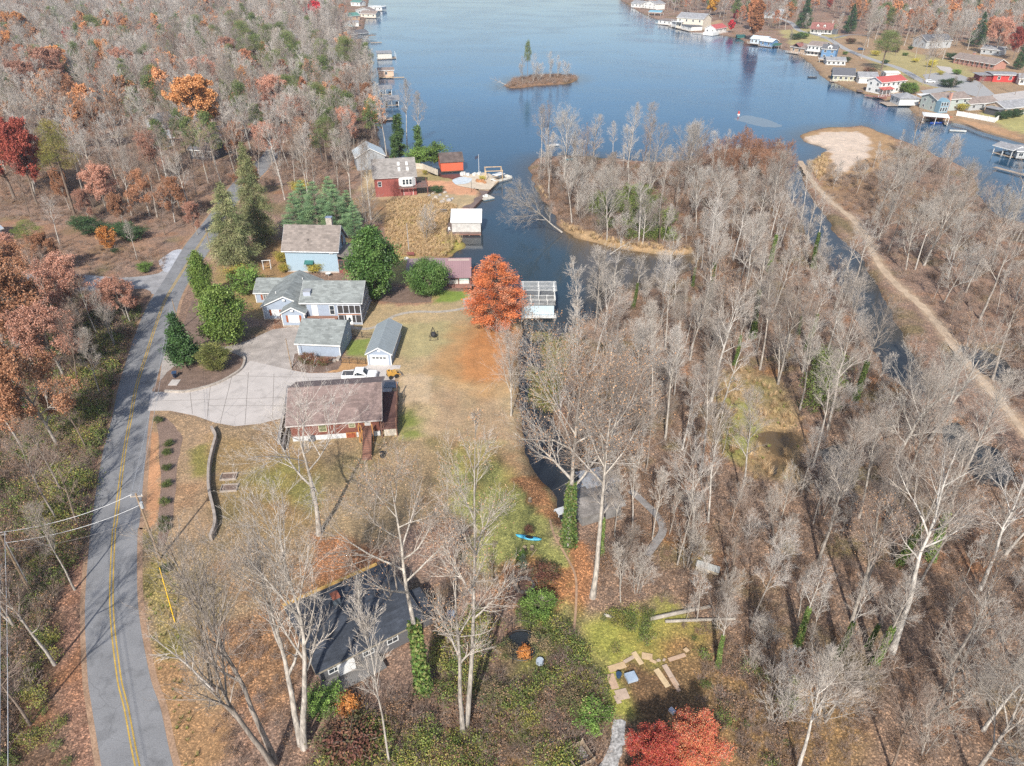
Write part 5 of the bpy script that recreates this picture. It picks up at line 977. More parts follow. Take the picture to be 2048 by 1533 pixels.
class Bld:
    """a building in its own frame: x to the right along the front, y away from the viewer, z up"""
    def __init__(s, name, loc, rz, label, cat='house', group=None, z=0.0): s.e = empty(name, (loc[0], loc[1], z), rz, label, cat, group)
    @classmethod
    def at(c, name, u1, v1, u2, v2, label, cat='house', z=0.0, group=None):
        a, b = G(u1, v1, z), G(u2, v2, z); q = c(name, a, math.atan2(b[1]-a[1], b[0]-a[0]), label, cat, group, z); q.w = math.hypot(b[0]-a[0], b[1]-a[1]); return q
    def part(s, name, mb, m, parent=None):
        if name in SPLIT and len(mb.f) >= 12:               # one object per piece
            o = None
            for i, (v0, f0) in enumerate(mb.st):
                v1, f1 = mb.st[i+1] if i+1 < len(mb.st) else (len(mb.v), len(mb.f)); q = MB(); q.v = mb.v[v0:v1]; q.f = [tuple(j-v0 for j in f) for f in mb.f[f0:f1]]; q.mi = mb.mi[f0:f1]
                o = q.build(name, m, parent or s.e)
            return o
        return mb.build(name, m, parent or s.e)
    def walls(s, x0, x1, y0, y1, z0, h, rh, ax, m, name='wall', top=None):
        mb = MB()
        if rh <= 0: mb.box(x0, x1, y0, y1, z0, h)
        elif ax == 'x': mb.prism([(y0, z0), (y1, z0), (y1, h-.03), ((y0+y1)/2, h+rh-.05), (y0, h-.03)], x0, x1, 'x')
        else: mb.prism([(x0, z0), (x1, z0), (x1, h-.03), ((x0+x1)/2, h+rh-.05), (x0, h-.03)], y0, y1, 'y')
        return s.part(name, mb, m)
    def roof(s, x0, x1, y0, y1, h, rh, ax, m, over=.4, t=.14, fascia=True, parent=None, fm=None):
        mb = MB(); o = over
        a0, a1 = (y0, y1) if ax == 'x' else (x0, x1); mid = (a0+a1)/2; sl = rh/max(.1, mid-a0)
        P = [(a0-o, h-sl*o), (mid, h+rh), (a1+o, h-sl*o), (a1+o, h-sl*o+t), (mid, h+rh+t*1.15), (a0-o, h-sl*o+t)]
        if ax == 'x': mb.prism(P, x0-o, x1+o, 'x')
        else: mb.prism(P, y0-o, y1+o, 'y')
        r = s.part('roof', mb, m, parent)
        if fascia:
            f = MB(); k = .03; L0, L1 = (x0-o, x1+o) if ax == 'x' else (y0-o, y1+o)
            for e in (a0-o-k, a1+o): 
                if ax == 'x': f.box(L0, L1, e, e+k, h-sl*o-.08, h-sl*o+t-.01)
                else: f.box(e, e+k, L0, L1, h-sl*o-.08, h-sl*o+t-.01)
            for e in (L0-k, L1):
                q = [(a0-o, h-sl*o-.08), (mid, h+rh-.08), (a1+o, h-sl*o-.08), (a1+o, h-sl*o+t-.01), (mid, h+rh+t*1.15-.01), (a0-o, h-sl*o+t-.01)]
                f.prism(q, e, e+k, 'x' if ax == 'x' else 'y')
            s.part('fascia', f, fm or TRIM, r)
        return r
    def hip(s, x0, x1, y0, y1, h, rh, m, over=.4):
        o = over; x0 -= o; x1 += o; y0 -= o; y1 += o; w, d = x1-x0, y1-y0; k = min(w, d)/2
        a, b = ((x0+k, (y0+y1)/2), (x1-k, (y0+y1)/2)) if w >= d else (((x0+x1)/2, y0+k), ((x0+x1)/2, y1-k))
        vs = [(x0,y0,h),(x1,y0,h),(x1,y1,h),(x0,y1,h),(*a,h+rh),(*b,h+rh)]+[(x0,y0,h-.12),(x1,y0,h-.12),(x1,y1,h-.12),(x0,y1,h-.12)]
        if w >= d: fs = [(0,1,5,4),(1,2,5),(2,3,4,5),(3,0,4)]
        else: fs = [(0,1,4),(1,2,5,4),(2,3,5),(3,0,4,5)]
        return s.part('roof', MB().add(vs, fs+[(9,8,7,6),(0,6,7,1),(1,7,8,2),(2,8,9,3),(3,9,6,0)]), m)
    def slab(s, pts, t, m, name='roof'):
        """a sloping plate from four corners"""
        vs = [tuple(p) for p in pts] + [(p[0], p[1], p[2]-t) for p in pts]
        return s.part(name, MB().add(vs, [(0,1,2,3),(7,6,5,4),(0,4,5,1),(1,5,6,2),(2,6,7,3),(3,7,4,0)]), m)
    def win(s, x, y, z, w, h, face=0, nx=1, ny=1, fm=None, fr=.09, shut=None, parent=None, name='window', gm=None):
        """face 0: looks toward the viewer (-y), 90: to +x, -90: to -x; x, y is the middle of the wall face"""
        M = T(x, y, z, R(face)); mb = MB(); mb.M = M; d = .05
        mb.box(-w/2-fr, w/2+fr, -d, 0, -fr, 0); mb.box(-w/2-fr, w/2+fr, -d, 0, h, h+fr); mb.box(-w/2-fr, -w/2, -d, 0, 0, h); mb.box(w/2, w/2+fr, -d, 0, 0, h)
        for i in range(1, nx): mb.box(-w/2+w*i/nx-.025, -w/2+w*i/nx+.025, -d*.9, -.012, 0, h)
        for i in range(1, ny): mb.box(-w/2, w/2, -d*.85, -.013, h*i/ny-.025, h*i/ny+.025)
        o = s.part(name, mb, fm or TRIM, parent); g = MB(); g.M = M; g.box(-w/2, w/2, -.015, -.002, 0, h); s.part('pane', g, gm or glass(), o)
        if shut:
            q = MB(); q.M = M
            for a in (-1, 1): q.box(a*(w/2+fr+.05) if a > 0 else -(w/2+fr+.05)-.38, (w/2+fr+.05)+.38 if a > 0 else -(w/2+fr+.05), -.05, -.003, -.05, h+.05)
            s.part('shutter', q, shut, o)
        return o
    def door(s, x, y, z, w, h, face=0, m=None, fm=None, panes=0):
        M = T(x, y, z, R(face)); f = MB(); f.M = M; f.box(-w/2-.1, -w/2, -.06, 0, 0, h+.1); f.box(w/2, w/2+.1, -.06, 0, 0, h+.1); f.box(-w/2, w/2, -.06, 0, h, h+.1)
        d = MB(); d.M = M; d.box(-w/2, w/2, -.035, -.003, 0, h); o = s.part('door', d, m or TRIM); s.part('frame', f, fm or TRIM, o)
        if panes:
            g = MB(); g.M = M
            for i in range(panes): g.box(-w*.42+w*.84*i/panes+.06, -w*.42+w*.84*(i+1)/panes-.06, -.045, -.037, h*.66, h*.82)
            s.part('pane', g, glass(), o)
        return o
    def rail(s, pts, z, h=1.0, m=None, step=.14, name='railing', post=1.6, w=.05):
        mb = MB()
        for (x0, y0), (x1, y1) in zip(pts, pts[1:]):
            L = math.hypot(x1-x0, y1-y0); n = max(1, int(L/step)); k = max(1, round(L/post))
            mb.bar((x0, y0, z+h), (x1, y1, z+h), w); mb.bar((x0, y0, z+.1), (x1, y1, z+.1), w*.7)
            for i in range(n+1): t = i/n; mb.bar((x0+(x1-x0)*t, y0+(y1-y0)*t, z+.1), (x0+(x1-x0)*t, y0+(y1-y0)*t, z+h), w*.35)
            for i in range(k+1): t = i/k; mb.box(x0+(x1-x0)*t-w, x0+(x1-x0)*t+w, y0+(y1-y0)*t-w, y0+(y1-y0)*t+w, z, z+h+.05)
        return s.part(name, mb, m or TRIM)
    def posts(s, pts, z0, z1, m, w=.12, name='post'):
        for x, y in pts: s.part(name, MB().cb(x, y, z0, w, w, z1-z0), m)
    def chimney(s, x, y, z0, z1, w, d, m, cap=None):
        r = s.part('chimney', MB().cb(x, y, z0, w, d, z1-z0), m); s.part('cap', MB().cb(x, y, z1, w+.15, d+.15, .12), cap or mat('chimney_cap', (.35,.36,.38), rough=.5), r)
GREYROOF = roofm('grey_green_shingles', (.265,.285,.275)); BLUESID = siding('blue_grey_siding', (.33,.385,.47)); SHUT = mat('red_brown_shutter', (.33,.10,.045), pat='lap', ps=.09, pd=.6)
DECKW = boards('brown_deck_boards', (.30,.16,.11)); BLACKM = mat('black_metal', (.03,.03,.032), rough=.5); SCREEN = mat('dark_insect_screen', (.055,.05,.05), rough=.7, var=.3, sc=2); SCREENB = mat('bluish_dark_screen', (.05,.065,.09), rough=.5, var=.2, sc=2)
# ---------------- the grey house
h = Bld('lake_house', (0, 0), 0, 'blue grey house with many grey gables, red shutters and a screened porch', 'house')
h.walls(-48.3, -39.5, 124.0, 136.0, 0, 3.0, 2.0, 'y', BLUESID); h.roof(-48.3, -39.5, 124.0, 136.0, 3.0, 2.0, 'y', GREYROOF, over=.35)
h.walls(-43.9, -39.62, 121.2, 123.95, 0, 2.9, 1.15, 'y', BLUESID); h.roof(-43.9, -39.62, 121.2, 127, 2.92, 1.15, 'y', GREYROOF, over=.35)
h.walls(-52.2, -48.35, 131.6, 138.2, 0, 2.3, 1.6, 'x', BLUESID); h.roof(-52.2, -45.5, 131.6, 138.2, 2.3, 1.6, 'x', GREYROOF, over=.35)
h.walls(-39.4, -33.4, 122.8, 132.4, 0, 4.3, 2.25, 'x', BLUESID); h.roof(-40.4, -28.9, 122.8, 132.4, 4.3, 2.25, 'x', GREYROOF, over=.3)
h.part('corner_trim', MB().box(-48.38, -48.24, 123.9, 124.05, 0, 2.95).box(-43.98, -43.84, 121.12, 121.25, 0, 2.85).box(-39.7, -39.54, 121.1, 121.24, 0, 2.85).box(-52.3, -52.14, 131.52, 131.66, 0, 2.2).box(-33.5, -33.3, 122.72, 122.86, 1.3, 4.2), TRIM)
for a in ((-43.9, 123.6, 4.45), (-41.75, 120.8, 3.62)): h.part('gable_vent', MB().box(a[0]-.25, a[0]+.25, a[1]-.02, a[1]+.05, a[2]-.3, a[2]+.1), TRIM)
h.win(-41.7, 121.2, .95, 1.9, 1.35, nx=2, ny=3, shut=SHUT, gm=mat('window_with_white_blind', (.62,.63,.64), rough=.4)); h.win(-46.0, 124.0, 1.0, 1.3, 1.1, nx=1, ny=2, shut=SHUT, gm=_M['window_with_white_blind']); h.win(-50.2, 131.6, .7, .9, 1.2, nx=2, ny=4, shut=SHUT)
for y in (123.0, 124.6, 126): h.win(-39.60, y if y < 123.9 else y, 1.2, 1.1, 1.4, face=90, nx=2, ny=2) if y < 123.9 else None
h.chimney(-39.4, 124.7, 3.3, 5.9, 1.35, 1.2, siding('chimney_siding', (.42,.46,.55), .15)) 
h.part('roof_vent', MB().tube([(-42.5, 133, 4.2), (-42.5, 133, 4.9)], .09, 8).tube([(-46.5, 127.5, 3.6), (-46.5, 127.5, 4.4)], .09, 8), WHITE)
h.door(-37.9, 122.8, 1.5, .95, 2.2); h.win(-34.6, 122.8, 1.8, .8, 1.8, ny=2)
# deck
dk = h.part('deck', MB().box(-39.45, -33.5, 119.4, 122.75, 1.3, 1.48), DECKW); h.part('skirt', MB().box(-39.4, -33.55, 119.44, 119.5, 0, 1.28), DECKW, dk)
h.rail([(-37.6, 119.5), (-33.5, 119.5)], 1.48, 1.0, mat('white_rail', (.75,.73,.70), rough=.6), step=.2, w=.07)
# screened porch: white frame, dark screens
pf = MB(); sc_ = MB(); x0, x1, y0, y1 = -33.3, -28.9, 121.9, 132.3
for i in range(5): x = x0 + (x1-x0)*i/4; pf.cb(x, y0, 0 if i in (0, 4) else .35, .13, .13, 4.15 - (0 if i in (0, 4) else .35))
for z in (.35, 2.05, 2.35, 4.1): pf.box(x0, x1, y0-.055, y0+.055, z, z+.12)
N_ = 9
for i in range(N_+1):
    y = y0 + (y1-y0)*i/N_; top = 4.2 + 2.2*(1-abs(2*i/N_-1)); pf.cb(x1+.02, y, 0 if i in (0, N_) else .35, .10, .10, top-(0 if i in (0, N_) else .35)-.12)
for z in (.35, 2.2, 4.1): pf.box(x1-.03, x1+.07, y0, y1, z, z+.12)
h.part('porch_frame', pf, mat('pale_porch_frame', (.62,.64,.68), rough=.6))
sc_.box(x0+.02, x1-.05, y0+.02, y0+.04, .4, 4.1); h.part('porch_screen', sc_, SCREEN)
h.part('porch_screen', MB().prism([(y0+.1, .4), (y1, .4), (y1, 4.2), ((y0+y1)/2, 6.3), (y0+.1, 4.2)], x1-.06, x1-.04, 'x'), SCREENB)
h.part('porch_beam', MB().box(x0, x1-.1, y0-.09, y0-.058, 2.12, 2.36), mat('stained_beam', (.36,.17,.10)))
h.part('porch_wall', MB().box(x0, x1-.1, y0+.05, y0+.08, 0, .4), BLUESID); h.door(-31.2, y0-.06, 0.1, .95, 1.95, m=WHITE)
h.part('door_pane', MB().prism([(-31.2+.26*math.cos(a*.6283), 1.1+.55*math.sin(a*.6283)) for a in range(10)], y0-.11, y0-.10, 'y'), glass())
h.part('step', MB().box(-31.9, -30.5, 120.9, 121.8, 0, .25), _M['concrete'])
h.part('foundation', MB().box(-44, -39.5, 121.05, 121.19, 0, .28).box(-48.4, -44, 123.85, 123.99, 0, .25), _M['stone'])
# ---------------- big garage
g = Bld('garage', (-38.2, 110.2), R(-5), 'long blue grey garage with a saltbox roof in front of the house', 'garage')
w, d = 7.7, 7.2
g.part('wall', MB().prism([(0, 0), (d, 0), (d, 3.5), (4.7, 4.75), (0, 2.62)], 0, w, 'x'), BLUESID)
g.part('roof', MB().prism([(-.45, 2.48), (4.7, 4.82), (d+.4, 3.38), (d+.4, 3.5), (4.7, 4.97), (-.45, 2.62)], -.35, w+.35, 'x'), GREYROOF)
g.part('fascia', MB().box(-.35, w+.35, -.49, -.45, 2.36, 2.6).box(-.38, -.35, -.4, .1, 2.4, 2.6), TRIM); g.part('corner_trim', MB().box(-.03, .12, -.04, .0, 0, 2.45).box(w-.12, w+.03, -.04, 0, 0, 2.45), TRIM)
g.door(w, 5.0, 0, .9, 2.0, face=90, m=BLUESID)
g.part('corner_block', MB().box(w-.5, w+.1, -1.5, -.1, 0, .35).box(w-1.0, w-.4, -1.9, -1.3, 0, .3), _M['stone'])
# ---------------- small garage
g = Bld('garage', (-25.2, 106.8), R(-1.5), 'small narrow blue grey garage with a white overhead door', 'garage')
w, d = 4.15, 10.6
g.walls(0, w, 0, d, 0, 2.35, 1.15, 'y', BLUESID); g.roof(0, w, 0, d, 2.35, 1.15, 'y', mat('bluish_metal_roof', (.285,.32,.33), pat='planky', ps=.9, pd=.85, var=.10, rough=.6), over=.3)
g.door(2.07, 0, 0, 3.0, 1.95, m=mat('white_panel_door', (.80,.80,.78), pat='lap', ps=.49, pd=.8, var=.03), panes=4)
g.part('gable_vent', MB().box(1.9, 2.3, -.05, -.003, 2.65, 3.0), TRIM); g.part('corner_trim', MB().box(-.02, .12, -.04, 0, 0, 2.3).box(w-.12, w+.02, -.04, 0, 0, 2.3), TRIM)
g.win(w, 3.2, 1.0, .8, .9, face=90, nx=2, ny=2); g.part('apron', MB().box(-.1, w+1.6, -1.2, -.05, 0, .05), conc)
# ---------------- iron fences
def fence(name, pts, label, h_=1.2, m=None, step=.16, cat='fence'):
    e = empty(name, (pts[0][0], pts[0][1], 0), 0, label, cat); x0, y0 = pts[0]; mb = MB(); 
    for (ax_, ay), (bx, by) in zip(pts, pts[1:]):
        L = math.hypot(bx-ax_, by-ay); n = max(1, int(L/step)); k = max(1, round(L/2.0))
        for z in (.15, h_): mb.bar((ax_-x0, ay-y0, z), (bx-x0, by-y0, z), .05)
        for i in range(n+1): t = i/n; mb.bar((ax_-x0+(bx-ax_)*t, ay-y0+(by-ay)*t, .1), (ax_-x0+(bx-ax_)*t, ay-y0+(by-ay)*t, h_+.05), .022)
    mb.build('panel', m or BLACKM, e); pm = MB()
    for (ax_, ay), (bx, by) in zip(pts, pts[1:]):
        L = math.hypot(bx-ax_, by-ay); k = max(1, round(L/1.7))
        for i in range(k+1): t = i/k; pm.cb(ax_-x0+(bx-ax_)*t, ay-y0+(by-ay)*t, 0, .08, .08, h_+.15)
    pm.build('post', m or BLACKM, e); return e
fence('iron_fence', W([(683,727),(732,729)]), 'black iron fence between the two garages, nearer the driveway')
fence('iron_fence', W([(704,674),(745,678)]), 'black iron fence between the two garages, farther from the driveway')
fence('iron_gate', W([(551,648),(562,640)]), 'short rusty iron gate left of the front gable', .9, mat('rusty_iron', (.22,.09,.05)), cat='gate')
# ---------------- light blue house
LB = mat('light_blue_boards', (.33,.435,.515), pat='batten', ps=.4, pd=.93, var=.05, rough=.7); TANR = roofm('tan_shingles', (.265,.225,.200)); DKB = mat('darker_blue_boards', (.36,.55,.64), pat='planky', ps=.4, pd=.9, var=.05)
b = Bld('blue_house', (-50.0, 147.2), R(-2.5), 'tall light blue house with a tan shingle roof and lean-to porch', 'house'); w, d = 11.6, 8.0
b.walls(0, w, 0, d, 0, 5.5, 3.9, 'x', LB); b.roof(0, w, 0, d, 5.5, 3.9, 'x', TANR, over=.55, fm=mat('blue_white_trim', (.70,.74,.77)))
b.chimney(9.3, 5.2, 8.6, 10.9, 1.3, 1.0, _M['stone'], mat('metal_chimney_cap', (.22,.27,.36), rough=.4))
b.win(w, 1.6, 3.7, .7, 1.6, face=90, ny=2, fm=BLACKM); b.win(w, 5.2, 4.6, 1.0, 2.2, face=90, nx=2, fm=BLACKM); b.part('roof_vent', MB().tube([(5.2, 1.3, 6.6), (5.2, 1.3, 7.3)], .08, 8), BLACKM)
aw = b.slab([(4.2, -1.0, 2.35), (6.2, -1.0, 2.35), (6.2, 0, 2.85), (4.2, 0, 2.85)], .1, mat('green_awning', (.045,.17,.15), pat='seam', ps=.25), 'awning'); b.door(5.2, 0, 0, .9, 2.1, m=mat('grey_door', (.3,.27,.25)), fm=mat('grey_door', (.3,.27,.25)))
b.part('wall_lamp', MB().box(10.0, 10.3, -.3, -.05, 4.5, 4.75).box(10.45, 10.75, -.3, -.05, 4.5, 4.75).box(9.95, 10.8, -.12, -.03, 4.75, 4.95), WHITE)
b.slab([(w+.02, -.5, 4.3), (w+4.1, -.5, 3.2), (w+4.1, 7.6, 3.2), (w+.02, 7.6, 4.3)], .15, TANR)
MR_ = mat('maroon_paint', (.24,.085,.075), var=.15)
b.part('porch_wall', MB().box(w, w+3.7, -.1, 0, 0, .95).box(w+3.6, w+3.7, 0, 7.2, 0, .95), MR_); b.part('porch_screen', MB().box(w+.05, w+3.6, -.03, -.01, .95, 3.15), SCREEN); b.part('porch_screen', MB().box(w+3.63, w+3.66, 0, 7.2, .95, 3.05), SCREEN)
pf = MB()
for i in range(4): pf.cb(w+.08+i*1.18, -.08, .9, .1, .08, 3.2-.25*i*.3-.9)
for z in (1.65, 3.0): pf.box(w, w+3.7, -.12, -.05, z, z+.1)
for i in range(6): pf.cb(w+3.7, .1+i*1.4, .9, .08, .1, 2.15)
b.part('porch_frame', pf, mat('maroon_frame', (.30,.15,.13)))
b.part('foundation', MB().box(-.04, w+.02, -.05, -.01, 0, .3), _M['concrete'])
# playset and table near it
pg = empty('garden_swing', (*G(535,538), 0), .2, 'small white timber swing frame left of the light blue house', 'swing'); s_ = MB()
for sx in (-.8, .8): s_.bar((sx, -.5, 0), (sx, 0, 2.0), .09); s_.bar((sx, .5, 0), (sx, 0, 2.0), .09)
s_.bar((-1, 0, 2.0), (1, 0, 2.0), .1); s_.build('frame', WHITE, pg); MB().cb(0, 0, .45, .9, .4, .06).bar((-.4, 0, .5), (-.4, 0, 2), .02).bar((.4, 0, .5), (.4, 0, 2), .02).build('seat', mat('amber_wood', (.45,.27,.1)), pg)
tb = empty('patio_table', (*G(657,553), 0), 0, 'white round patio table behind the grey house ridge', 'table'); MB().tube([(0,0,.7),(0,0,.76)], .6, 14).build('table_top', WHITE, tb); MB().tube([(0,0,0),(0,0,.7)], .05, 6).build('leg', WHITE, tb)
# ---------------- red brown house by the driveway
RB = siding('red_brown_lap_siding', (.20,.078,.058), .22, .5); BRR = roofm('brown_shingles', (.255,.185,.165)); CB = mat('pale_blockwork', (.60,.61,.62), pat='lap', ps=.2, pd=.85, var=.15)
a = G(586,884); b_ = G(768,871); b = Bld('brown_house', a, math.atan2(b_[1]-a[1], b_[0]-a[0]), 'red brown clapboard house with a long brown shingle roof beside the driveway', 'house'); w = 12.9; d = 11.2
b.walls(0, w, .0, d, 0.9, 3.35, 2.5, 'x', RB); b.part('foundation', MB().box(.03, w-.03, .04, d-.04, 0, .9), CB)
b.roof(0, w, 0, d, 3.35, 2.5, 'x', BRR, over=.55, fm=mat('grey_gutter', (.52,.48,.46)))
yw = mat('olive_glass', (.16,.17,.09), rough=.2); ym = mat('cream_window_frame', (.55,.52,.36))
b.win(4.6, 0, 1.55, 1.0, 1.15, fm=ym, gm=yw, ny=2); b.win(8.9, 0, 1.95, .8, .6, fm=ym, gm=yw, ny=2)
b.part('downpipe', MB().tube([(6.3, -.06, 0.7), (6.3, -.06, 3.2)], .05, 6), mat('grey_gutter', (.52,.48,.46)))
b.part('roof_vent', MB().tube([(6.2, 2.4, 4.4), (6.2, 2.4, 5.0)], .07, 8), WHITE)
b.door(8.6, 0, .02, 1.3, .85, m=mat('rust_red_panel', (.35,.10,.05), var=.5, sc=3), fm=mat('orange_timber', (.55,.26,.09)))
ow = mat('orange_timber', (.55,.26,.09))
b.part('landing', MB().box(9.9, 12.2, -1.4, -.02, 1.9, 2.02), boards('stair_boards', (.24,.12,.085), .25)); b.door(11.2, 0, 1.95, .9, 1.3, m=WHITE, fm=ow)
for x, y in ((9.95, -1.35), (10.35, -1.35), (11.95, -1.35), (9.95, -.1)): b.part('post', MB().cb(x, y, 0, .14, .14, 3.1), ow)
st = MB()
for i in range(13): st.box(10.5, 11.8, -1.4-.34*(i+1), -1.4-.34*i, 1.9-.14*(i+1), 1.95-.14*i)
b.part('stairs', st, boards('stair_boards_brown', (.27,.14,.10), .34, 'planky'))
b.rail([(10.5, -1.45), (10.5, -2.6)], 1.2, 1.0, ow, step=.3)
# side deck with its own dark roof
b.part('side_deck', MB().box(w+.05, w+2.6, -.6, 9.5, 1.5, 1.66), boards('side_deck_boards', (.17,.09,.075), .2)); b.rail([(w+.6, -.55), (w+2.55, -.55), (w+2.55, 9.4)], 1.66, .95, mat('dark_brown_rail', (.20,.11,.08)), step=.16)
b.posts([(w+2.5, -.5), (w+2.5, 3), (w+2.5, 6.5), (w+2.5, 9.4), (w+.3, -.5)], 0, 3.4, _M['dark_brown_rail'], .16)
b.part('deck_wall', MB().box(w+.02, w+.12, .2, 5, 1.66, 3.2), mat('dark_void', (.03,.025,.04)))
b.part('lower_wall', MB().box(w+.6, w+2.5, -.2, -.05, 0, 1.45), mat('tan_stucco', (.62,.56,.47)))
b.part('side_wall', MB().box(-1.15, -.9, -2.4, 10.5, 0, 1.1), mat('grey_timber_wall', (.26,.23,.21), pat='planky', ps=.25)); 
wt = empty('drain_barrel', (*G(765,914), 0), 0, 'black barrel at the foot of the brown house stairs', 'barrel'); MB().tube([(0,0,0),(0,0,.3),(0,0,.75),(0,0,.8)], [.34,.38,.36,.3], 12).build('body', BLACKM, wt); MB().tube([(0,0,.8),(0,0,.86)], .32, 12).build('lid', BLACKM, wt)
ac = empty('air_conditioner', (*G(625,880), 0), .1, 'dark air conditioning unit at the brown house foundation', 'air conditioner'); MB().cb(0,0,0,.9,.9,.95).build('case', mat('dark_grey_metal', (.12,.13,.15), pat='lap', ps=.08, pd=.5), ac); MB().tube([(0,0,.95),(0,0,1.0)], .36, 12).build('fan', BLACKM, ac)
# ---------------- dark flat roofed house among the trees
ZE = 2.7; pa = G(632,1350,ZE); pb = G(852,1240,ZE); pd_ = G(572,1214,ZE)
ang = math.atan2(pb[1]-pa[1], pb[0]-pa[0]); b = Bld('dark_roofed_house', pa, ang, 'low house with a charcoal shingle roof under bare trees', 'house'); w = math.hypot(pb[0]-pa[0], pb[1]-pa[1]); d = abs(-(pd_[0]-pa[0])*math.sin(ang) + (pd_[1]-pa[1])*math.cos(ang))
CH_ = roofm('charcoal_shingles', (.062,.070,.086), .35); b.walls(.5, w-.5, .5, d-.5, 0, ZE, .35, 'x', siding('grey_siding', (.13,.13,.135)))
sh = ((pd_[0]-pa[0])*math.cos(ang) + (pd_[1]-pa[1])*math.sin(ang))
b.roof(.5, w-.5, .5, d-.5, ZE, .35, 'x', CH_, over=.5, fm=mat('weathered_gutter', (.30,.26,.20)))
b.part('gutter', MB().box(-.1, w*.9, d+.06, d+.32, ZE-.05, ZE+.30), mat('yellow_timber', (.62,.38,.12), pat='batten', ps=.12, pd=.6, var=.2))
qx, qy = G(672, 1202, 3.2); qx -= pa[0]; qy -= pa[1]; b.chimney(qx*math.cos(ang)+qy*math.sin(ang), -qx*math.sin(ang)+qy*math.cos(ang), 2.7, 4.0, .7, .9, mat('dark_flue_siding', (.10,.12,.14)), mat('red_flue', (.35,.12,.07)))
for x in (1.9, 5.6, 8.3): b.win(x, .5, 1.2, 1.1, 1.1, nx=2, ny=2)
b.part('deck', MB().box(.3, w*.55, -1.5, .45, .5, .62), boards('grey_deck', (.20,.19,.18))); b.part('bay', MB().box(2.2, 3.9, -.2, .48, 1.0, 2.2), WHITE)
b.part('lean_to', MB().box(w-.4, w+1.4, 1.2, 4.5, 0, 2.2), _M['grey_siding']); b.slab([(w-.45, 1.0, 2.6), (w+1.6, 1.0, 2.3), (w+1.6, 4.7, 2.3), (w-.45, 4.7, 2.6)], .1, CH_)
# ---------------- grey shed on the bank and its board walk
SG = mat('silvery_boards', (.24,.23,.22), pat='plank', ps=.22, pd=.5, var=.3, sc=.8, fine=.2); 
b = Bld('bank_shed', G(1160,1062,0), R(22), 'grey board shed with a low weathered roof on the channel bank', 'shed'); 
b.walls(.6, 6.2, .6, 5.0, 0, 1.9, .7, 'x', SG); b.roof(.6, 6.2, .6, 5.0, 1.9, .7, 'x', mat('leafy_grey_roof', (.23,.21,.195), var=.4, sc=.6, fine=.3, fsc=6), over=.4, fascia=False)
b.part('deck', MB().box(2.4, 8.2, 5.3, 8.4, .3, .45), boards('silver_deck', (.46,.47,.49), .16)); b.slab([(3.2, 4.6, 2.3), (8.3, 4.6, 2.0), (8.3, 8.2, 2.0), (3.2, 8.2, 2.3)], .08, mat('silver_slat_roof', (.34,.35,.37), pat='planky', ps=.24, pd=.5, var=.25)); b.posts([(3.4, 8.0), (8.1, 8.0), (8.1, 5.0)], 0, 2.0, SG)
e = empty('wood_ramp', (*G(1140,1020), 0), R(25), 'white grey wooden gangway with dark steps left of the grey shed', 'gangway'); MB().box(-2.0, 1.0, -.6, .6, .3, .4).build('deck', mat('pale_grey_wood', (.55,.56,.56)), e); m_ = MB()
for i in range(3): m_.box(-.7+i*.35, -.5+i*.35, -.5, .5, .41, .55)
m_.build('tread', BLACKM, e); MB().bar((-2, -.6, .3), (-2, -.6, 0), .1).bar((-2, .6, .3), (-2, .6, 0), .1).bar((1, .6, .3), (1, .6, -.6), .1).build('leg', _M['pale_grey_wood'], e)
bw = W([(1262,985),(1290,1010),(1318,1040),(1325,1065),(1310,1090),(1292,1115)]); bw = spline(bw, 4); e = empty('boardwalk', (bw[0][0], bw[0][1], 0), 0, 'curving grey plank boardwalk right of the grey shed', 'boardwalk'); mb = MB(); rr2 = random.Random(3)
for i in range(len(bw)-1):
    for k in range(3):
        t = k/3; x = bw[i][0]+(bw[i+1][0]-bw[i][0])*t-bw[0][0]; y = bw[i][1]+(bw[i+1][1]-bw[i][1])*t-bw[0][1]; an = math.atan2(bw[i+1][1]-bw[i][1], bw[i+1][0]-bw[i][0]); mb.M = T(x, y, .18+rr2.uniform(0, .03), an+rr2.uniform(-.05, .05)); mb.box(-.13, .13, -.5, .5, 0, .05)
mb.M = None; mb.build('planks', mat('bleached_planks', (.27,.25,.235), var=.35, sc=2), e)
# ================================================================== BOATHOUSES, DOCKS AND THE RED HOUSE
def dock_piles(e, pts, z=WZ, top=.0, m=None):
    for x, y in pts: MB().tube([(x, y, z-1.2), (x, y, top)], .11, 6).build('pile', m or mat('dark_pile', (.16,.12,.10)), e)
DB = boards('dock_boards', (.20,.145,.125), .16); TD = boards('tan_dock_boards', (.55,.41,.27), .16)
b = Bld('boathouse', (-15.2, 171.6), 0, 'white roofed boathouse with grey white walls on the channel', 'boathouse', z=WZ)
b.walls(0, 7.3, 1.0, 8.2, .55, 3.2, 2.0, 'x', mat('off_white_panel', (.56,.54,.51), pat='batten', ps=.3, pd=.93)); b.roof(0, 7.3, 1.0, 8.2, 3.2, 2.0, 'x', mat('white_metal_roof', (.86,.86,.85), pat='seam', ps=.6, pd=.93, var=.03, rough=.5), over=.25)
b.part('deck', MB().box(-1.9, 7.4, -.3, 1.0, .4, .55).box(-1.9, 0, 1.0, 8.0, .4, .55), DB); dock_piles(b.e, [], 0)
for x in (-1.8, .6, 2.6, 4.4, 7.2): b.part('pile', MB().tube([(x, -.2, -1), (x, -.2, .5)], .1, 6), mat('pale_pile', (.55,.48,.38)))
b.part('fascia_beam', MB().box(-1.9, 7.4, -.36, -.31, .2, .55), mat('red_brown_beam', (.26,.14,.11))); b.door(-.01, 3, .55, .9, 2, face=-90)
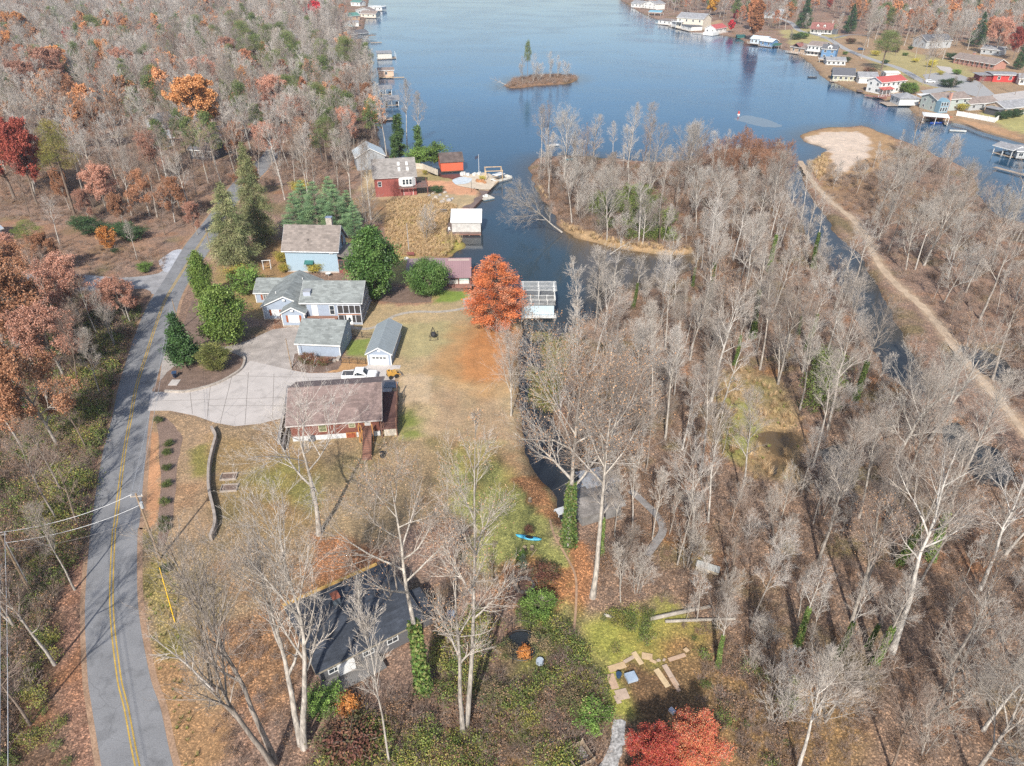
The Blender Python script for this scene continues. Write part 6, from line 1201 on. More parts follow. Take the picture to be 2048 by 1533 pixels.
ch = empty('deck_chair', (-15.9, 173.2, WZ+.55), .4, 'white chair on the deck left of the white roofed boathouse', 'chair'); MB().cb(0,0,.4,.55,.55,.06).build('seat', WHITE, ch); MB().cb(0,.26,.45,.55,.05,.55).build('backrest', WHITE, ch)
for sx in (-.24,.24):
    for sy in (-.24,.24): MB().cb(sx,sy,0,.05,.05,.4).build('leg', WHITE, ch)
# mauve roofed boathouse
MV = metalr('mauve_metal_roof', (.29,.18,.19), .4); b = Bld('boathouse', (-14.0, 140.1), R(2), 'boathouse with a mauve metal roof and open porch right of the round magnolia', 'boathouse', z=WZ)
b.walls(.3, 4.9, 1.6, 7.0, .8, 2.7, 2.3, 'x', siding('taupe_siding', (.35,.28,.25))); b.slab([(-.3,-.1,2.45),(5.3,-.1,2.45),(5.3,4.6,5.0),(-.3,4.6,5.0)], .12, MV); b.slab([(-.3,4.62,5.0),(5.3,4.62,5.0),(5.3,7.6,3.6),(-.3,7.6,3.6)], .12, mat('pale_mauve_roof', (.42,.29,.28)))
b.part('deck', MB().box(-.3, 5.3, -.3, 7.5, .55, .75), boards('reddish_deck', (.29,.15,.12), .16)); b.part('skirt', MB().box(-.3, 5.3, -.38, -.31, .1, .72), _M['reddish_deck'])
b.posts([(-.2, 0), (2.5, 0), (5.1, 0), (5.1, 4), (5.1, 7.3)], .7, 2.4, mat('maroon_post', (.25,.11,.09))); b.part('counter', MB().box(.4, 4.8, .5, 1.1, .75, 1.6), mat('pale_counter', (.62,.60,.55))); b.part('canoe_rack', MB().box(2.7, 4.7, .4, .9, 1.62, 2.1), mat('pale_green', (.40,.52,.47)))
b.rail([(0, 8.5), (5.9, 8.5), (5.9, .5)], .75, 1.1, BLACKM, step=.35, w=.05)
b.part('side_dock', MB().box(5.32, 6.0, -.3, 8.7, .5, .68).box(-.3, 5.3, 7.55, 8.7, .5, .68), DB)
for x, y in ((0,-.2),(5.2,-.2),(5.9,8.6),(0,8.6),(5.9,4)): b.part('pile', MB().tube([(x, y, -1), (x, y, .6)], .1, 6), _M['dark_pile'])
b = Bld('long_shed', G(812,560), R(3), 'low mauve flat roofed shed half hidden behind the round magnolia', 'shed'); b.walls(.3, 9.2, .4, 6.4, 0, 1.7, 0, 'x', _M['taupe_siding']); b.slab([(0,0,1.75),(9.6,0,1.75),(9.6,6.8,2.1),(0,6.8,2.1)], .12, mat('mauve_membrane_roof', (.30,.215,.22), var=.15, sc=.5))
# boathouse with open rafters
b = Bld('boathouse', (2.1, 125.4), 0, 'pale blue boathouse topped by an open rafter pergola', 'boathouse', z=WZ)
b.walls(.3, 6.2, .7, 6.2, .6, 2.9, 0, 'x', mat('pale_blue_panel', (.48,.58,.64), pat='batten', ps=.4, pd=.94, var=.06)); WG = mat('weathered_white_wood', (.66,.66,.64), var=.25, sc=1.5)
b.part('upper_deck', MB().box(0, 6.5, .4, 6.5, 2.92, 3.08), mat('streaked_white_deck', (.24,.24,.235), pat='plank', ps=.3, pd=.6, var=.45, sc=1.2)); b.rail([(.05, .45), (6.45, .45), (6.45, 6.4)], 3.08, .95, WG, step=.2, w=.06); b.rail([(.0, 2.6), (6.4, 2.6)], 3.08, .95, WG, step=.2, w=.06)
b.part('deck', MB().box(-.2, 6.6, -.3, .7, .45, .6), WG); b.rail([(-.1, -.25), (6.5, -.25)], .6, .9, WG, step=.25, w=.05)
b.posts([(.2, 2.8), (6.3, 2.8), (.2, 6.3), (6.3, 6.3), (3.2, 6.3), (3.2, 2.8)], 3.08, 5.0, WG, .14); pm = MB()
for x in (0.05, 3.2, 6.3): pm.box(x, x+.12, 2.2, 6.8, 4.95, 5.12)
b.part('beam', pm, WG)
for i in range(8): b.part('rafter', MB().box(-.4, 6.8, 2.3+i*.62, 2.36+i*.62, 5.13, 5.22), WG)
for x, y in ((0,-.2),(6.4,-.2),(6.4,6.2),(0,6.2),(3.2,-.2)): b.part('pile', MB().tube([(x, y, -1), (x, y, .5)], .11, 6), _M['dark_pile'])
# ---------------- red house by the lake
RED = siding('barn_red_siding', (.30,.09,.075), .25, .8); GB = roofm('grey_brown_shingles', (.30,.275,.255))
b = Bld.at('red_house', 752,395,834,390, 'barn red house with a white bay window and a grey roof with skylights', 'house'); w = b.w; d = 11
b.walls(0, w, 0, d, 0, 5.6, 3.6, 'x', RED); b.roof(0, w, 0, d, 5.6, 3.6, 'x', GB, over=.4, fm=mat('grey_fascia', (.45,.42,.40)))
for x in (.62, .82):
    for k in (.32, .62): y = k*d/2; z = 5.6+3.6*k; b.part('skylight', MB().add([(w*x-.35, y-.5, z-.08), (w*x+.35, y-.5, z-.08), (w*x+.35, y+.5, z+.58), (w*x-.35, y+.5, z+.58), (w*x-.35, y-.5, z+.10), (w*x+.35, y-.5, z+.10), (w*x+.35, y+.5, z+.76), (w*x-.35, y+.5, z+.76)], [(0,3,2,1),(4,5,6,7),(0,1,5,4),(1,2,6,5),(2,3,7,6),(3,0,4,7)]), mat('skylight_glass', (.68,.68,.66), rough=.2))
b.part('bay', MB().prism([(w*.58, 0), (w*.66, -1.1), (w*.9, -1.1), (w*.99, 0)], 2.9, 5.3, 'z'), WHITE)
for x in (.70, .78, .86): b.win(w*x, -1.1, 3.5, .65, 1.4, ny=2)
b.win(w*.12, 0, 3.0, .9, 1.3, ny=2); b.part('balcony', MB().box(w*.56, w+3.2, -1.9, -1.15, 2.6, 2.8).box(w*.98, w+3.2, -1.15, 4.0, 2.6, 2.8), boards('balcony_boards', (.22,.15,.13), .2))
b.door(w*.80, 0, .05, 2.6, 2.2, m=mat('dusty_red_door', (.45,.16,.15), pat='lap', ps=.5)); b.posts([(w*.6, -1.8), (w*.8, -1.8), (w+3, -1.8), (w+3, 3.8)], 0, 2.6, mat('maroon_post', (.25,.11,.09)), .18); b.rail([(w*.98, -1.8), (w+3.1, -1.8), (w+3.1, 4)], 2.8, .95, _M['maroon_post'], step=.2)
b = Bld.at('metal_roofed_outbuilding', 715,342,765,338, 'outbuilding with a pale metal roof behind the red house', 'outbuilding'); b.walls(0, 9, 0, 9, 0, 4.2, 2.4, 'y', mat('slate_siding', (.33,.35,.37))); b.roof(0, 9, 0, 9, 4.2, 2.4, 'y', metalr('pale_galvanised_roof', (.52,.58,.62), .5))
b = Bld.at('red_boathouse', 886,347,921,345, 'orange red boathouse with a sagging dark roof', 'boathouse', z=WZ); OR = mat('orange_red_boards', (.62,.135,.07), pat='batten', ps=.4, pd=.9, var=.1)
b.walls(-.5, 6.6, .3, 7.5, .5, 3.4, 1.9, 'x', OR); b.roof(-.5, 6.6, .3, 7.5, 3.4, 1.9, 'x', mat('mossy_dark_roof', (.13,.10,.09), var=.4, sc=.7), over=.3, fascia=False)
for x, y in ((-.3,.4),(3,.4),(6.4,.4),(6.4,7)): b.part('pile', MB().tube([(x, y, -1), (x, y, .6)], .14, 6), _M['dark_pile'])
b.part('beam', MB().box(-.5, 6.6, .2, .29, .2, .52), mat('dark_wet_wood', (.10,.07,.05)))
fe = MB(); p0, p1, p2 = G(826,338), G(846,340), G(876,352)
for (a, c), n in (((p0, p1), 'a'), ((p1, p2), 'b')):
    x, y = a; e = Bld('board_fence', a, math.atan2(c[1]-a[1], c[0]-a[0]), 'pale board fence beside the red house, %s panel' % ('upper' if n == 'a' else 'lower longer'), 'fence'); L = math.hypot(c[0]-a[0], c[1]-a[1])
    e.part('panel', MB().box(0, L, 0, .06, .1, 1.9), mat('pale_fence_boards', (.56,.50,.42), pat='batten', ps=.3, pd=.8))
    for i in range(int(L/2.4)+1): e.part('post', MB().cb(i*2.4, .1, 0, .12, .12, 2.0), _M['pale_fence_boards'])
# docks
e = Bld.at('long_dock', 927,422,945,420, 'long dark brown floating dock pointing at the white roofed boathouse', 'dock', z=WZ); q = Bld  # oriented below
c0, c1 = G(935,420,WZ), G(975,378,WZ); e.e.location = (c0[0], c0[1], WZ); e.e.rotation_euler = (0, 0, math.atan2(c1[1]-c0[1], c1[0]-c0[0])); L = math.hypot(c1[0]-c0[0], c1[1]-c0[1])
e.part('deck', MB().box(0, L, -1.5, 1.5, .35, .55), boards('dock_boards_cross', (.20,.145,.125), .2)); e.part('skirt', MB().box(-.06, 0, -1.5, 1.5, .05, .5).box(0, L, -1.56, -1.5, .05, .5), mat('red_brown_beam', (.26,.14,.11)))
e = empty('timber_dock', (*G(985,378,WZ), WZ), math.atan2(G(1015,350,WZ)[1]-G(985,378,WZ)[1], G(1015,350,WZ)[0]-G(985,378,WZ)[0]), 'new tan timber dock with a long arm into the lake', 'dock'); L = math.hypot(G(1015,352,WZ)[0]-G(985,378,WZ)[0], G(1015,352,WZ)[1]-G(985,378,WZ)[1])
MB().box(-4, L*.75, 0, 3.0, .5, .68).build('deck', TD, e); MB().box(-4, L*.75, -.1, 0, .2, .68).build('skirt', _M['tan_dock_boards'], e); MB().box(L*.0, L*.75, 3.0, 7, .5, .66).build('platform', TD, e)
for x in (-3.5, 0, 4, 8): MB().tube([(x, .1, -1), (x, .1, .5)], .12, 6).build('pile', mat('pale_pile', (.55,.48,.38)), e)
pe = empty('pergola', (*G(972,362), 0), .1, 'unfinished tan timber frame standing on the patio by the lake', 'pergola'); tw = mat('new_timber', (.66,.47,.27)); 
for x, y in ((0,0),(5,0),(5,4.5),(0,4.5)): MB().cb(x,y,0,.16,.16,2.8).build('post', tw, pe)
MB().box(-.2,5.2,-.06,.06,2.8,2.98).box(-.2,5.2,4.44,4.56,2.8,2.98).box(-.06,.06,.06,4.44,2.8,2.98).box(4.94,5.06,.06,4.44,2.8,2.98).build('beam', tw, pe)
tag(patch('lakeside_patio', W([(905,362),(935,350),(970,346),(985,352),(990,366),(980,380),(945,378),(915,372)]), .10, mat('sandy_patio', (.60,.50,.38), var=.2, sc=.5), seed=21), kind='structure')
tag(patch('gravel_patio', W([(904,362),(920,355),(944,358),(936,368),(912,370)]), .14, mat('blue_white_gravel', (.55,.60,.63), var=.2, sc=.8), seed=22), kind='structure')
for i, (u, v, c, lb) in enumerate([(930,352,(.66,.64,.60),'pale tarpaulin heap by the lake patio'),(955,350,(.70,.68,.62),'white building rubble beside the flagpole'),(962,366,(.50,.25,.12),'orange brown covered stack on the patio')]):
    e = empty('covered_stack', (*G(u, v), .14), i, lb, 'covered stack'); r3 = random.Random(i); m_ = MB()
    for k in range(6): m_.cb(r3.uniform(-1.2,1.2), r3.uniform(-.8,.8), 0, r3.uniform(.6,1.4), r3.uniform(.5,1.1), r3.uniform(.3,.9))
    m_.build('bundle', mat('stack%d_cloth' % i, c, var=.3, sc=2), e)
fp_ = empty('flagpole', (*G(958,350), .1), 0, 'white flagpole with a dark flag at the lake patio', 'flagpole'); MB().tube([(0,0,0),(0,0,6.2)], [.07,.04], 8).build('pole', WHITE, fp_)
fl = MB(); nn = 7
fl.add([(-.04-1.1*i/nn, .12*math.sin(i*1.3), 5.9-.06*i) for i in range(nn+1)] + [(-.04-1.1*i/nn, .12*math.sin(i*1.3+.5), 5.1-.08*i) for i in range(nn+1)] + [(-.04-1.1*i/nn, .12*math.sin(i*1.3)+.015, 5.9-.06*i) for i in range(nn+1)] + [(-.04-1.1*i/nn, .12*math.sin(i*1.3+.5)+.015, 5.1-.08*i) for i in range(nn+1)],
       [(i, i+1, nn+2+i, nn+1+i) for i in range(nn)] + [(2*nn+2+i, 3*nn+3+i, 3*nn+4+i, 2*nn+3+i) for i in range(nn)]); fl.build('flag', mat('dark_flag', (.05,.06,.10)), fp_)
lp = empty('lamp_post', (*G(943,385), 0), 0, 'black lamp post on the bank left of the timber dock', 'lamp post'); MB().tube([(0,0,0),(0,0,2.8)], .05, 8).build('pole', BLACKM, lp); MB().tube([(0,0,2.8),(0,0,2.9),(0,0,3.15),(0,0,3.25)], [.08,.16,.16,.04], 8).build('lantern', mat('lantern_glass', (.3,.3,.28), rough=.2), lp)
rk = random.Random(8); 
for i, (u, v) in enumerate([(858,392),(866,388),(872,396),(880,391),(888,399),(894,394),(876,402),(866,400),(884,406),(898,402),(870,384),(890,386),(905,398)]):
    e = MB(); s_ = rk.uniform(.7, 1.5); x, y = G(u, v)
    pts = []; 
    for k in range(3): pts.append((0, 0, k*s_*.28))
    e.tube(pts, [s_*.65, s_*.6, s_*.28], 7); o = e.build('boulder', _M['stone'] if i % 3 else mat('grey_boulder', (.36,.34,.33), var=.4)); o.location = (x, y, -.05); o.rotation_euler = (rk.uniform(-.3,.3), rk.uniform(-.3,.3), rk.uniform(0,6)); tag(o, 'rough stone in the rockery before the red house', 'boulder', 'stones of the rockery before the red house')
e = empty('picnic_table', (*G(887,425), 0), .1, 'small dark picnic table at the edge of the reed bed', 'table'); MB().cb(0,0,.7,1.8,.8,.06).build('table_top', mat('grey_deck', (.33,.31,.29)), e); MB().cb(0,-.75,.42,1.8,.3,.05).cb(0,.75,.42,1.8,.3,.05).build('bench', _M['grey_deck'], e); MB().bar((-.7,-.7,0),(-.7,.3,.7),.08).bar((.7,-.7,0),(.7,.3,.7),.08).bar((-.7,.7,0),(-.7,-.3,.7),.08).bar((.7,.7,0),(.7,-.3,.7),.08).build('leg', _M['grey_deck'], e)
# ================================================================== BOATS
def hull(L, B_, H_, m, parent, name='hull', flat=.5):
    """a boat shell with a pointed bow toward +x"""
    st_ = 9; vs = []; fs = []
    for i in range(st_):
        t = i/(st_-1); x = -L/2 + L*t; w_ = B_/2*(1 - max(0, (t-flat)/(1-flat))**2.2)*(.86+.14*min(1, t*4)); sh_ = .12*t*t
        for y, z in ((-w_, H_+sh_), (-w_*.75, H_*.28), (-w_*.15, .0+.1*max(0, t-.6)), (w_*.15, .1*max(0, t-.6)), (w_*.75, H_*.28), (w_, H_+sh_)): vs.append((x, y, z))
    for i in range(st_-1):
        for k in range(5): fs.append((i*6+k, i*6+k+1, i*6+6+k+1, i*6+6+k))
    fs.append((0,1,2,3,4,5)); fs += [(i*6, i*6+6, i*6+11, i*6+5) for i in range(st_-1)]
    return MB().add(vs, fs).build(name, m, parent)
def pontoon(u, v, rz, label, L=6.5, canopy=True, cm=None):
    e = empty('pontoon_boat', (*G(u, v, WZ), WZ-.1), rz, label, 'boat'); al = mat('aluminium', (.5,.5,.5), rough=.35, metal=.6)
    for y in (-.85, .85): MB().tube([(-L/2, y, .15), (L/2-.5, y, .15), (L/2, y, .3)], [.28,.28,.06], 8).build('pontoon', al, e)
    MB().box(-L/2, L/2-.3, -1.2, 1.2, .45, .55).build('deck', mat('beige_deck', (.55,.50,.42)), e)
    r_ = MB(); 
    for y in (-1.18, 1.15): r_.box(-L/2, L/2-.4, y, y+.04, .55, 1.15)
    r_.box(L/2-.44, L/2-.4, -1.14, 1.15, .55, 1.15); r_.build('fence', mat('cream_panel', (.70,.68,.62)), e)
    MB().box(-L/2+.3, -L/2+1.0, -1.0, 1.0, .56, 1.0).box(L/2-2.2, L/2-.6, -1.1, -.6, .56, 1.0).box(-.3, .3, .4, 1.0, .56, 1.3).build('seat', WHITE, e)
    if canopy:
        MB().box(-L/2+.8, .6, -1.15, 1.15, 2.35, 2.42).build('canopy', cm or WHITE, e); p_ = MB()
        for x in (-L/2+.9, .5):
            for y in (-1.1, 1.1): p_.bar((x, y, .6), (x, y, 2.35), .04)
        p_.build('canopy_pole', al, e)
    MB().cb(-L/2-.2, 0, .2, .4, .35, .8).build('outboard', BLACKM, e)
    return e
pontoon(1003, 362, .75, 'pontoon boat with a white canopy moored at the timber dock', 7.5)
def raft(u, v, rz, label):
    e = empty('swim_raft', (*G(u, v, WZ), WZ), rz, label, 'raft'); MB().box(-1.8,1.8,-1.6,1.6,.25,.45).build('deck', mat('beige_deck', (.55,.50,.42)), e); MB().box(-1.7,1.7,-1.5,-1.0,-.1,.25).box(-1.7,1.7,1.0,1.5,-.1,.25).build('float', mat('blue_float', (.15,.28,.38)), e); MB().cb(.2,.4,.45,.7,.6,.7).cb(-.6,.6,.45,.4,.4,.5).build('box', WHITE, e); return e
raft(973, 398, .6, 'square beige raft with white boxes beside the long brown dock')
def rowboat(u, v, rz, label, c, L=4.2, z=WZ, nm='boat', cat='boat'):
    e = empty(nm, (*G(u, v, z), z), rz, label, cat); hull(L, 1.5, .55, c, e); MB().box(-L*.25, -L*.17, -.55, .55, .57, .64).box(L*.08, L*.16, -.5, .5, .58, .65).build('seat', mat('beige_deck', (.55,.50,.42)), e); MB().box(-L/2-.22, -L/2-.01, -.15, .15, .1, .9).build('outboard', BLACKM, e); return e
rowboat(1108, 293, .3, 'white boat beached behind the trees of the peninsula tip', WHITE)
rowboat(1143, 322, .2, 'teal boat lying under the trees of the peninsula', mat('teal_hull', (.20,.48,.48)), z=0)
def kayak(u, v, rz, label, c, L=3.3):
    e = empty('kayak', (*G(u, v), 0), rz, label, 'kayak'); n = 12; vs = []; fs = []
    for i in range(n+1):
        t = i/n; w_ = .37*math.sin(math.pi*t)**.6+.01; x = L*(t-.5); zt = .30+.10*abs(2*t-1)**2
        vs += [(x, -w_, .2+.1*abs(2*t-1)), (x, -w_*.6, .0+.12*abs(2*t-1)**3), (x, w_*.6, .12*abs(2*t-1)**3), (x, w_, .2+.1*abs(2*t-1)), (x, w_*.4, zt), (x, -w_*.4, zt)]
    for i in range(n):
        for k in range(6): fs.append((i*6+k, i*6+(k+1) % 6, i*6+6+(k+1) % 6, i*6+6+k))
    MB().add(vs, fs+[(0,1,2,3,4,5), tuple(range(n*6, n*6+6))[::-1]]).build('hull', c, e, smooth=True)
    MB().prism([(.55*math.cos(a*.5236)+.1, .24*math.sin(a*.5236)) for a in range(12)], .30, .335, 'z').build('cockpit', BLACKM, e); return e
kayak(1057, 1078, -.25, 'bright blue kayak lying on the green lawn', mat('sky_blue_plastic', (.10,.50,.72), rough=.35, var=.05))
# buoy
e = empty('buoy', (*G(1477,231,WZ), WZ), 0, 'red and white buoy at the sand bar', 'buoy'); MB().tube([(0,0,-.2),(0,0,.2),(0,0,.6)], [.5,.55,.5], 10).build('body', WHITE, e); MB().tube([(0,0,.6),(0,0,1.6)], [.42,.3], 10).build('band', mat('buoy_red', (.6,.08,.06)), e)
# ================================================================== VEHICLES
def car(name, u, v, rz, label, paint, L=4.6, Wd=1.8, H_=1.5, kind='suv', cat='car'):
    e = empty(name, (*G(u, v), 0), rz, label, cat); tyre = mat('tyre_rubber', (.025,.025,.025), rough=.9); rim = mat('alloy_rim', (.45,.45,.46), rough=.3, metal=.7)
    if kind == 'pickup':
        side = [(-L/2,.55),(-L/2+.02,1.12),(-L*.14,1.12),(-L*.145,1.15),(-L*.12,1.80),(-L*.10,1.88),(L*.10,1.88),(L*.13,1.84),(L*.235,1.22),(L*.27,1.17),(L*.46,1.08),(L*.49,.98),(L/2,.7),(L/2-.02,.42),(-L/2+.1,.42)]
        glassp = [(-L*.115,1.22),(-L*.10,1.72),(L*.105,1.72),(L*.20,1.24)]
    else:
        side = [(-L/2,.5),(-L/2+.02,1.0),(-L*.44,1.08),(-L*.36,H_-.04),(-L*.28,H_),(L*.08,H_),(L*.12,H_-.03),(L*.27,1.02),(L*.44,.92),(L*.49,.8),(L/2,.55),(L/2-.03,.32),(-L/2+.05,.32)]
        glassp = [(-L*.40,1.06),(-L*.34,H_-.14),(L*.08,H_-.12),(L*.22,1.04)]
    w0 = Wd/2; b0 = MB(); n = len(side); vs = []
    for y, k in ((-w0, .0), (-w0*.97, .0)): pass
    def wz(z): return w0*(1 if z < 1.15 else 1-.22*min(1, (z-1.15)/.6))
    vs = [(x, -wz(z), z) for x, z in side] + [(x, wz(z), z) for x, z in side]
    fs = [tuple(range(n))[::-1], tuple(range(n, 2*n))] + [(i, (i+1) % n, n+(i+1) % n, n+i) for i in range(n)]
    body = MB().add(vs, fs).build('body', paint, e); 
    gm = MB()
    for s in (-1, 1):
        m_ = len(glassp); gv = [(x, s*(wz(z)+.012), z) for x, z in glassp]; gm.add(gv + [(x, y-s*.02, z) for x, y, z in gv], [tuple(range(m_)), tuple(range(m_, 2*m_))[::-1]] + [(i, (i+1) % m_, m_+(i+1) % m_, m_+i) for i in range(m_)])
    if kind == 'pickup':
        gm.add([(L*.135,-.68,1.80),(L*.135,.68,1.80),(L*.235,.78,1.25),(L*.235,-.78,1.25),(L*.140,-.68,1.83),(L*.140,.68,1.83),(L*.243,.78,1.26),(L*.243,-.78,1.26)], [(4,5,6,7),(0,1,5,4),(3,2,6,7)]); gm.box(-L*.150,-L*.136,-.6,.6,1.3,1.7)
    else: gm.add([(L*.12,-.62,H_-.05),(L*.12,.62,H_-.05),(L*.27,.74,1.04),(L*.27,-.74,1.04),(L*.125,-.62,H_-.02),(L*.125,.62,H_-.02),(L*.277,.74,1.06),(L*.277,-.74,1.06)], [(4,5,6,7)])
    gm.build('window', glass(), e)
    if kind == 'pickup':
        bed = MB().box(-L/2+.12, -L*.155, -w0*.82, w0*.82, 1.06, 1.125).build('bed', mat('bed_liner', (.09,.09,.095)), e)
        MB().box(-L/2+.10, -L*.155, -w0*.90, -w0*.80, 1.12, 1.19).box(-L/2+.10, -L*.155, w0*.80, w0*.90, 1.12, 1.19).box(-L/2+.02, -L/2+.12, -w0*.88, w0*.88, 1.12, 1.18).build('bed_rail', paint, e)
        pl = MB().box(-L*.05, -L*.045, -w0-.014, w0+.014, 1.22, 1.74); pl.build('pillar', paint, e)
    for s in (-1, 1):
        MB().box(L/2-.10, L/2+.015, s*w0*.62-.16, s*w0*.62+.16, .78, .95).build('headlight', mat('lamp_clear', (.7,.7,.72), rough=.15), e)
        MB().box(-L/2-.02, -L/2+.05, s*w0*.86-.09, s*w0*.86+.09, .72, 1.05).build('tail_light', mat('lamp_red', (.5,.02,.02), rough=.2), e)
        MB().box(L*.19, L*.225, s*(w0+.10)-.10, s*(w0+.10)+.10, 1.12, 1.3).build('mirror', BLACKM if kind != 'pickup' else paint, e)
        for x in (-L*.31, L*.31):
            wr = .38 if kind == 'pickup' else .33; wh = bpy.data.objects.new('wheel', None); link(wh, e); wh.location = (x, s*(w0-.1), wr)
            MB().tube([(0,-.12,0),(0,.12,0)], wr, 16).build('tyre', tyre, wh); MB().tube([(0,-.135,0),(0,.135,0)], wr*.55, 12).build('rim', rim, wh)
    MB().box(-L/2-.06, -L/2+.02, -w0*.9, w0*.9, .42, .62).build('bumper', mat('bumper_grey', (.3,.3,.31), rough=.4), e); MB().box(L/2-.05, L/2+.05, -w0*.9, w0*.9, .40, .62).build('bumper', _M['bumper_grey'], e)
    return e
CARW = mat('white_car_paint', (.80,.80,.79), rough=.25, var=.02, fine=.01, spec=.6)
car('pickup_truck', 720, 758, 0.02, 'white crew cab pickup truck parked behind the brown roof', CARW, L=5.8, Wd=2.0, kind='pickup', cat='truck')
car('parked_car', 1859, 166, -.1, 'white car parked by the lane on the right shore', CARW)
car('parked_car', 1722, 101, .3, 'dark blue car by the lane near the tall bare tree', mat('dark_blue_paint', (.03,.08,.16), rough=.25))
# small yellow machine at the driveway end
e = empty('mini_loader', (*G(786,754), 0), .5, 'small yellow orange loader parked at the end of the driveway', 'loader'); yo = mat('machine_yellow', (.58,.32,.07), rough=.5, var=.2)
MB().box(-.9,.6,-.5,.5,.45,1.1).prism([(-.9,1.1),(-.2,1.1),(-.3,1.45),(-.9,1.35)], -.4, .4, 'y').build('body', yo, e); MB().bar((.3,-.55,.9),(1.3,-.55,.4),.12).bar((.3,.55,.9),(1.3,.55,.4),.12).build('arm', yo, e); MB().prism([(1.2,.05),(1.8,.05),(1.75,.15),(1.35,.2),(1.3,.65),(1.2,.6)], -.7, .7, 'y').build('bucket', mat('worn_steel', (.30,.24,.18), rough=.5), e)
for x in (-.6,.4):
    for y in (-.62,.62): MB().tube([(x,y-.13,.33),(x,y+.13,.33)], .33, 14).build('wheel', mat('tyre_rubber', (.025,.025,.025), rough=.9), e)
MB().cb(-.5,0,1.12,.4,.5,.3).build('seat', BLACKM, e)
e = MB().box(-1.1,1.1,-.9,.9,0,.12).build('steel_plate', mat('slate_grey_plate', (.22,.25,.28))); e.location = (*G(782,771), .02); tag(e, 'flat slate grey slab beside the brown house corner', 'slab')
# ================================================================== GARDEN THINGS
e = empty('egg_swing', (*G(867,678), 0), .2, 'black A-frame swing seat standing alone on the lawn', 'swing seat'); m_ = MB()
for sx in (-1, 1): m_.bar((sx*.8, -.7, 0), (0, 0, 2.5), .06); m_.bar((sx*.8, .7, 0), (0, 0, 2.5), .06)
m_.bar((-.8,-.7,.08),(.8,-.7,.08),.05); m_.bar((-.8,.7,.08),(.8,.7,.08),.05); m_.build('frame', BLACKM, e)
MB().tube([(0,0,.55),(0,0,.6),(0,0,.95),(0,0,1.35)], [.2,.42,.5,.35], 10).build('seat', mat('dark_wicker', (.05,.05,.055), var=.4, sc=4), e); MB().bar((0,0,1.35),(0,0,2.5),.02).build('chain', BLACKM, e)
e = empty('wheelie_bin', (*G(351,756), .05), .3, 'black wheeled bin with a blue lid mark on a concrete pad', 'bin'); MB().tube([(0,0,.08),(0,0,1.0)], [.30,.40], 4).build('body', mat('dark_blue_plastic', (.02,.03,.06), rough=.4), e); MB().box(-.38,.38,-.40,.42,1.0,1.08).build('lid', mat('blue_black_lid', (.05,.09,.18), rough=.35), e)
for y in (-.25,.25): MB().tube([(y-.04,.38,.12),(y+.04,.38,.12)], .12, 10).build('wheel', BLACKM, e)
e = MB().box(-.75,.75,-.9,.9,0,.06).build('concrete_pad', conc); e.location = (*G(349,766), .022); tag(e, 'small pale concrete pad in front of the bin', 'slab')
def wallrun(name, pts, h_, w_, m, label, cat='retaining wall'):
    c = spline(pts, 5); x0, y0 = c[0]; L_ = offset(c, w_/2); R_ = offset(c, -w_/2); n = len(c); vs = []; fs = []
    r_ = random.Random(4)
    for l, r in zip(L_, R_):
        j = r_.uniform(-.04, .04); vs += [(l[0]-x0, l[1]-y0, -.05), (r[0]-x0, r[1]-y0, -.05), (r[0]-x0, r[1]-y0, h_+j), (l[0]-x0, l[1]-y0, h_+j)]
    for i in range(n-1):
        for k in range(4): fs.append((i*4+k, i*4+(k+1) % 4, i*4+4+(k+1) % 4, i*4+4+k))
    fs += [(0,1,2,3), (n*4-4, n*4-1, n*4-2, n*4-3)]
    o = MB().add(vs, fs).build(name, m); o.location = (x0, y0, 0); return tag(o, label, cat)
wallrun('retaining_wall', W([(425,862),(433,880),(427,905),(421,932),(419,965),(421,992),(430,1030),(432,1056),(423,1082)]), .95, .35, mat('weathered_timber_wall', (.40,.34,.29), pat='lap', ps=.2, pd=.6, var=.3), 'curving weathered timber retaining wall in the front garden')
wallrun('stone_edging', W([(330,784),(376,784),(427,771),(466,752),(484,738),(490,722),(486,712)]), .35, .35, _M['stone'], 'low rough stone edging round the planting bed', 'edging')
wallrun('retaining_wall', W([(578,779),(572,820),(563,862),(558,890)]), .8, .4, mat('grey_block_wall', (.27,.25,.24), var=.3), 'dark grey wall along the left end of the brown house')
wallrun('edging', W([(583,739),(588,710)]), .12, .12, conc, 'thin pale kerb at the left of the garage bed', 'kerb')
for i, ((u, v), lb) in enumerate(zip([(459,978),(458,955)], ['nearer of the two timber framed raised beds', 'farther of the two timber framed raised beds'])):
    e = empty('raised_bed', (*G(u, v), 0), .1, lb, 'raised bed'); sx = 1.1; fr_ = mat('greyed_bed_timber', (.38,.32,.27), var=.3)
    MB().box(-sx,sx,-.72,-.62,0,.3).box(-sx,sx,.62,.72,0,.3).box(-sx,-sx+.1,-.62,.62,0,.3).box(sx-.1,sx,-.62,.62,0,.3).build('frame', fr_, e); MB().box(-sx+.1,sx-.1,-.62,.62,0,.16).build('soil', mulch, e)
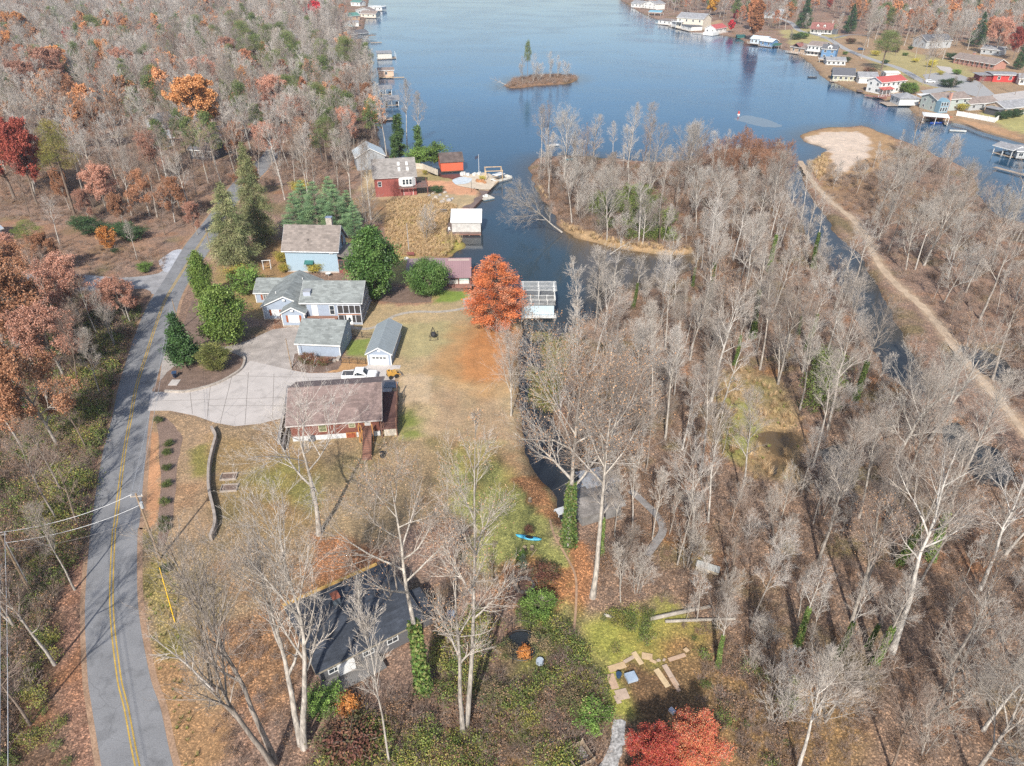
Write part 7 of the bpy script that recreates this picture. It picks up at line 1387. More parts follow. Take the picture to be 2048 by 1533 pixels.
# utility poles and cables
PW = mat('pole_wood', (.33,.24,.16), var=.3, sc=1.5)
def pole(u, v, h_, label, lean=0, arms=0, r_=.16, m=None):
    e = empty('utility_pole', (*G(u, v), 0), .1, label, 'utility pole'); MB().tube([(0,0,0),(lean,0,h_)], [r_, r_*.65], 10).build('pole', m or PW, e)
    if arms:
        MB().box(-.7,.7,-.06,.06,h_-.5,h_-.38).build('crossarm', mat('arm_wood', (.42,.36,.30)), e)
        for x in (-.6, 0, .6): MB().tube([(x,0,h_-.38),(x,0,h_-.15)], [.05,.035], 6).build('insulator', WHITE, e)
    return e, (e.location.x+lean, e.location.y, h_)
e1, t1 = pole(320,1118,10.4,'brown utility pole beside the road with a white insulator arm', arms=1); MB().tube([(.25,-.1,8.3),(.25,-.1,9.1)], .2, 8).build('transformer', mat('grey_transformer', (.42,.44,.46)), e1)
e2, t2 = pole(66,1195,10.2,'brown utility pole at the left edge of the picture, thicker of two', arms=1); e3, t3 = pole(62,1180,7.6,'thin grey pole beside the thicker pole at the left edge', r_=.09, m=mat('grey_pole', (.42,.41,.40)))
e4, t4 = pole(583,737,5.9,'thin dark pole standing at the driveway in front of the garage', r_=.10)
e5, t5 = pole(428,528,8.5,'utility pole at the road behind the narrow magnolia', r_=.11); e6, t6 = pole(361,660,6.5,'utility pole beside the road above the holly', r_=.11)
e7, t7 = pole(818,505,7.0,'thin grey pole in the reed bed', r_=.10, m=_M['grey_pole']); 
cw_ = mat('pale_cable', (.60,.60,.60), rough=.5); cd_ = mat('dark_cable', (.22,.21,.21), rough=.5)
def cable(a, b, sag, m, label, r_=.022, grp='overhead cables between the poles'):
    n = 16; pts = [(a[0]+(b[0]-a[0])*i/n, a[1]+(b[1]-a[1])*i/n, a[2]+(b[2]-a[2])*i/n - sag*4*(i/n)*(1-i/n)) for i in range(n+1)]
    o = MB().tube(pts, r_, 4).build('overhead_cable', m); return tag(o, label, 'cable', grp)
v3 = lambda p, dx=0, dz=0: (p[0]+dx, p[1], p[2]+dz)
cable(v3(t2, .1, -.1), v3(t1, -.5, -.15), .8, cw_, 'upper pale cable crossing the road between two poles', .03)
cable(v3(t2, .2, -1.6), v3(t1, .1, -1.7), .8, cw_, 'lower pale cable crossing the road between two poles', .03)
cable(v3(t2, .1, -2.6), v3(t1, .1, -3.4), .9, cd_, 'dark thin cable below the pale ones across the road', .015)
off = (-33.5, 20.0, 9.5)
cable(v3(t2, 0, -.2), off, .5, cw_, 'left of two pale cables running down the left bank', .03); cable(v3(t2, .6, -.2), (off[0]+.7, off[1], off[2]), .5, cw_, 'right of two pale cables running down the left bank', .03)
cable(v3(t1, -.6, -.2), v3(t6, -.1, 0), .7, cw_, 'left of two cables along the road up to the next pole', .02); cable(v3(t1, .2, -.2), v3(t6, .1, 0), .8, cw_, 'right of two cables along the road up to the next pole', .02)
cable(v3(t6), v3(t5), .6, cd_, 'cable along the road between the two far poles', .015); cable(v3(t4), v3(t1, .6, -.2), 1.2, cd_, 'thin cable from the roadside pole to the garage pole', .012)
a_ = (e1.location.x, e1.location.y, 5.0); b2 = G(350,1245); 
gw = MB().tube([(e1.location.x+.1, e1.location.y-.2, 5), (b2[0], b2[1], 0)], .02, 4).build('guy_wire', cd_); tag(gw, 'steel guy wire of the brown utility pole', 'guy wire')
c_ = 0.42; g0 = (e1.location.x+.1+(b2[0]-e1.location.x)*c_, e1.location.y-.2+(b2[1]-e1.location.y)*c_, 5*(1-c_)); gu = MB().tube([g0, (b2[0], b2[1], 0.02)], .055, 6).build('guy_guard', mat('bright_yellow_plastic', (.85,.50,.02), rough=.4)); tag(gu, 'bright yellow guard on the guy wire beside the road', 'guard')
# trampoline, fire pit, stumps, logs
e = empty('trampoline', (*G(1043,1300), 0), 0, 'round black trampoline half covered by amber and green bushes', 'trampoline'); ring = [(1.9*math.cos(t*math.pi/12), 1.9*math.sin(t*math.pi/12)) for t in range(24)]
MB().prism([(x*.9, y*.9) for x, y in ring], .78, .80, 'z').build('mat', mat('black_mat', (.02,.025,.03), rough=.8), e); m_ = MB()
for i in range(24): m_.bar((*ring[i], .8), (*ring[(i+1) % 24], .8), .08); m_.bar((*ring[i], 2.3), (*ring[(i+1) % 24], 2.3), .03)
m_.build('frame', BLACKM, e)
for i in range(0, 24, 4): MB().bar((*ring[i], 0), (*ring[i], 2.3), .05).build('leg', BLACKM, e)
sw = mat('cut_wood_face', (.58,.44,.27)); bk = mat('stump_bark', (.22,.17,.13), var=.4)
for i, ((u, v), lb) in enumerate(zip([(1060,1003),(1049,1100),(1064,1099),(1049,1136)], ['lone cut stump on the green lawn', 'left stump of the pair behind the kayak', 'right stump of the pair behind the kayak', 'cut stump beside the blue green young conifer'])):
    e = empty('tree_stump', (*G(u, v), 0), i, lb, 'stump'); MB().tube([(0,0,-.05),(0,0,.28),(0,0,.5)], [.30,.25,.24], 10).build('trunk', bk, e); MB().tube([(0,0,.5),(0,0,.53)], .22, 10).build('cut_face', sw, e)
def log(u0, v0, u1, v1, r_, label, m=None, z=.15):
    a, b = G(u0, v0), G(u1, v1); o = MB().tube([(0,0,z),((b[0]-a[0])*.5, (b[1]-a[1])*.5, z+.05),(b[0]-a[0], b[1]-a[1], z)], [r_, r_*.95, r_*.8], 8).build('log', m or bk); o.location = (a[0], a[1], 0); return tag(o, label, 'log')
log(1036,1150,1068,1140,.22,'grey brown log at the top of the fire pit'); log(1025,1160,1038,1184,.22,'dark log at the left of the fire pit'); log(1062,1115,1073,1100,.07,'thin pale branch on the lawn beside the stumps', sw, .08); log(1065,1150,1075,1170,.09,'thin stick across the fire pit ashes'); log(1208,1232,1230,1238,.18,'short white log under the bushes', BARKW)
log(1300,1240,1420,1215,.24,'long fallen grey trunk across the wood floor', mat('grey_log', (.36,.32,.27), var=.3)); log(1330,1245,1470,1240,.18,'second fallen trunk lying below the long one', _M['grey_log'])
fpit = MB()
for i in range(14): a = i*math.tau/14; fpit.cb(1.1*math.cos(a), 1.1*math.sin(a), 0, .38, .34, .25)
o = fpit.build('fire_pit', mat('sooty_stone', (.14,.12,.11), var=.4)); o.location = (*G(1048,1172), 0); tag(o, 'ring of sooty stones among fallen leaves', 'fire pit')
# plywood and cardboard sheets of the garden plot
PLY = [(.56,.40,.24),(.52,.36,.25),(.60,.45,.27),(.50,.38,.29)]
def sheetp(u, v, L_, w_, rz, label, k=0, z=.05, tilt=0):
    o = MB().box(-L_/2, L_/2, -w_/2, w_/2, 0, .03).build('board', mat('ply_%d_board' % k, PLY[k], var=.18, sc=1.2, fine=.08)); o.location = (*G(u, v), z); o.rotation_euler = (tilt, .02, rz); return tag(o, label, 'board')
sheetp(1234,1335,1.9,.75,.35,'tan board along the top left corner of the garden plot',0); sheetp(1225,1364,1.7,.8,-1.35,'brown board down the left edge of the garden plot',1); sheetp(1244,1390,1.25,1.15,.25,'large pinkish square of boards at the lower left of the plot',3,.06); sheetp(1235,1400,.5,.9,.3,'narrow strip board leaning off the pink square',3,.05)
sheetp(1275,1318,1.6,.55,-1.15,'upright tan board crossing the top edge of the plot',2,.09); sheetp(1258,1320,1.3,.4,.55,'narrow scrap boards left of the crossing board',3,.06); sheetp(1294,1314,1.1,.8,-.2,'pale torn cardboard right of the crossing board',0,.06); sheetp(1306,1324,.7,.35,-.5,'small torn cardboard scrap at the plot top',0,.09)
sheetp(1317,1322,.4,.3,.3,'white crumpled card at the top of the plot',3,.06); sheetp(1328,1321,.35,.25,1,'second white crumpled card at the top of the plot',3,.06)
sheetp(1324,1357,2.2,.62,-1.15,'long yellow tan board on the right of the plot',2,.06); sheetp(1341,1352,2.6,.55,-1.22,'long weathered board at the right edge of the plot',3,.06); sheetp(1350,1371,1.6,.4,-1.2,'grey brown board overlapping the weathered one',1,.10); sheetp(1354,1316,2.0,.45,.35,'dark weathered board at the top right of the plot',1,.06); sheetp(1372,1303,.5,.5,.6,'small tan block above the dark board',0,.2)
o = MB().box(-.55,.55,-.5,.5,0,.35).build('plastic_crate', mat('blue_grey_sheet', (.38,.46,.56), rough=.5)); o.location = (*G(1262,1357), 0); o.rotation_euler = (0, 0, .3); tag(o, 'pale blue grey box cover in the garden plot', 'box')
o = MB().tube([(0,0,0),(0,0,.5)], [.22,.3], 10).build('bucket', mat('dark_blue_tub', (.03,.07,.14))); o.location = (*G(1237,1354), 0); tag(o, 'dark blue bucket in the garden plot', 'bucket')
o = MB().tube([(0,0,0),(0,0,.5)], [.28,.34], 12).build('tub', mat('slate_blue_tub', (.06,.12,.17))); o.location = (*G(1362,1436), 0); tag(o, 'slate blue tub just above the scarlet maple', 'tub')
o = MB().box(-.22,.22,-.3,.3,0,.3).build('box', mat('lilac_white_card', (.62,.62,.68))); o.location = (*G(1344,1424), 0); o.rotation_euler = (0, 0, .7); tag(o, 'small pale box above the scarlet maple', 'box')
e = empty('slatted_bench', (*G(1415,1140), 0), -.42, 'long pale slatted platform on the leafy wood floor', 'platform'); m_ = MB()
for i in range(5): m_.box(-1.35,1.35,-.5+i*.22,-.34+i*.22,.5,.54)
m_.build('slats', mat('grey_white_slats', (.50,.50,.47), var=.2), e); MB().box(-1.3,1.3,-.5,-.44,.1,.48).box(-1.3,1.3,.5,.56,.1,.48).box(-1.3,-1.2,-.44,.5,.1,.48).box(1.2,1.3,-.44,.5,.1,.48).build('frame', mat('pale_frame_wood', (.52,.45,.34)), e)
e = empty('open_crate', (*G(1158,1520), 0), .5, 'open topped plank crate at the bottom edge', 'crate'); pw = mat('crate_planks', (.48,.38,.28), pat='batten', ps=.16, pd=.6, var=.25); s_ = 1.0
MB().box(-s_,s_,-s_,-s_+.05,0,1.0).box(-s_,s_,s_-.05,s_,0,1.0).box(-s_,-s_+.05,-s_+.05,s_-.05,0,1.0).box(s_-.05,s_,-s_+.05,s_-.05,0,1.0).build('side_panel', pw, e); MB().bar((-s_,-s_,0),(-s_,-s_,1.15),.1).bar((s_,-s_,0),(s_,-s_,1.15),.1).bar((-s_,s_,0),(-s_,s_,1.15),.1).bar((s_,s_,0),(s_,s_,1.15),.1).build('post', pw, e); MB().box(-s_+.1,s_-.1,-s_+.1,s_-.1,0,.25).build('contents', mat('pale_scrap', (.45,.44,.42)), e)
o = MB().box(-.2,.2,-.25,.25,0,.4).build('box', mat('blue_white_plastic', (.55,.64,.72))); o.location = (*G(1102,1488), 0); o.rotation_euler = (0,0,.4); tag(o, 'small pale blue box among brambles at the bottom', 'box')
o = MB().prism([(0,0),(.9,0),(.45,.3)], -.5, .5, 'y').build('tarp', mat('turquoise_tarp', (.25,.55,.62))); o.location = (*G(1070,1525), 0); tag(o, 'folded turquoise tarp at the bottom edge', 'tarp')
o = MB().tube([(0,0,0),(0,0,.35)], [.45,.4], 12).build('tub', mat('white_blue_tub', (.45,.52,.6))); o.location = (*G(1080,1325), 0); tag(o, 'pale blue tub beside the trampoline', 'tub')
o = MB().tube([(0,0,0),(0,0,.5)], [.5,.45], 12).build('water_tank', mat('blue_grey_tank', (.22,.28,.38))); o.location = (*G(902,1232), 0); tag(o, 'blue grey tank behind the split trunk tree', 'tank')
# mailbox cluster, bench by the boathouse
e = empty('garden_bench', (*G(821,513), 0), 0, 'reddish bench at the left end of the mauve roofed shed', 'bench'); MB().cb(0,0,.42,1.8,.45,.06).build('seat', _M['maroon_paint'], e); MB().cb(0,.24,.5,1.8,.05,.45).build('backrest', _M['maroon_paint'], e)
for x in (-.8,.8): MB().cb(x,0,0,.08,.4,.42).build('leg', _M['maroon_paint'], e)
o = MB().tube([(0,0,0),(0,0,.3),(0,0,.5)], [.6,.55,.3], 9).build('white_boulder', mat('white_rock', (.70,.66,.60))); o.location = (*G(813,519), 0); tag(o, 'pale boulder beside the reddish bench', 'boulder')
# ================================================================== HOUSES ALONG THE FAR SHORES
def cm(nm, c, **k): return mat(nm, c, var=.1, fine=.05, **k)
WW = cm('white_house_wall', (.74,.73,.70)); CRM = cm('cream_wall', (.66,.60,.50)); TANW = cm('tan_wall', (.52,.38,.27)); GRW = cm('grey_wall', (.42,.44,.45)); BLW = cm('steel_blue_wall', (.13,.25,.42)); DKW = cm('dark_wall', (.09,.09,.10)); SGE = cm('sage_wall', (.40,.45,.42))
RG = roofm('mid_grey_roof', (.33,.33,.34)); RD = roofm('dark_grey_roof', (.15,.15,.16)); RB_ = roofm('brown_far_roof', (.30,.24,.21)); RW = metalr('pale_blue_metal_far', (.62,.70,.78)); RR_ = metalr('bright_red_metal_roof', (.50,.11,.09)); RGN = metalr('green_metal_roof', (.12,.27,.22)); RTL = metalr('teal_metal_roof', (.20,.42,.52)); RWH = metalr('white_far_roof', (.80,.80,.78)); RMR = roofm('red_brown_far_roof', (.30,.13,.11))
DKF = boards('far_dock', (.42,.34,.27), .2)
def fh(name, u1, v1, u2, v2, d, h, rh, ax, wm, rm, label, cat='house', wet=False, wins=3, side='L', st=1, deck=0.0, over=.5, hip=False, open_=False, z=0.0, up=None):
    zz = WZ if wet else z; b = Bld.at(name, u1, v1, u2, v2, label, cat, zz); w = b.w; z0 = .5 if wet else 0; h += z0
    if open_:
        b.posts([(.1, .1), (w-.1, .1), (.1, d-.1), (w-.1, d-.1), (w/2, .1), (w/2, d-.1)], -.5 if wet else 0, h, WHITE, .2); b.part('deck', MB().box(0, w, 0, 1.2, z0-.15, z0).box(0, 1.2, 1.2, d, z0-.15, z0).box(w-1.2, w, 1.2, d, z0-.15, z0), DKF)
    else: b.walls(0, w, 0, d, z0, h, 0 if hip else rh, ax, wm)
    if hip: b.hip(0, w, 0, d, h, rh, rm, over)
    elif rh <= .3: b.slab([(-over, -over, h+.12), (w+over, -over, h+.12), (w+over, d+over, h+.12+rh), (-over, d+over, h+.12+rh)], .2, rm)
    else: b.roof(0, w, 0, d, h, rh, ax, rm, over=over, t=.2)
    if not open_:
        sh = (h-z0)/st
        for k in range(st):
            for i in range(wins):
                b.win(w*(i+.5)/wins, 0, z0+sh*k+sh*.32, min(1.2, w/wins*.5), sh*.42, nx=2, ny=1, fr=.12)
            for i in range(2):
                b.win(0 if side == 'L' else w, d*(i+.5)/2, z0+sh*k+sh*.32, 1.1, sh*.42, face=-90 if side == 'L' else 90, nx=2, fr=.12)
    if deck:
        b.part('deck', MB().box(-deck*.6, w+.2, -deck, -.05, .3, .5), DKF); b.rail([(-deck*.6, -deck+.1), (w+.1, -deck+.1)], .5, .9, WHITE, step=.5, w=.06)
        if wet:
            for x in (-deck*.5, w*.3, w*.7, w): b.part('pile', MB().tube([(x, -deck+.2, -1), (x, -deck+.2, .3)], .13, 5), _M['dark_pile'])
    return b
fh('boathouse',1262,16,1283,18,10,4,2,'x',WW,RG,'white boathouse at the far end of the right shore','boathouse',True)
fh('lake_house',1287,17,1312,20,11,5,2.5,'y',WW,RG,'white gabled lake house second from the far end of the right shore','house',False,st=2,deck=3)
fh('boat_dock',1297,33,1321,34,10,3,1,'x',WW,RTL,'teal roofed boat dock at the far right shore','boat dock',True,open_=True)
b = fh('lake_house',1352,56,1404,60,15,7.5,3,'x',CRM,RG,'big cream two storey lake house with a grey roof','house',False,wins=4,st=2,deck=0); b.slab([(-3,-3,4.6),(6,-3,4.6),(6,0,4.7),(-3,0,4.7)], .2, WHITE, 'balcony'); b.rail([(-3,-2.9),(6,-2.9)], 4.7, 1, WHITE, step=.5, w=.07); b.posts([(-2.8,-2.8),(1,-2.8),(5.8,-2.8)], 0, 4.5, WHITE, .25)
fh('boathouse',1316,49,1342,52,9,3,.3,'x',WW,RB_,'low white boathouse left of the big cream house','boathouse',True,wins=3,deck=2)
fh('boathouse',1343,54,1382,64,9,3,.2,'x',WW,RD,'long white boathouse with a flat dark roof','boathouse',True,wins=4,deck=2)
rowboat(1396,68,-.2,'white motorboat moored by the long white boathouse', WHITE, 8)
fh('cottage',1390,52,1411,52,7,3.2,2.4,'y',WW,RGN,'tiny white gabled cottage with a green roof','cottage',wins=2)
b = fh('cottage',1430,70,1452,66,9,3.4,2.2,'x',WW,RR_,'little white cottage with a bright red orange roof','cottage',True,wins=3,deck=3); b.part('terrace', MB().box(-9, -.2, -3, 5, .2, 2.2), WW); b.rail([(-9,-2.9),(-.2,-2.9)], 2.2, 1, WHITE, step=.5, w=.06)
e = Bld('boat_lift', G(1474,78,WZ), 0, 'small dark green boat cover at the shore under the bare trees', 'boat lift', z=WZ); e.walls(0,6,0,4,.4,1.8,0,'x',cm('deep_green_cover',(.04,.14,.13))); e.slab([(-.3,-.3,1.9),(6.3,-.3,1.9),(6.3,4.3,2.3),(-.3,4.3,2.3)], .1, _M['deep_green_cover'])
fh('lake_house',1500,88,1530,91,8,3.4,1.4,'x',cm('pale_blue_wall',(.50,.62,.72)),RW,'low pale blue house with a pale metal roof at the water','house',wins=4,deck=2)
fh('boathouse',1519,93,1542,96,7,3,1.4,'x',BLW,RW,'bright blue boathouse right of the pale blue house','boathouse',True,wins=2,deck=1)
e = Bld.at('boat_canopy',1542,98,1554,99,'dark green boat canopy beside the bright blue boathouse','boat canopy',WZ); e.slab([(0,0,2.2),(5,0,2.2),(5,6,3.0),(0,6,3.0)], .1, cm('dark_green_canvas',(.05,.14,.10)), 'canopy'); e.posts([(.2,.2),(4.8,.2),(.2,5.8),(4.8,5.8)], -1, 2.2, WHITE, .1)
b = fh('boathouse',1580,106,1615,112,12,3.2,1.8,'x',TANW,RB_,'wide brown roofed boathouse with a red gable','boathouse',True,wins=3,deck=2.5); b.roof(2,7,-.5,4,4.5,1.4,'y',RMR,over=.3,fascia=False)
b = fh('lake_house',1612,113,1642,116,11,5.8,1.8,'x',WW,RB_,'white grey two storey lake house with a balcony and tall windows','house',True,wins=4,st=2,deck=2); b.part('balcony', MB().box(-.3, b.w, -1.8, -.05, 3.2, 3.4), WHITE); b.rail([(-.3,-1.7),(b.w,-1.7)], 3.4, 1, WHITE, step=.4, w=.05)
b = fh('lake_house',1640,119,1668,121,9,5.4,1.8,'x',BLW,RD,'deep blue two storey boathouse with a white dormer','boathouse',True,wins=2,st=2,deck=1.5); b.walls(3,5.4,.2,2,5.8,7.2,.8,'y',WW,'dormer'); b.win(4.2,.2,6.1,1.1,.9,nx=2)
fh('boathouse',1652,133,1689,134,8,2.6,1.3,'x',cm('pale_grey_wall',(.58,.60,.60)),RG,'grey roofed boathouse below the deep blue one','boathouse',True,wins=4,deck=1); fh('boat_dock',1637,128,1656,130,7,2.2,.5,'x',WW,RG,'open boat slip with a grey roof left of the grey boathouse','boat dock',True,open_=True,deck=0)
b = fh('boathouse',1664,164,1706,166,11,2.8,2.6,'x',cm('olive_wall',(.42,.42,.30)),cm('charcoal_metal',(.13,.13,.14),rough=.6),'large boathouse with a charcoal roof and a dark open gable','boathouse',True,wins=4,deck=1.5); b.part('gable_opening', MB().prism([(1,.6),(10,.6),(10,3.0),(5.5,5.3),(1,3.0)], -.08, -.02, 'x'), cm('dark_teal_wall',(.05,.17,.21)))
b = fh('boathouse',1716,170,1752,171,9,3.2,1.6,'x',WW,RG,'white boathouse with a grey roof left of the red roofed house','boathouse',True,wins=1,deck=1)
rowboat(1708,172,.1,'grey white boat at the charcoal roofed boathouse', cm('boat_grey_white',(.6,.63,.66)), 6); rowboat(1625,156,.1,'small dark hulled boat moored left of the charcoal roofed boathouse', cm('boat_dark_hull',(.12,.13,.15)), 5)
b = fh('lake_house',1758,189,1806,184,8,5.2,1.6,'x',WW,RR_,'white two storey lake house with a bright red metal roof','house',False,wins=5,st=2); b.slab([(-1.5,-3,2.5),(6,-3,2.5),(6,-.05,3.1),(-1.5,-.05,3.1)], .15, RR_, 'porch_roof'); b.posts([(-1.3,-2.8),(1.2,-2.8),(3.6,-2.8),(5.8,-2.8)], 0, 2.4, WHITE, .18); b.part('lower_deck', MB().box(-7, 8, -6, -3.1, .0, .25), cm('red_brown_deck',(.30,.14,.11))); b.rail([(-7,-5.9),(8,-5.9)], .25, .9, WHITE, step=.6, w=.05)
e = Bld.at('dock',1714,185,1752,187,'dark timber dock with steps between the white boathouse and the red roofed house','dock',WZ); e.part('deck', MB().box(0,9,-1,4,.4,.6).box(3,9,4.02,5.5,.6,1.6), DB); 
e = Bld.at('dock',1728,194,1768,200,'low reddish dock below the red roofed white house','dock',WZ); e.part('deck', MB().box(0,10,0,3,.4,.6), cm('red_brown_deck',(.30,.14,.11)))
fh('outbuilding',1770,160,1795,160,6,3.2,.4,'x',WW,RWH,'white flat roof behind the red roofed white house','outbuilding',wins=0)
b = fh('boathouse',1796,214,1835,214,8.5,3.0,1.7,'x',cm('pale_panel_wall',(.60,.61,.60)),RG,'grey boathouse with a hipped roof standing in the water','boathouse',True,wins=0,hip=True,deck=0); b.part('deck', MB().box(-5,-.02,0,8,.3,.5), DKF)
e = Bld.at('carport',1842,207,1875,206,'white canopy carport with dark vehicles under it','carport'); e.slab([(0,0,2.7),(8,0,2.7),(8,5,3.1),(0,5,3.1)], .12, RWH, 'canopy'); e.posts([(.2,.2),(7.8,.2),(.2,4.8),(7.8,4.8),(4,.2)], 0, 2.6, WHITE, .15); 
car('parked_car',1852,206,.1,'dark car under the white carport canopy', mat('black_car_paint',(.03,.03,.035),rough=.3))
b = fh('lake_house',1868,224,1932,220,9,4.8,1.6,'x',SGE,RB_,'sage grey two storey lake house with a brick chimney','house',wins=4,st=2); b.chimney(5.5,-.6,0,7.6,.9,.9,cm('pink_brick',(.50,.28,.22))); b.part('blue_gable', MB().prism([(-.2,0),(4.2,0),(4.2,4.6),(2,5.7),(-.2,4.6)], -2.6, -.05, 'y'), cm('blue_glazed_wall',(.18,.30,.38))); 
for i in range(3): b.win(.6+1.3*i, -2.6, .6, .8, 1.5); b.win(.6+1.3*i, -2.6, 2.8, .8, 1.3)
b = fh('house',1936,222,1990,218,8,2.8,1.6,'x',GRW,RB_,'single storey grey house attached right of the sage one','house',wins=3)
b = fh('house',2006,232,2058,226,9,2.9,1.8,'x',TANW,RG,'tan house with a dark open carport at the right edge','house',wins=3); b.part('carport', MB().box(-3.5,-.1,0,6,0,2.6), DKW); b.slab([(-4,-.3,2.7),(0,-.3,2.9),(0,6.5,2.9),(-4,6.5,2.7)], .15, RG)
b = fh('house',1905,126,1986,140,9,3.0,2.0,'x',cm('red_brick_wall',(.42,.22,.17)),RB_,'long brick ranch house with a brown grey roof','house',wins=9,side='L',over=.9); b.chimney(8,5,3.5,6.2,1.2,.9,cm('red_brick_wall',(.42,.22,.17))); b.posts([(2+3.2*i, -1.2) for i in range(8)], 0, 2.8, cm('brick_post',(.40,.22,.18)), .3)
b = fh('house',1984,164,2030,165,9,3.4,.4,'x',cm('crimson_wall',(.50,.055,.05)),RG,'crimson house with a flat grey roof and white windows','house',wins=2,over=.8); b.part('entry', MB().box(-6,-.05,1,8,0,2.8), cm('dark_red_wall',(.20,.04,.04))); b.slab([(-7,0,2.95),(0,0,3.1),(0,9,3.1),(-7,9,2.95)], .15, RG)
fh('house',2036,170,2070,172,9,3.0,1.6,'x',WW,RG,'white house cut by the right edge beside the crimson one','house',wins=3)
b = fh('house',1620,68,1662,70,11,3.6,3.6,'x',WW,RMR,'white porched house with a red brown roof and two dormers','house',wins=5,over=.6)
for x in (.3,.62): b.walls(b.w*x-.8, b.w*x+.8, 1.2, 4, 4.3, 5.9, .8, 'y', WW, 'dormer'); b.roof(b.w*x-.8, b.w*x+.8, 1.2, 4, 5.9, .8, 'y', RMR, over=.2, fascia=False); b.win(b.w*x, 1.2, 4.7, .9, .9)
b.part('porch', MB().box(-.2, b.w+.2, -2.4, -.05, .5, .8), WHITE); b.posts([(b.w*i/6, -2.2) for i in range(7)], .8, 3.6, WHITE, .22); b.slab([(-.5,-2.8,3.4),(b.w+.5,-2.8,3.4),(b.w+.5,-.55,4.0),(-.5,-.55,4.0)], .12, RMR); b.chimney(b.w-.8,5.5,5,9,.9,.9,_M['stone'])
b.part('screen_wing', MB().box(b.w+.05, b.w+4, 3, 9, 0, 3), cm('dark_screen_wall',(.10,.11,.13))); b.part('steps', MB().box(b.w*.4, b.w*.55, -4, -2.45, 0, .5), WHITE)
fh('house',1520,36,1570,38,10,3.2,1.6,'x',GRW,RG,'low grey house in the trees above the orange tree','house',wins=5)
fh('house',1560,30,1580,30,8,3.0,1.4,'x',WW,RW,'small pale house at the left of the dark conifer','house',wins=2)
fh('house',1850,98,1900,96,12,4.5,3,'x',GRW,RD,'house with a grey roof behind the wide bare tree on the slope','house',wins=3)
fh('house',1793,28,1822,28,8,3,1.5,'x',TANW,RWH,'small pale roofed house high in the right woods','house',wins=2)
fh('house',1960,108,2000,112,9,3,1.5,'x',GRW,RG,'grey roofed house behind the brick ranch','house',wins=3)
# boat docks in front of the sage house
b = Bld.at('boat_dock',1842,248,1895,252,'white roofed open boat dock with a blue covered boat under it','boat dock',WZ); b.slab([(0,0,3.1),(b.w,0,3.0),(b.w,7,3.1),(0,7,3.2)], .15, RWH, 'roof'); b.posts([(.2,.2),(b.w-.2,.2),(.2,6.8),(b.w-.2,6.8),(b.w/2,.2)], -1, 3, WHITE, .16); b.part('deck', MB().box(b.w-1.2,b.w,0,7,.4,.55).box(0,1,0,7,.4,.55), DKF)
rowboat(1872,248,.2,'boat with a royal blue cover under the white roofed dock', cm('royal_blue_cover',(.03,.10,.42)), 6)
b = Bld.at('dock',1868,240,1905,236,'red brown deck between the white dock and the white fence','dock'); b.part('deck', MB().box(0,b.w,0,5,.1,.5), cm('red_brown_deck2',(.42,.18,.10)))
wf = W([(1912,232),(1935,236),(1962,241),(1988,246),(2000,238),(2030,232),(2070,226),(2120,222)])
e = Bld('white_fence', wf[0], 0, 'long white panel fence on the bank at the right', 'fence'); m_ = MB()
for (x0, y0), (x1, y1) in zip(wf, wf[1:]):
    L = math.hypot(x1-x0, y1-y0); m_.M = T(x0-wf[0][0], y0-wf[0][1], 0, math.atan2(y1-y0, x1-x0)); m_.box(0, L, 0, .06, .08, 1.9)
m_.M = None; e.part('panel', m_, WHITE)
for (x0, y0), (x1, y1) in zip(wf, wf[1:]):
    L = math.hypot(x1-x0, y1-y0); k = max(1, round(L/2.6))
    for i in range(k): e.part('post', MB().cb(x0-wf[0][0]+(x1-x0)*i/k, y0-wf[0][1]+(y1-y0)*i/k-.06, 0, .14, .14, 2.05), WHITE)
wallrun('sea_wall', W([(1905,245),(1932,251),(1962,263),(2000,274),(2029,282),(2080,296)]), .5, .5, cm('brown_sea_wall',(.34,.24,.16)), 'brown timber sea wall along the inlet', 'sea wall')
for (u1, v1, u2, v2, d, lb, rm) in ((1984,308,2020,318,6,'long grey barrel roofed boat cover in the inlet',_M['mid_grey_roof'] if 'mid_grey_roof' in _M else RG),(2030,320,2062,322,9,'pale grey roofed boathouse at the right edge of the inlet',RG)):
    fh('boat_dock' if d == 6 else 'boathouse', u1, v1, u2, v2, d, 2.4, .8, 'x', GRW, rm, lb, 'boathouse', True, wins=2 if d > 6 else 0, open_=(d == 6))
e = Bld.at('dock',1985,338,2030,350,'grey L shaped dock in the inlet at the right edge','dock',WZ); e.part('deck', MB().box(0,9,0,1.5,.4,.55).box(9.02,10.5,0,6,.4,.55), DKF)
rowboat(1915,264,-.25,'long pale boat moored along the sea wall', cm('pale_boat',(.62,.62,.58)), 6)
# ---- left shore
fh('boathouse',702,12,720,13,9,3.4,1.4,'x',WW,RGN,'small white house with a green roof at the top of the left shore','house',wins=2,side='R')
fh('lake_house',712,29,742,30,9,3.5,2,'y',GRW,RB_,'grey gabled lake house at the top of the left shore','house',wins=2,side='R')
b = fh('boathouse',738,22,764,23,9,3,.2,'x',WW,RWH,'white boathouse with a roof deck at the top of the left shore','boathouse',True,wins=3,side='R',deck=1); b.rail([(0,0),(b.w,0),(b.w,8)], 3.9, 1, WHITE, step=.6, w=.08)
fh('boathouse',722,36,752,37,9,3,2,'x',CRM,RB_,'cream fronted boathouse with a brown roof','boathouse',True,wins=3,side='R',deck=3)
fh('lake_house',697,42,720,40,9,3.4,2,'x',TANW,RGN,'tan house with a dark green roof on the left shore','house',wins=2,side='R')
fh('boathouse',692,56,718,55,8,3.2,.9,'x',WW,RG,'long white boathouse on the left shore','boathouse',True,wins=0,side='R',deck=2)
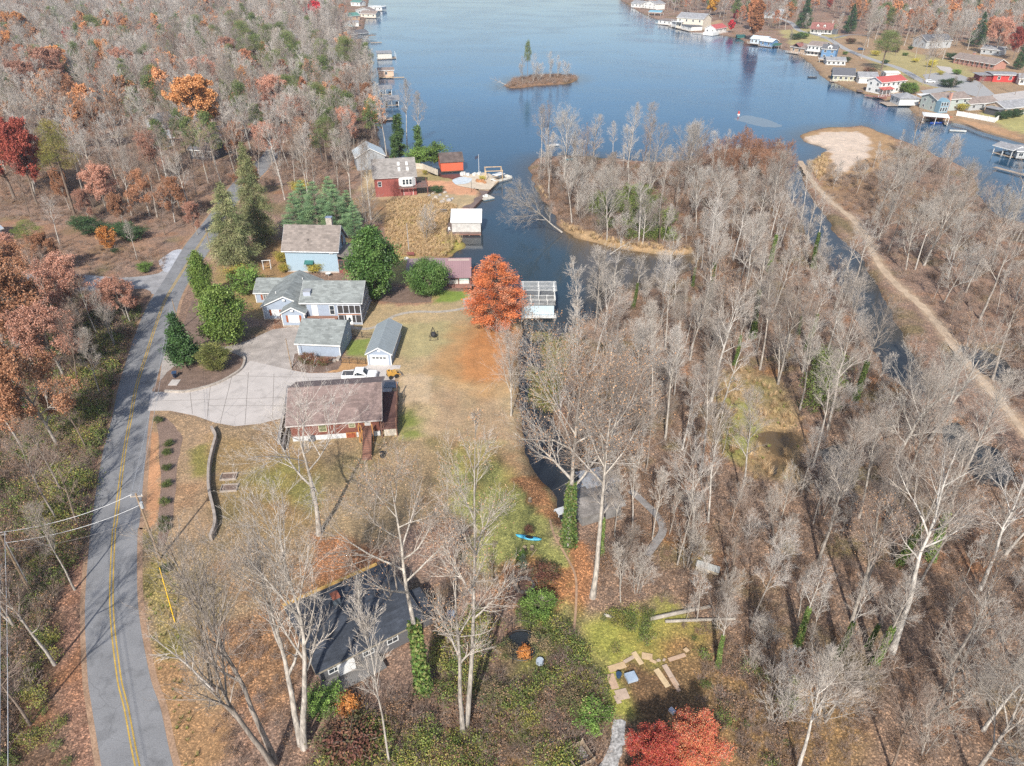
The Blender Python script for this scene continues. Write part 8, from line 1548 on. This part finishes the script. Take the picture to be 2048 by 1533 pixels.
fh('boat_dock',684,62,705,62,8,2.4,1.2,'y',WW,cm('mint_roof',(.55,.70,.64)),'boat dock with a pale mint green roof','boat dock',wins=0,open_=True)
b = fh('lake_house',702,80,738,76,9,3.4,1.8,'x',cm('charcoal_wall',(.16,.17,.19)),RD,'dark house with white trimmed windows on the left shore','house',wins=5,side='R'); b.rail([(b.w,-2),(b.w+5,-2),(b.w+5,4)], 1.4, 1, DKW, step=.5, w=.06); b.part('deck', MB().box(b.w-1,b.w+5,-2.1,4,1.2,1.4), DKF)
e = Bld.at('dock',742,88,764,87,'narrow dock below the dark house on the left shore','dock',WZ); e.part('deck', MB().box(0,e.w,0,3,.4,.6), DKF)
b = fh('boathouse',756,120,784,119,8,3.0,.3,'x',cm('bleached_wall',(.60,.58,.52)),RG,'bleached flat roofed boathouse on the left shore','boathouse',True,wins=0,side='R',deck=1); b.posts([(b.w+2.5,0),(b.w+2.5,6)], -1, 3.6, WHITE, .15); b.part('side_deck', MB().box(b.w+.05,b.w+2.8,0,7,.4,.55), DKF)
b = fh('boathouse',758,156,788,155,9,3.0,.6,'x',cm('peach_wall',(.62,.44,.33)),RB_,'peach walled boathouse with an L shaped dock','boathouse',True,wins=1,side='R'); b.part('deck', MB().box(0,7,-2.6,-.05,.35,.5).box(3.5,13,-4.2,-2.65,.35,.5), TD)
fh('boat_dock',760,192,784,191,7,2.4,.3,'x',GRW,RG,'small grey roofed dock hidden behind bare trees on the left shore','boat dock',True,open_=True)
fh('boat_dock',770,214,798,213,8,2.2,.3,'x',GRW,RG,'second grey roofed dock behind the bare trees, nearer','boat dock',True,open_=True)
e = Bld.at('dock',762,243,792,242,'weathered dock half hidden by bare trees above the red house','dock',WZ); e.part('deck', MB().box(0,e.w,0,4,.4,.6), DKF)
# ---- roofs in the left wood
for (u1, v1, u2, v2, d, h_, rh, wm, rm, lb) in ((312,262,368,250,9,3.2,1.6,GRW,RG,'long grey roof among bare trees in the left wood'),(300,300,350,292,8,3,1.6,GRW,cm('pale_grey_shingle_roof',(.42,.42,.42)),'pale grey roof below the long one in the left wood'),(382,318,428,322,10,3.2,2,DKW,RD,'dark slate roof under the orange oak'),(440,292,475,280,9,3.2,1.8,DKW,cm('slate_blue_roof',(.20,.23,.28)),'slate blue roof by the road above the cedars'),(-30,492,10,480,9,3,1.8,cm('pale_wall_left',(.62,.66,.70)),cm('slate_roof_left',(.34,.38,.44)),'pale house with a slate roof cut by the left edge'),(428,42,450,44,9,3,1.6,WW,RG,'small roof at the top of the left wood'),(512,36,530,36,7,3,1.4,WW,RG,'tiny white house among the pines at the top left'),(590,158,612,156,7,3,1.4,GRW,RG,'little roof among the pines by the left shore')):
    fh('house', u1, v1, u2, v2, d, h_, rh, 'x', wm, rm, lb, 'house', wins=3, side='R')
# ================================================================== LABELS OF THE MANY TREES
LM = [('driveway', 430, 800), ('brown clapboard house', 680, 860), ('dark roofed house', 720, 1240), ('grey bank shed', 1200, 1010), ('garden plot boards', 1290, 1350), ('scarlet maple', 1330, 1500), ('slatted platform', 1415, 1140), ('muddy marsh pools', 1550, 890),
      ('sand spit', 1690, 300), ('leaning white tree', 1120, 464), ('open rafter boathouse', 1085, 640), ('red lake house', 790, 390), ('cedars at the road bend', 480, 520), ('clay clearing', 150, 430), ('left utility pole', 66, 1195), ('orange oak', 408, 300), ('fan shaped creek tree', 1285, 490), ('lake buoy', 1477, 231)]
LMW = [(n, G(u, v)) for n, u, v in LM]; ORD = ['nearest', 'second nearest', 'third nearest', 'fourth nearest', 'fifth nearest', 'sixth nearest', 'seventh nearest', 'eighth nearest', 'ninth nearest', 'tenth nearest', 'eleventh nearest', 'twelfth nearest']
REG = {'right': 'tall bare tree standing in the wood right of the channel', 'penin': 'bare tree in the middle of the wooded peninsula', 'trail': 'bare tree on the far side of the sandy trail', 'bank': 'bare tree on the bramble bank left of the road', 'upper': 'bare tree in the wood above the road bend', 'shore': 'bare tree among the houses of the right shore', 'sapling': 'thin bare sapling between the bigger bare trees'}
HERO = [h_ for h_ in HERO if h_[0] is not None]; used = set(); cnt = {}
cand = []
for e, rg, k in HERO:
    x, y = e.location.x, e.location.y
    for n, (lx, ly) in LMW: cand.append((math.hypot(x-lx, y-ly), n, e.name, e, rg))
cand.sort(key=lambda q: q[0])
for dist_, n, nm, e, rg in cand:
    key = (n, 's' if rg == 'sapling' else 't'); u, v = px(e.location.x, e.location.y)
    if nm in used or dist_ > 45: continue
    # rank among ALL trees of that sort round this landmark
    cnt.setdefault(key, sorted([math.hypot(h_[0].location.x-dict(LMW)[n][0], h_[0].location.y-dict(LMW)[n][1]) for h_ in HERO if (h_[1] == 'sapling') == (rg == 'sapling')]))
    rk_ = cnt[key].index(dist_) if dist_ in cnt[key] else 99
    if rk_ < len(ORD):
        kind = 'bare sapling' if rg == 'sapling' else ('ivy footed bare tree' if any(c.name.startswith('ivy') for c in e.children) else 'tall bare tree')
        e['label'] = '%s, %s of its sort to the %s' % (kind, ORD[rk_], n); used.add(nm)
for e, rg, k in HERO:
    if e.name not in used: e['label'] = REG[rg] + (' with ivy on its trunk' if any(c.name.startswith('ivy') for c in e.children) else ''); e['group'] = 'unlabelled ' + rg if False else e.get('group', 'bare trees')
pn = ['first','second','third','fourth','fifth','sixth','seventh','eighth','ninth','tenth','eleventh','twelfth','thirteenth','fourteenth','fifteenth','sixteenth','seventeenth','eighteenth','nineteenth','twentieth','twenty first','twenty second','twenty third','twenty fourth','twenty fifth','twenty sixth']
pl_ = sorted([o for o in COL.objects if o.name.startswith('pine') and o.parent is None and not o.get('label')], key=lambda o: px(o.location.x, o.location.y)[0])
for i, o in enumerate(pl_): o['label'] = 'green pine in the left wood, %s from the left edge' % pn[i]
# parts share one mesh per kind; every top-level plant keeps its category
for o in COL.objects:
    if o.parent is None and o.type == 'EMPTY' and o.get('label') and not o.get('category'): o['category'] = 'tree'
# ================================================================== CAMERA, SKY AND SUN
cam = bpy.data.cameras.new('camera'); cam.sensor_fit = 'HORIZONTAL'; cam.sensor_width = 36; cam.lens = 36*F/2048; cam.clip_end = 5000; cam.clip_start = .5
co_ = bpy.data.objects.new('camera', cam); COL.objects.link(co_); co_.location = (0, 0, CH); co_.rotation_euler = (math.pi/2 - PITCH, 0, 0); SC.camera = co_
EL = R(38); AZ = R(190)                    # the sun stands behind the camera, a little to its left (compass bearing from +Y)
w = bpy.data.worlds.new('World'); SC.world = w; w.use_nodes = True; nt = w.node_tree
sk = nt.nodes.new('ShaderNodeTexSky'); sk.sky_type = 'NISHITA'; sk.sun_disc = False; sk.sun_elevation = EL; sk.sun_rotation = AZ
sk.air_density = 1.0; sk.dust_density = 1.5; sk.ozone_density = 1.0
bg = nt.nodes['Background']; bg.inputs[1].default_value = .125; nt.links.new(sk.outputs[0], bg.inputs[0])
sn = bpy.data.lights.new('sun', 'SUN'); sn.energy = 4.3; sn.angle = R(.9); sn.color = (1, .955, .88)
so = bpy.data.objects.new('sun', sn); COL.objects.link(so)
dv = Vector((math.sin(AZ)*math.cos(EL), math.cos(AZ)*math.cos(EL), math.sin(EL)))
so.rotation_euler = dv.to_track_quat('Z', 'Y').to_euler()
SC.view_settings.view_transform = 'Standard'; SC.view_settings.look = 'None'; SC.view_settings.exposure = .44; SC.view_settings.gamma = 1
SC.cycles.max_bounces = 5; SC.cycles.diffuse_bounces = 2; SC.cycles.glossy_bounces = 2; SC.cycles.transmission_bounces = 2; SC.cycles.volume_bounces = 0
SC.cycles.transparent_max_bounces = 4; SC.cycles.caustics_reflective = False; SC.cycles.caustics_refractive = False
#SC.render.threads_mode = 'AUTO'
HZ = True
if HZ:
    hz = MB().box(-1500, 1500, -60, 2150, -4.5, 66).build('haze', newmat('thin_haze')[0]); m = hz.data.materials[0]; nt = m.node_tree
    nt.nodes.remove(nt.nodes['Principled BSDF']); v = nt.nodes.new('ShaderNodeVolumePrincipled'); v.inputs['Color'].default_value = (.80, .87, 1, 1); v.inputs['Density'].default_value = .00015; v.inputs['Anisotropy'].default_value = .2
    nt.links.new(v.outputs[0], nt.nodes['Material Output'].inputs['Volume']); tag(hz, kind='stuff')
    SC.cycles.volume_step_rate = 10; SC.cycles.volume_max_steps = 32
SC.cycles.use_denoising = False
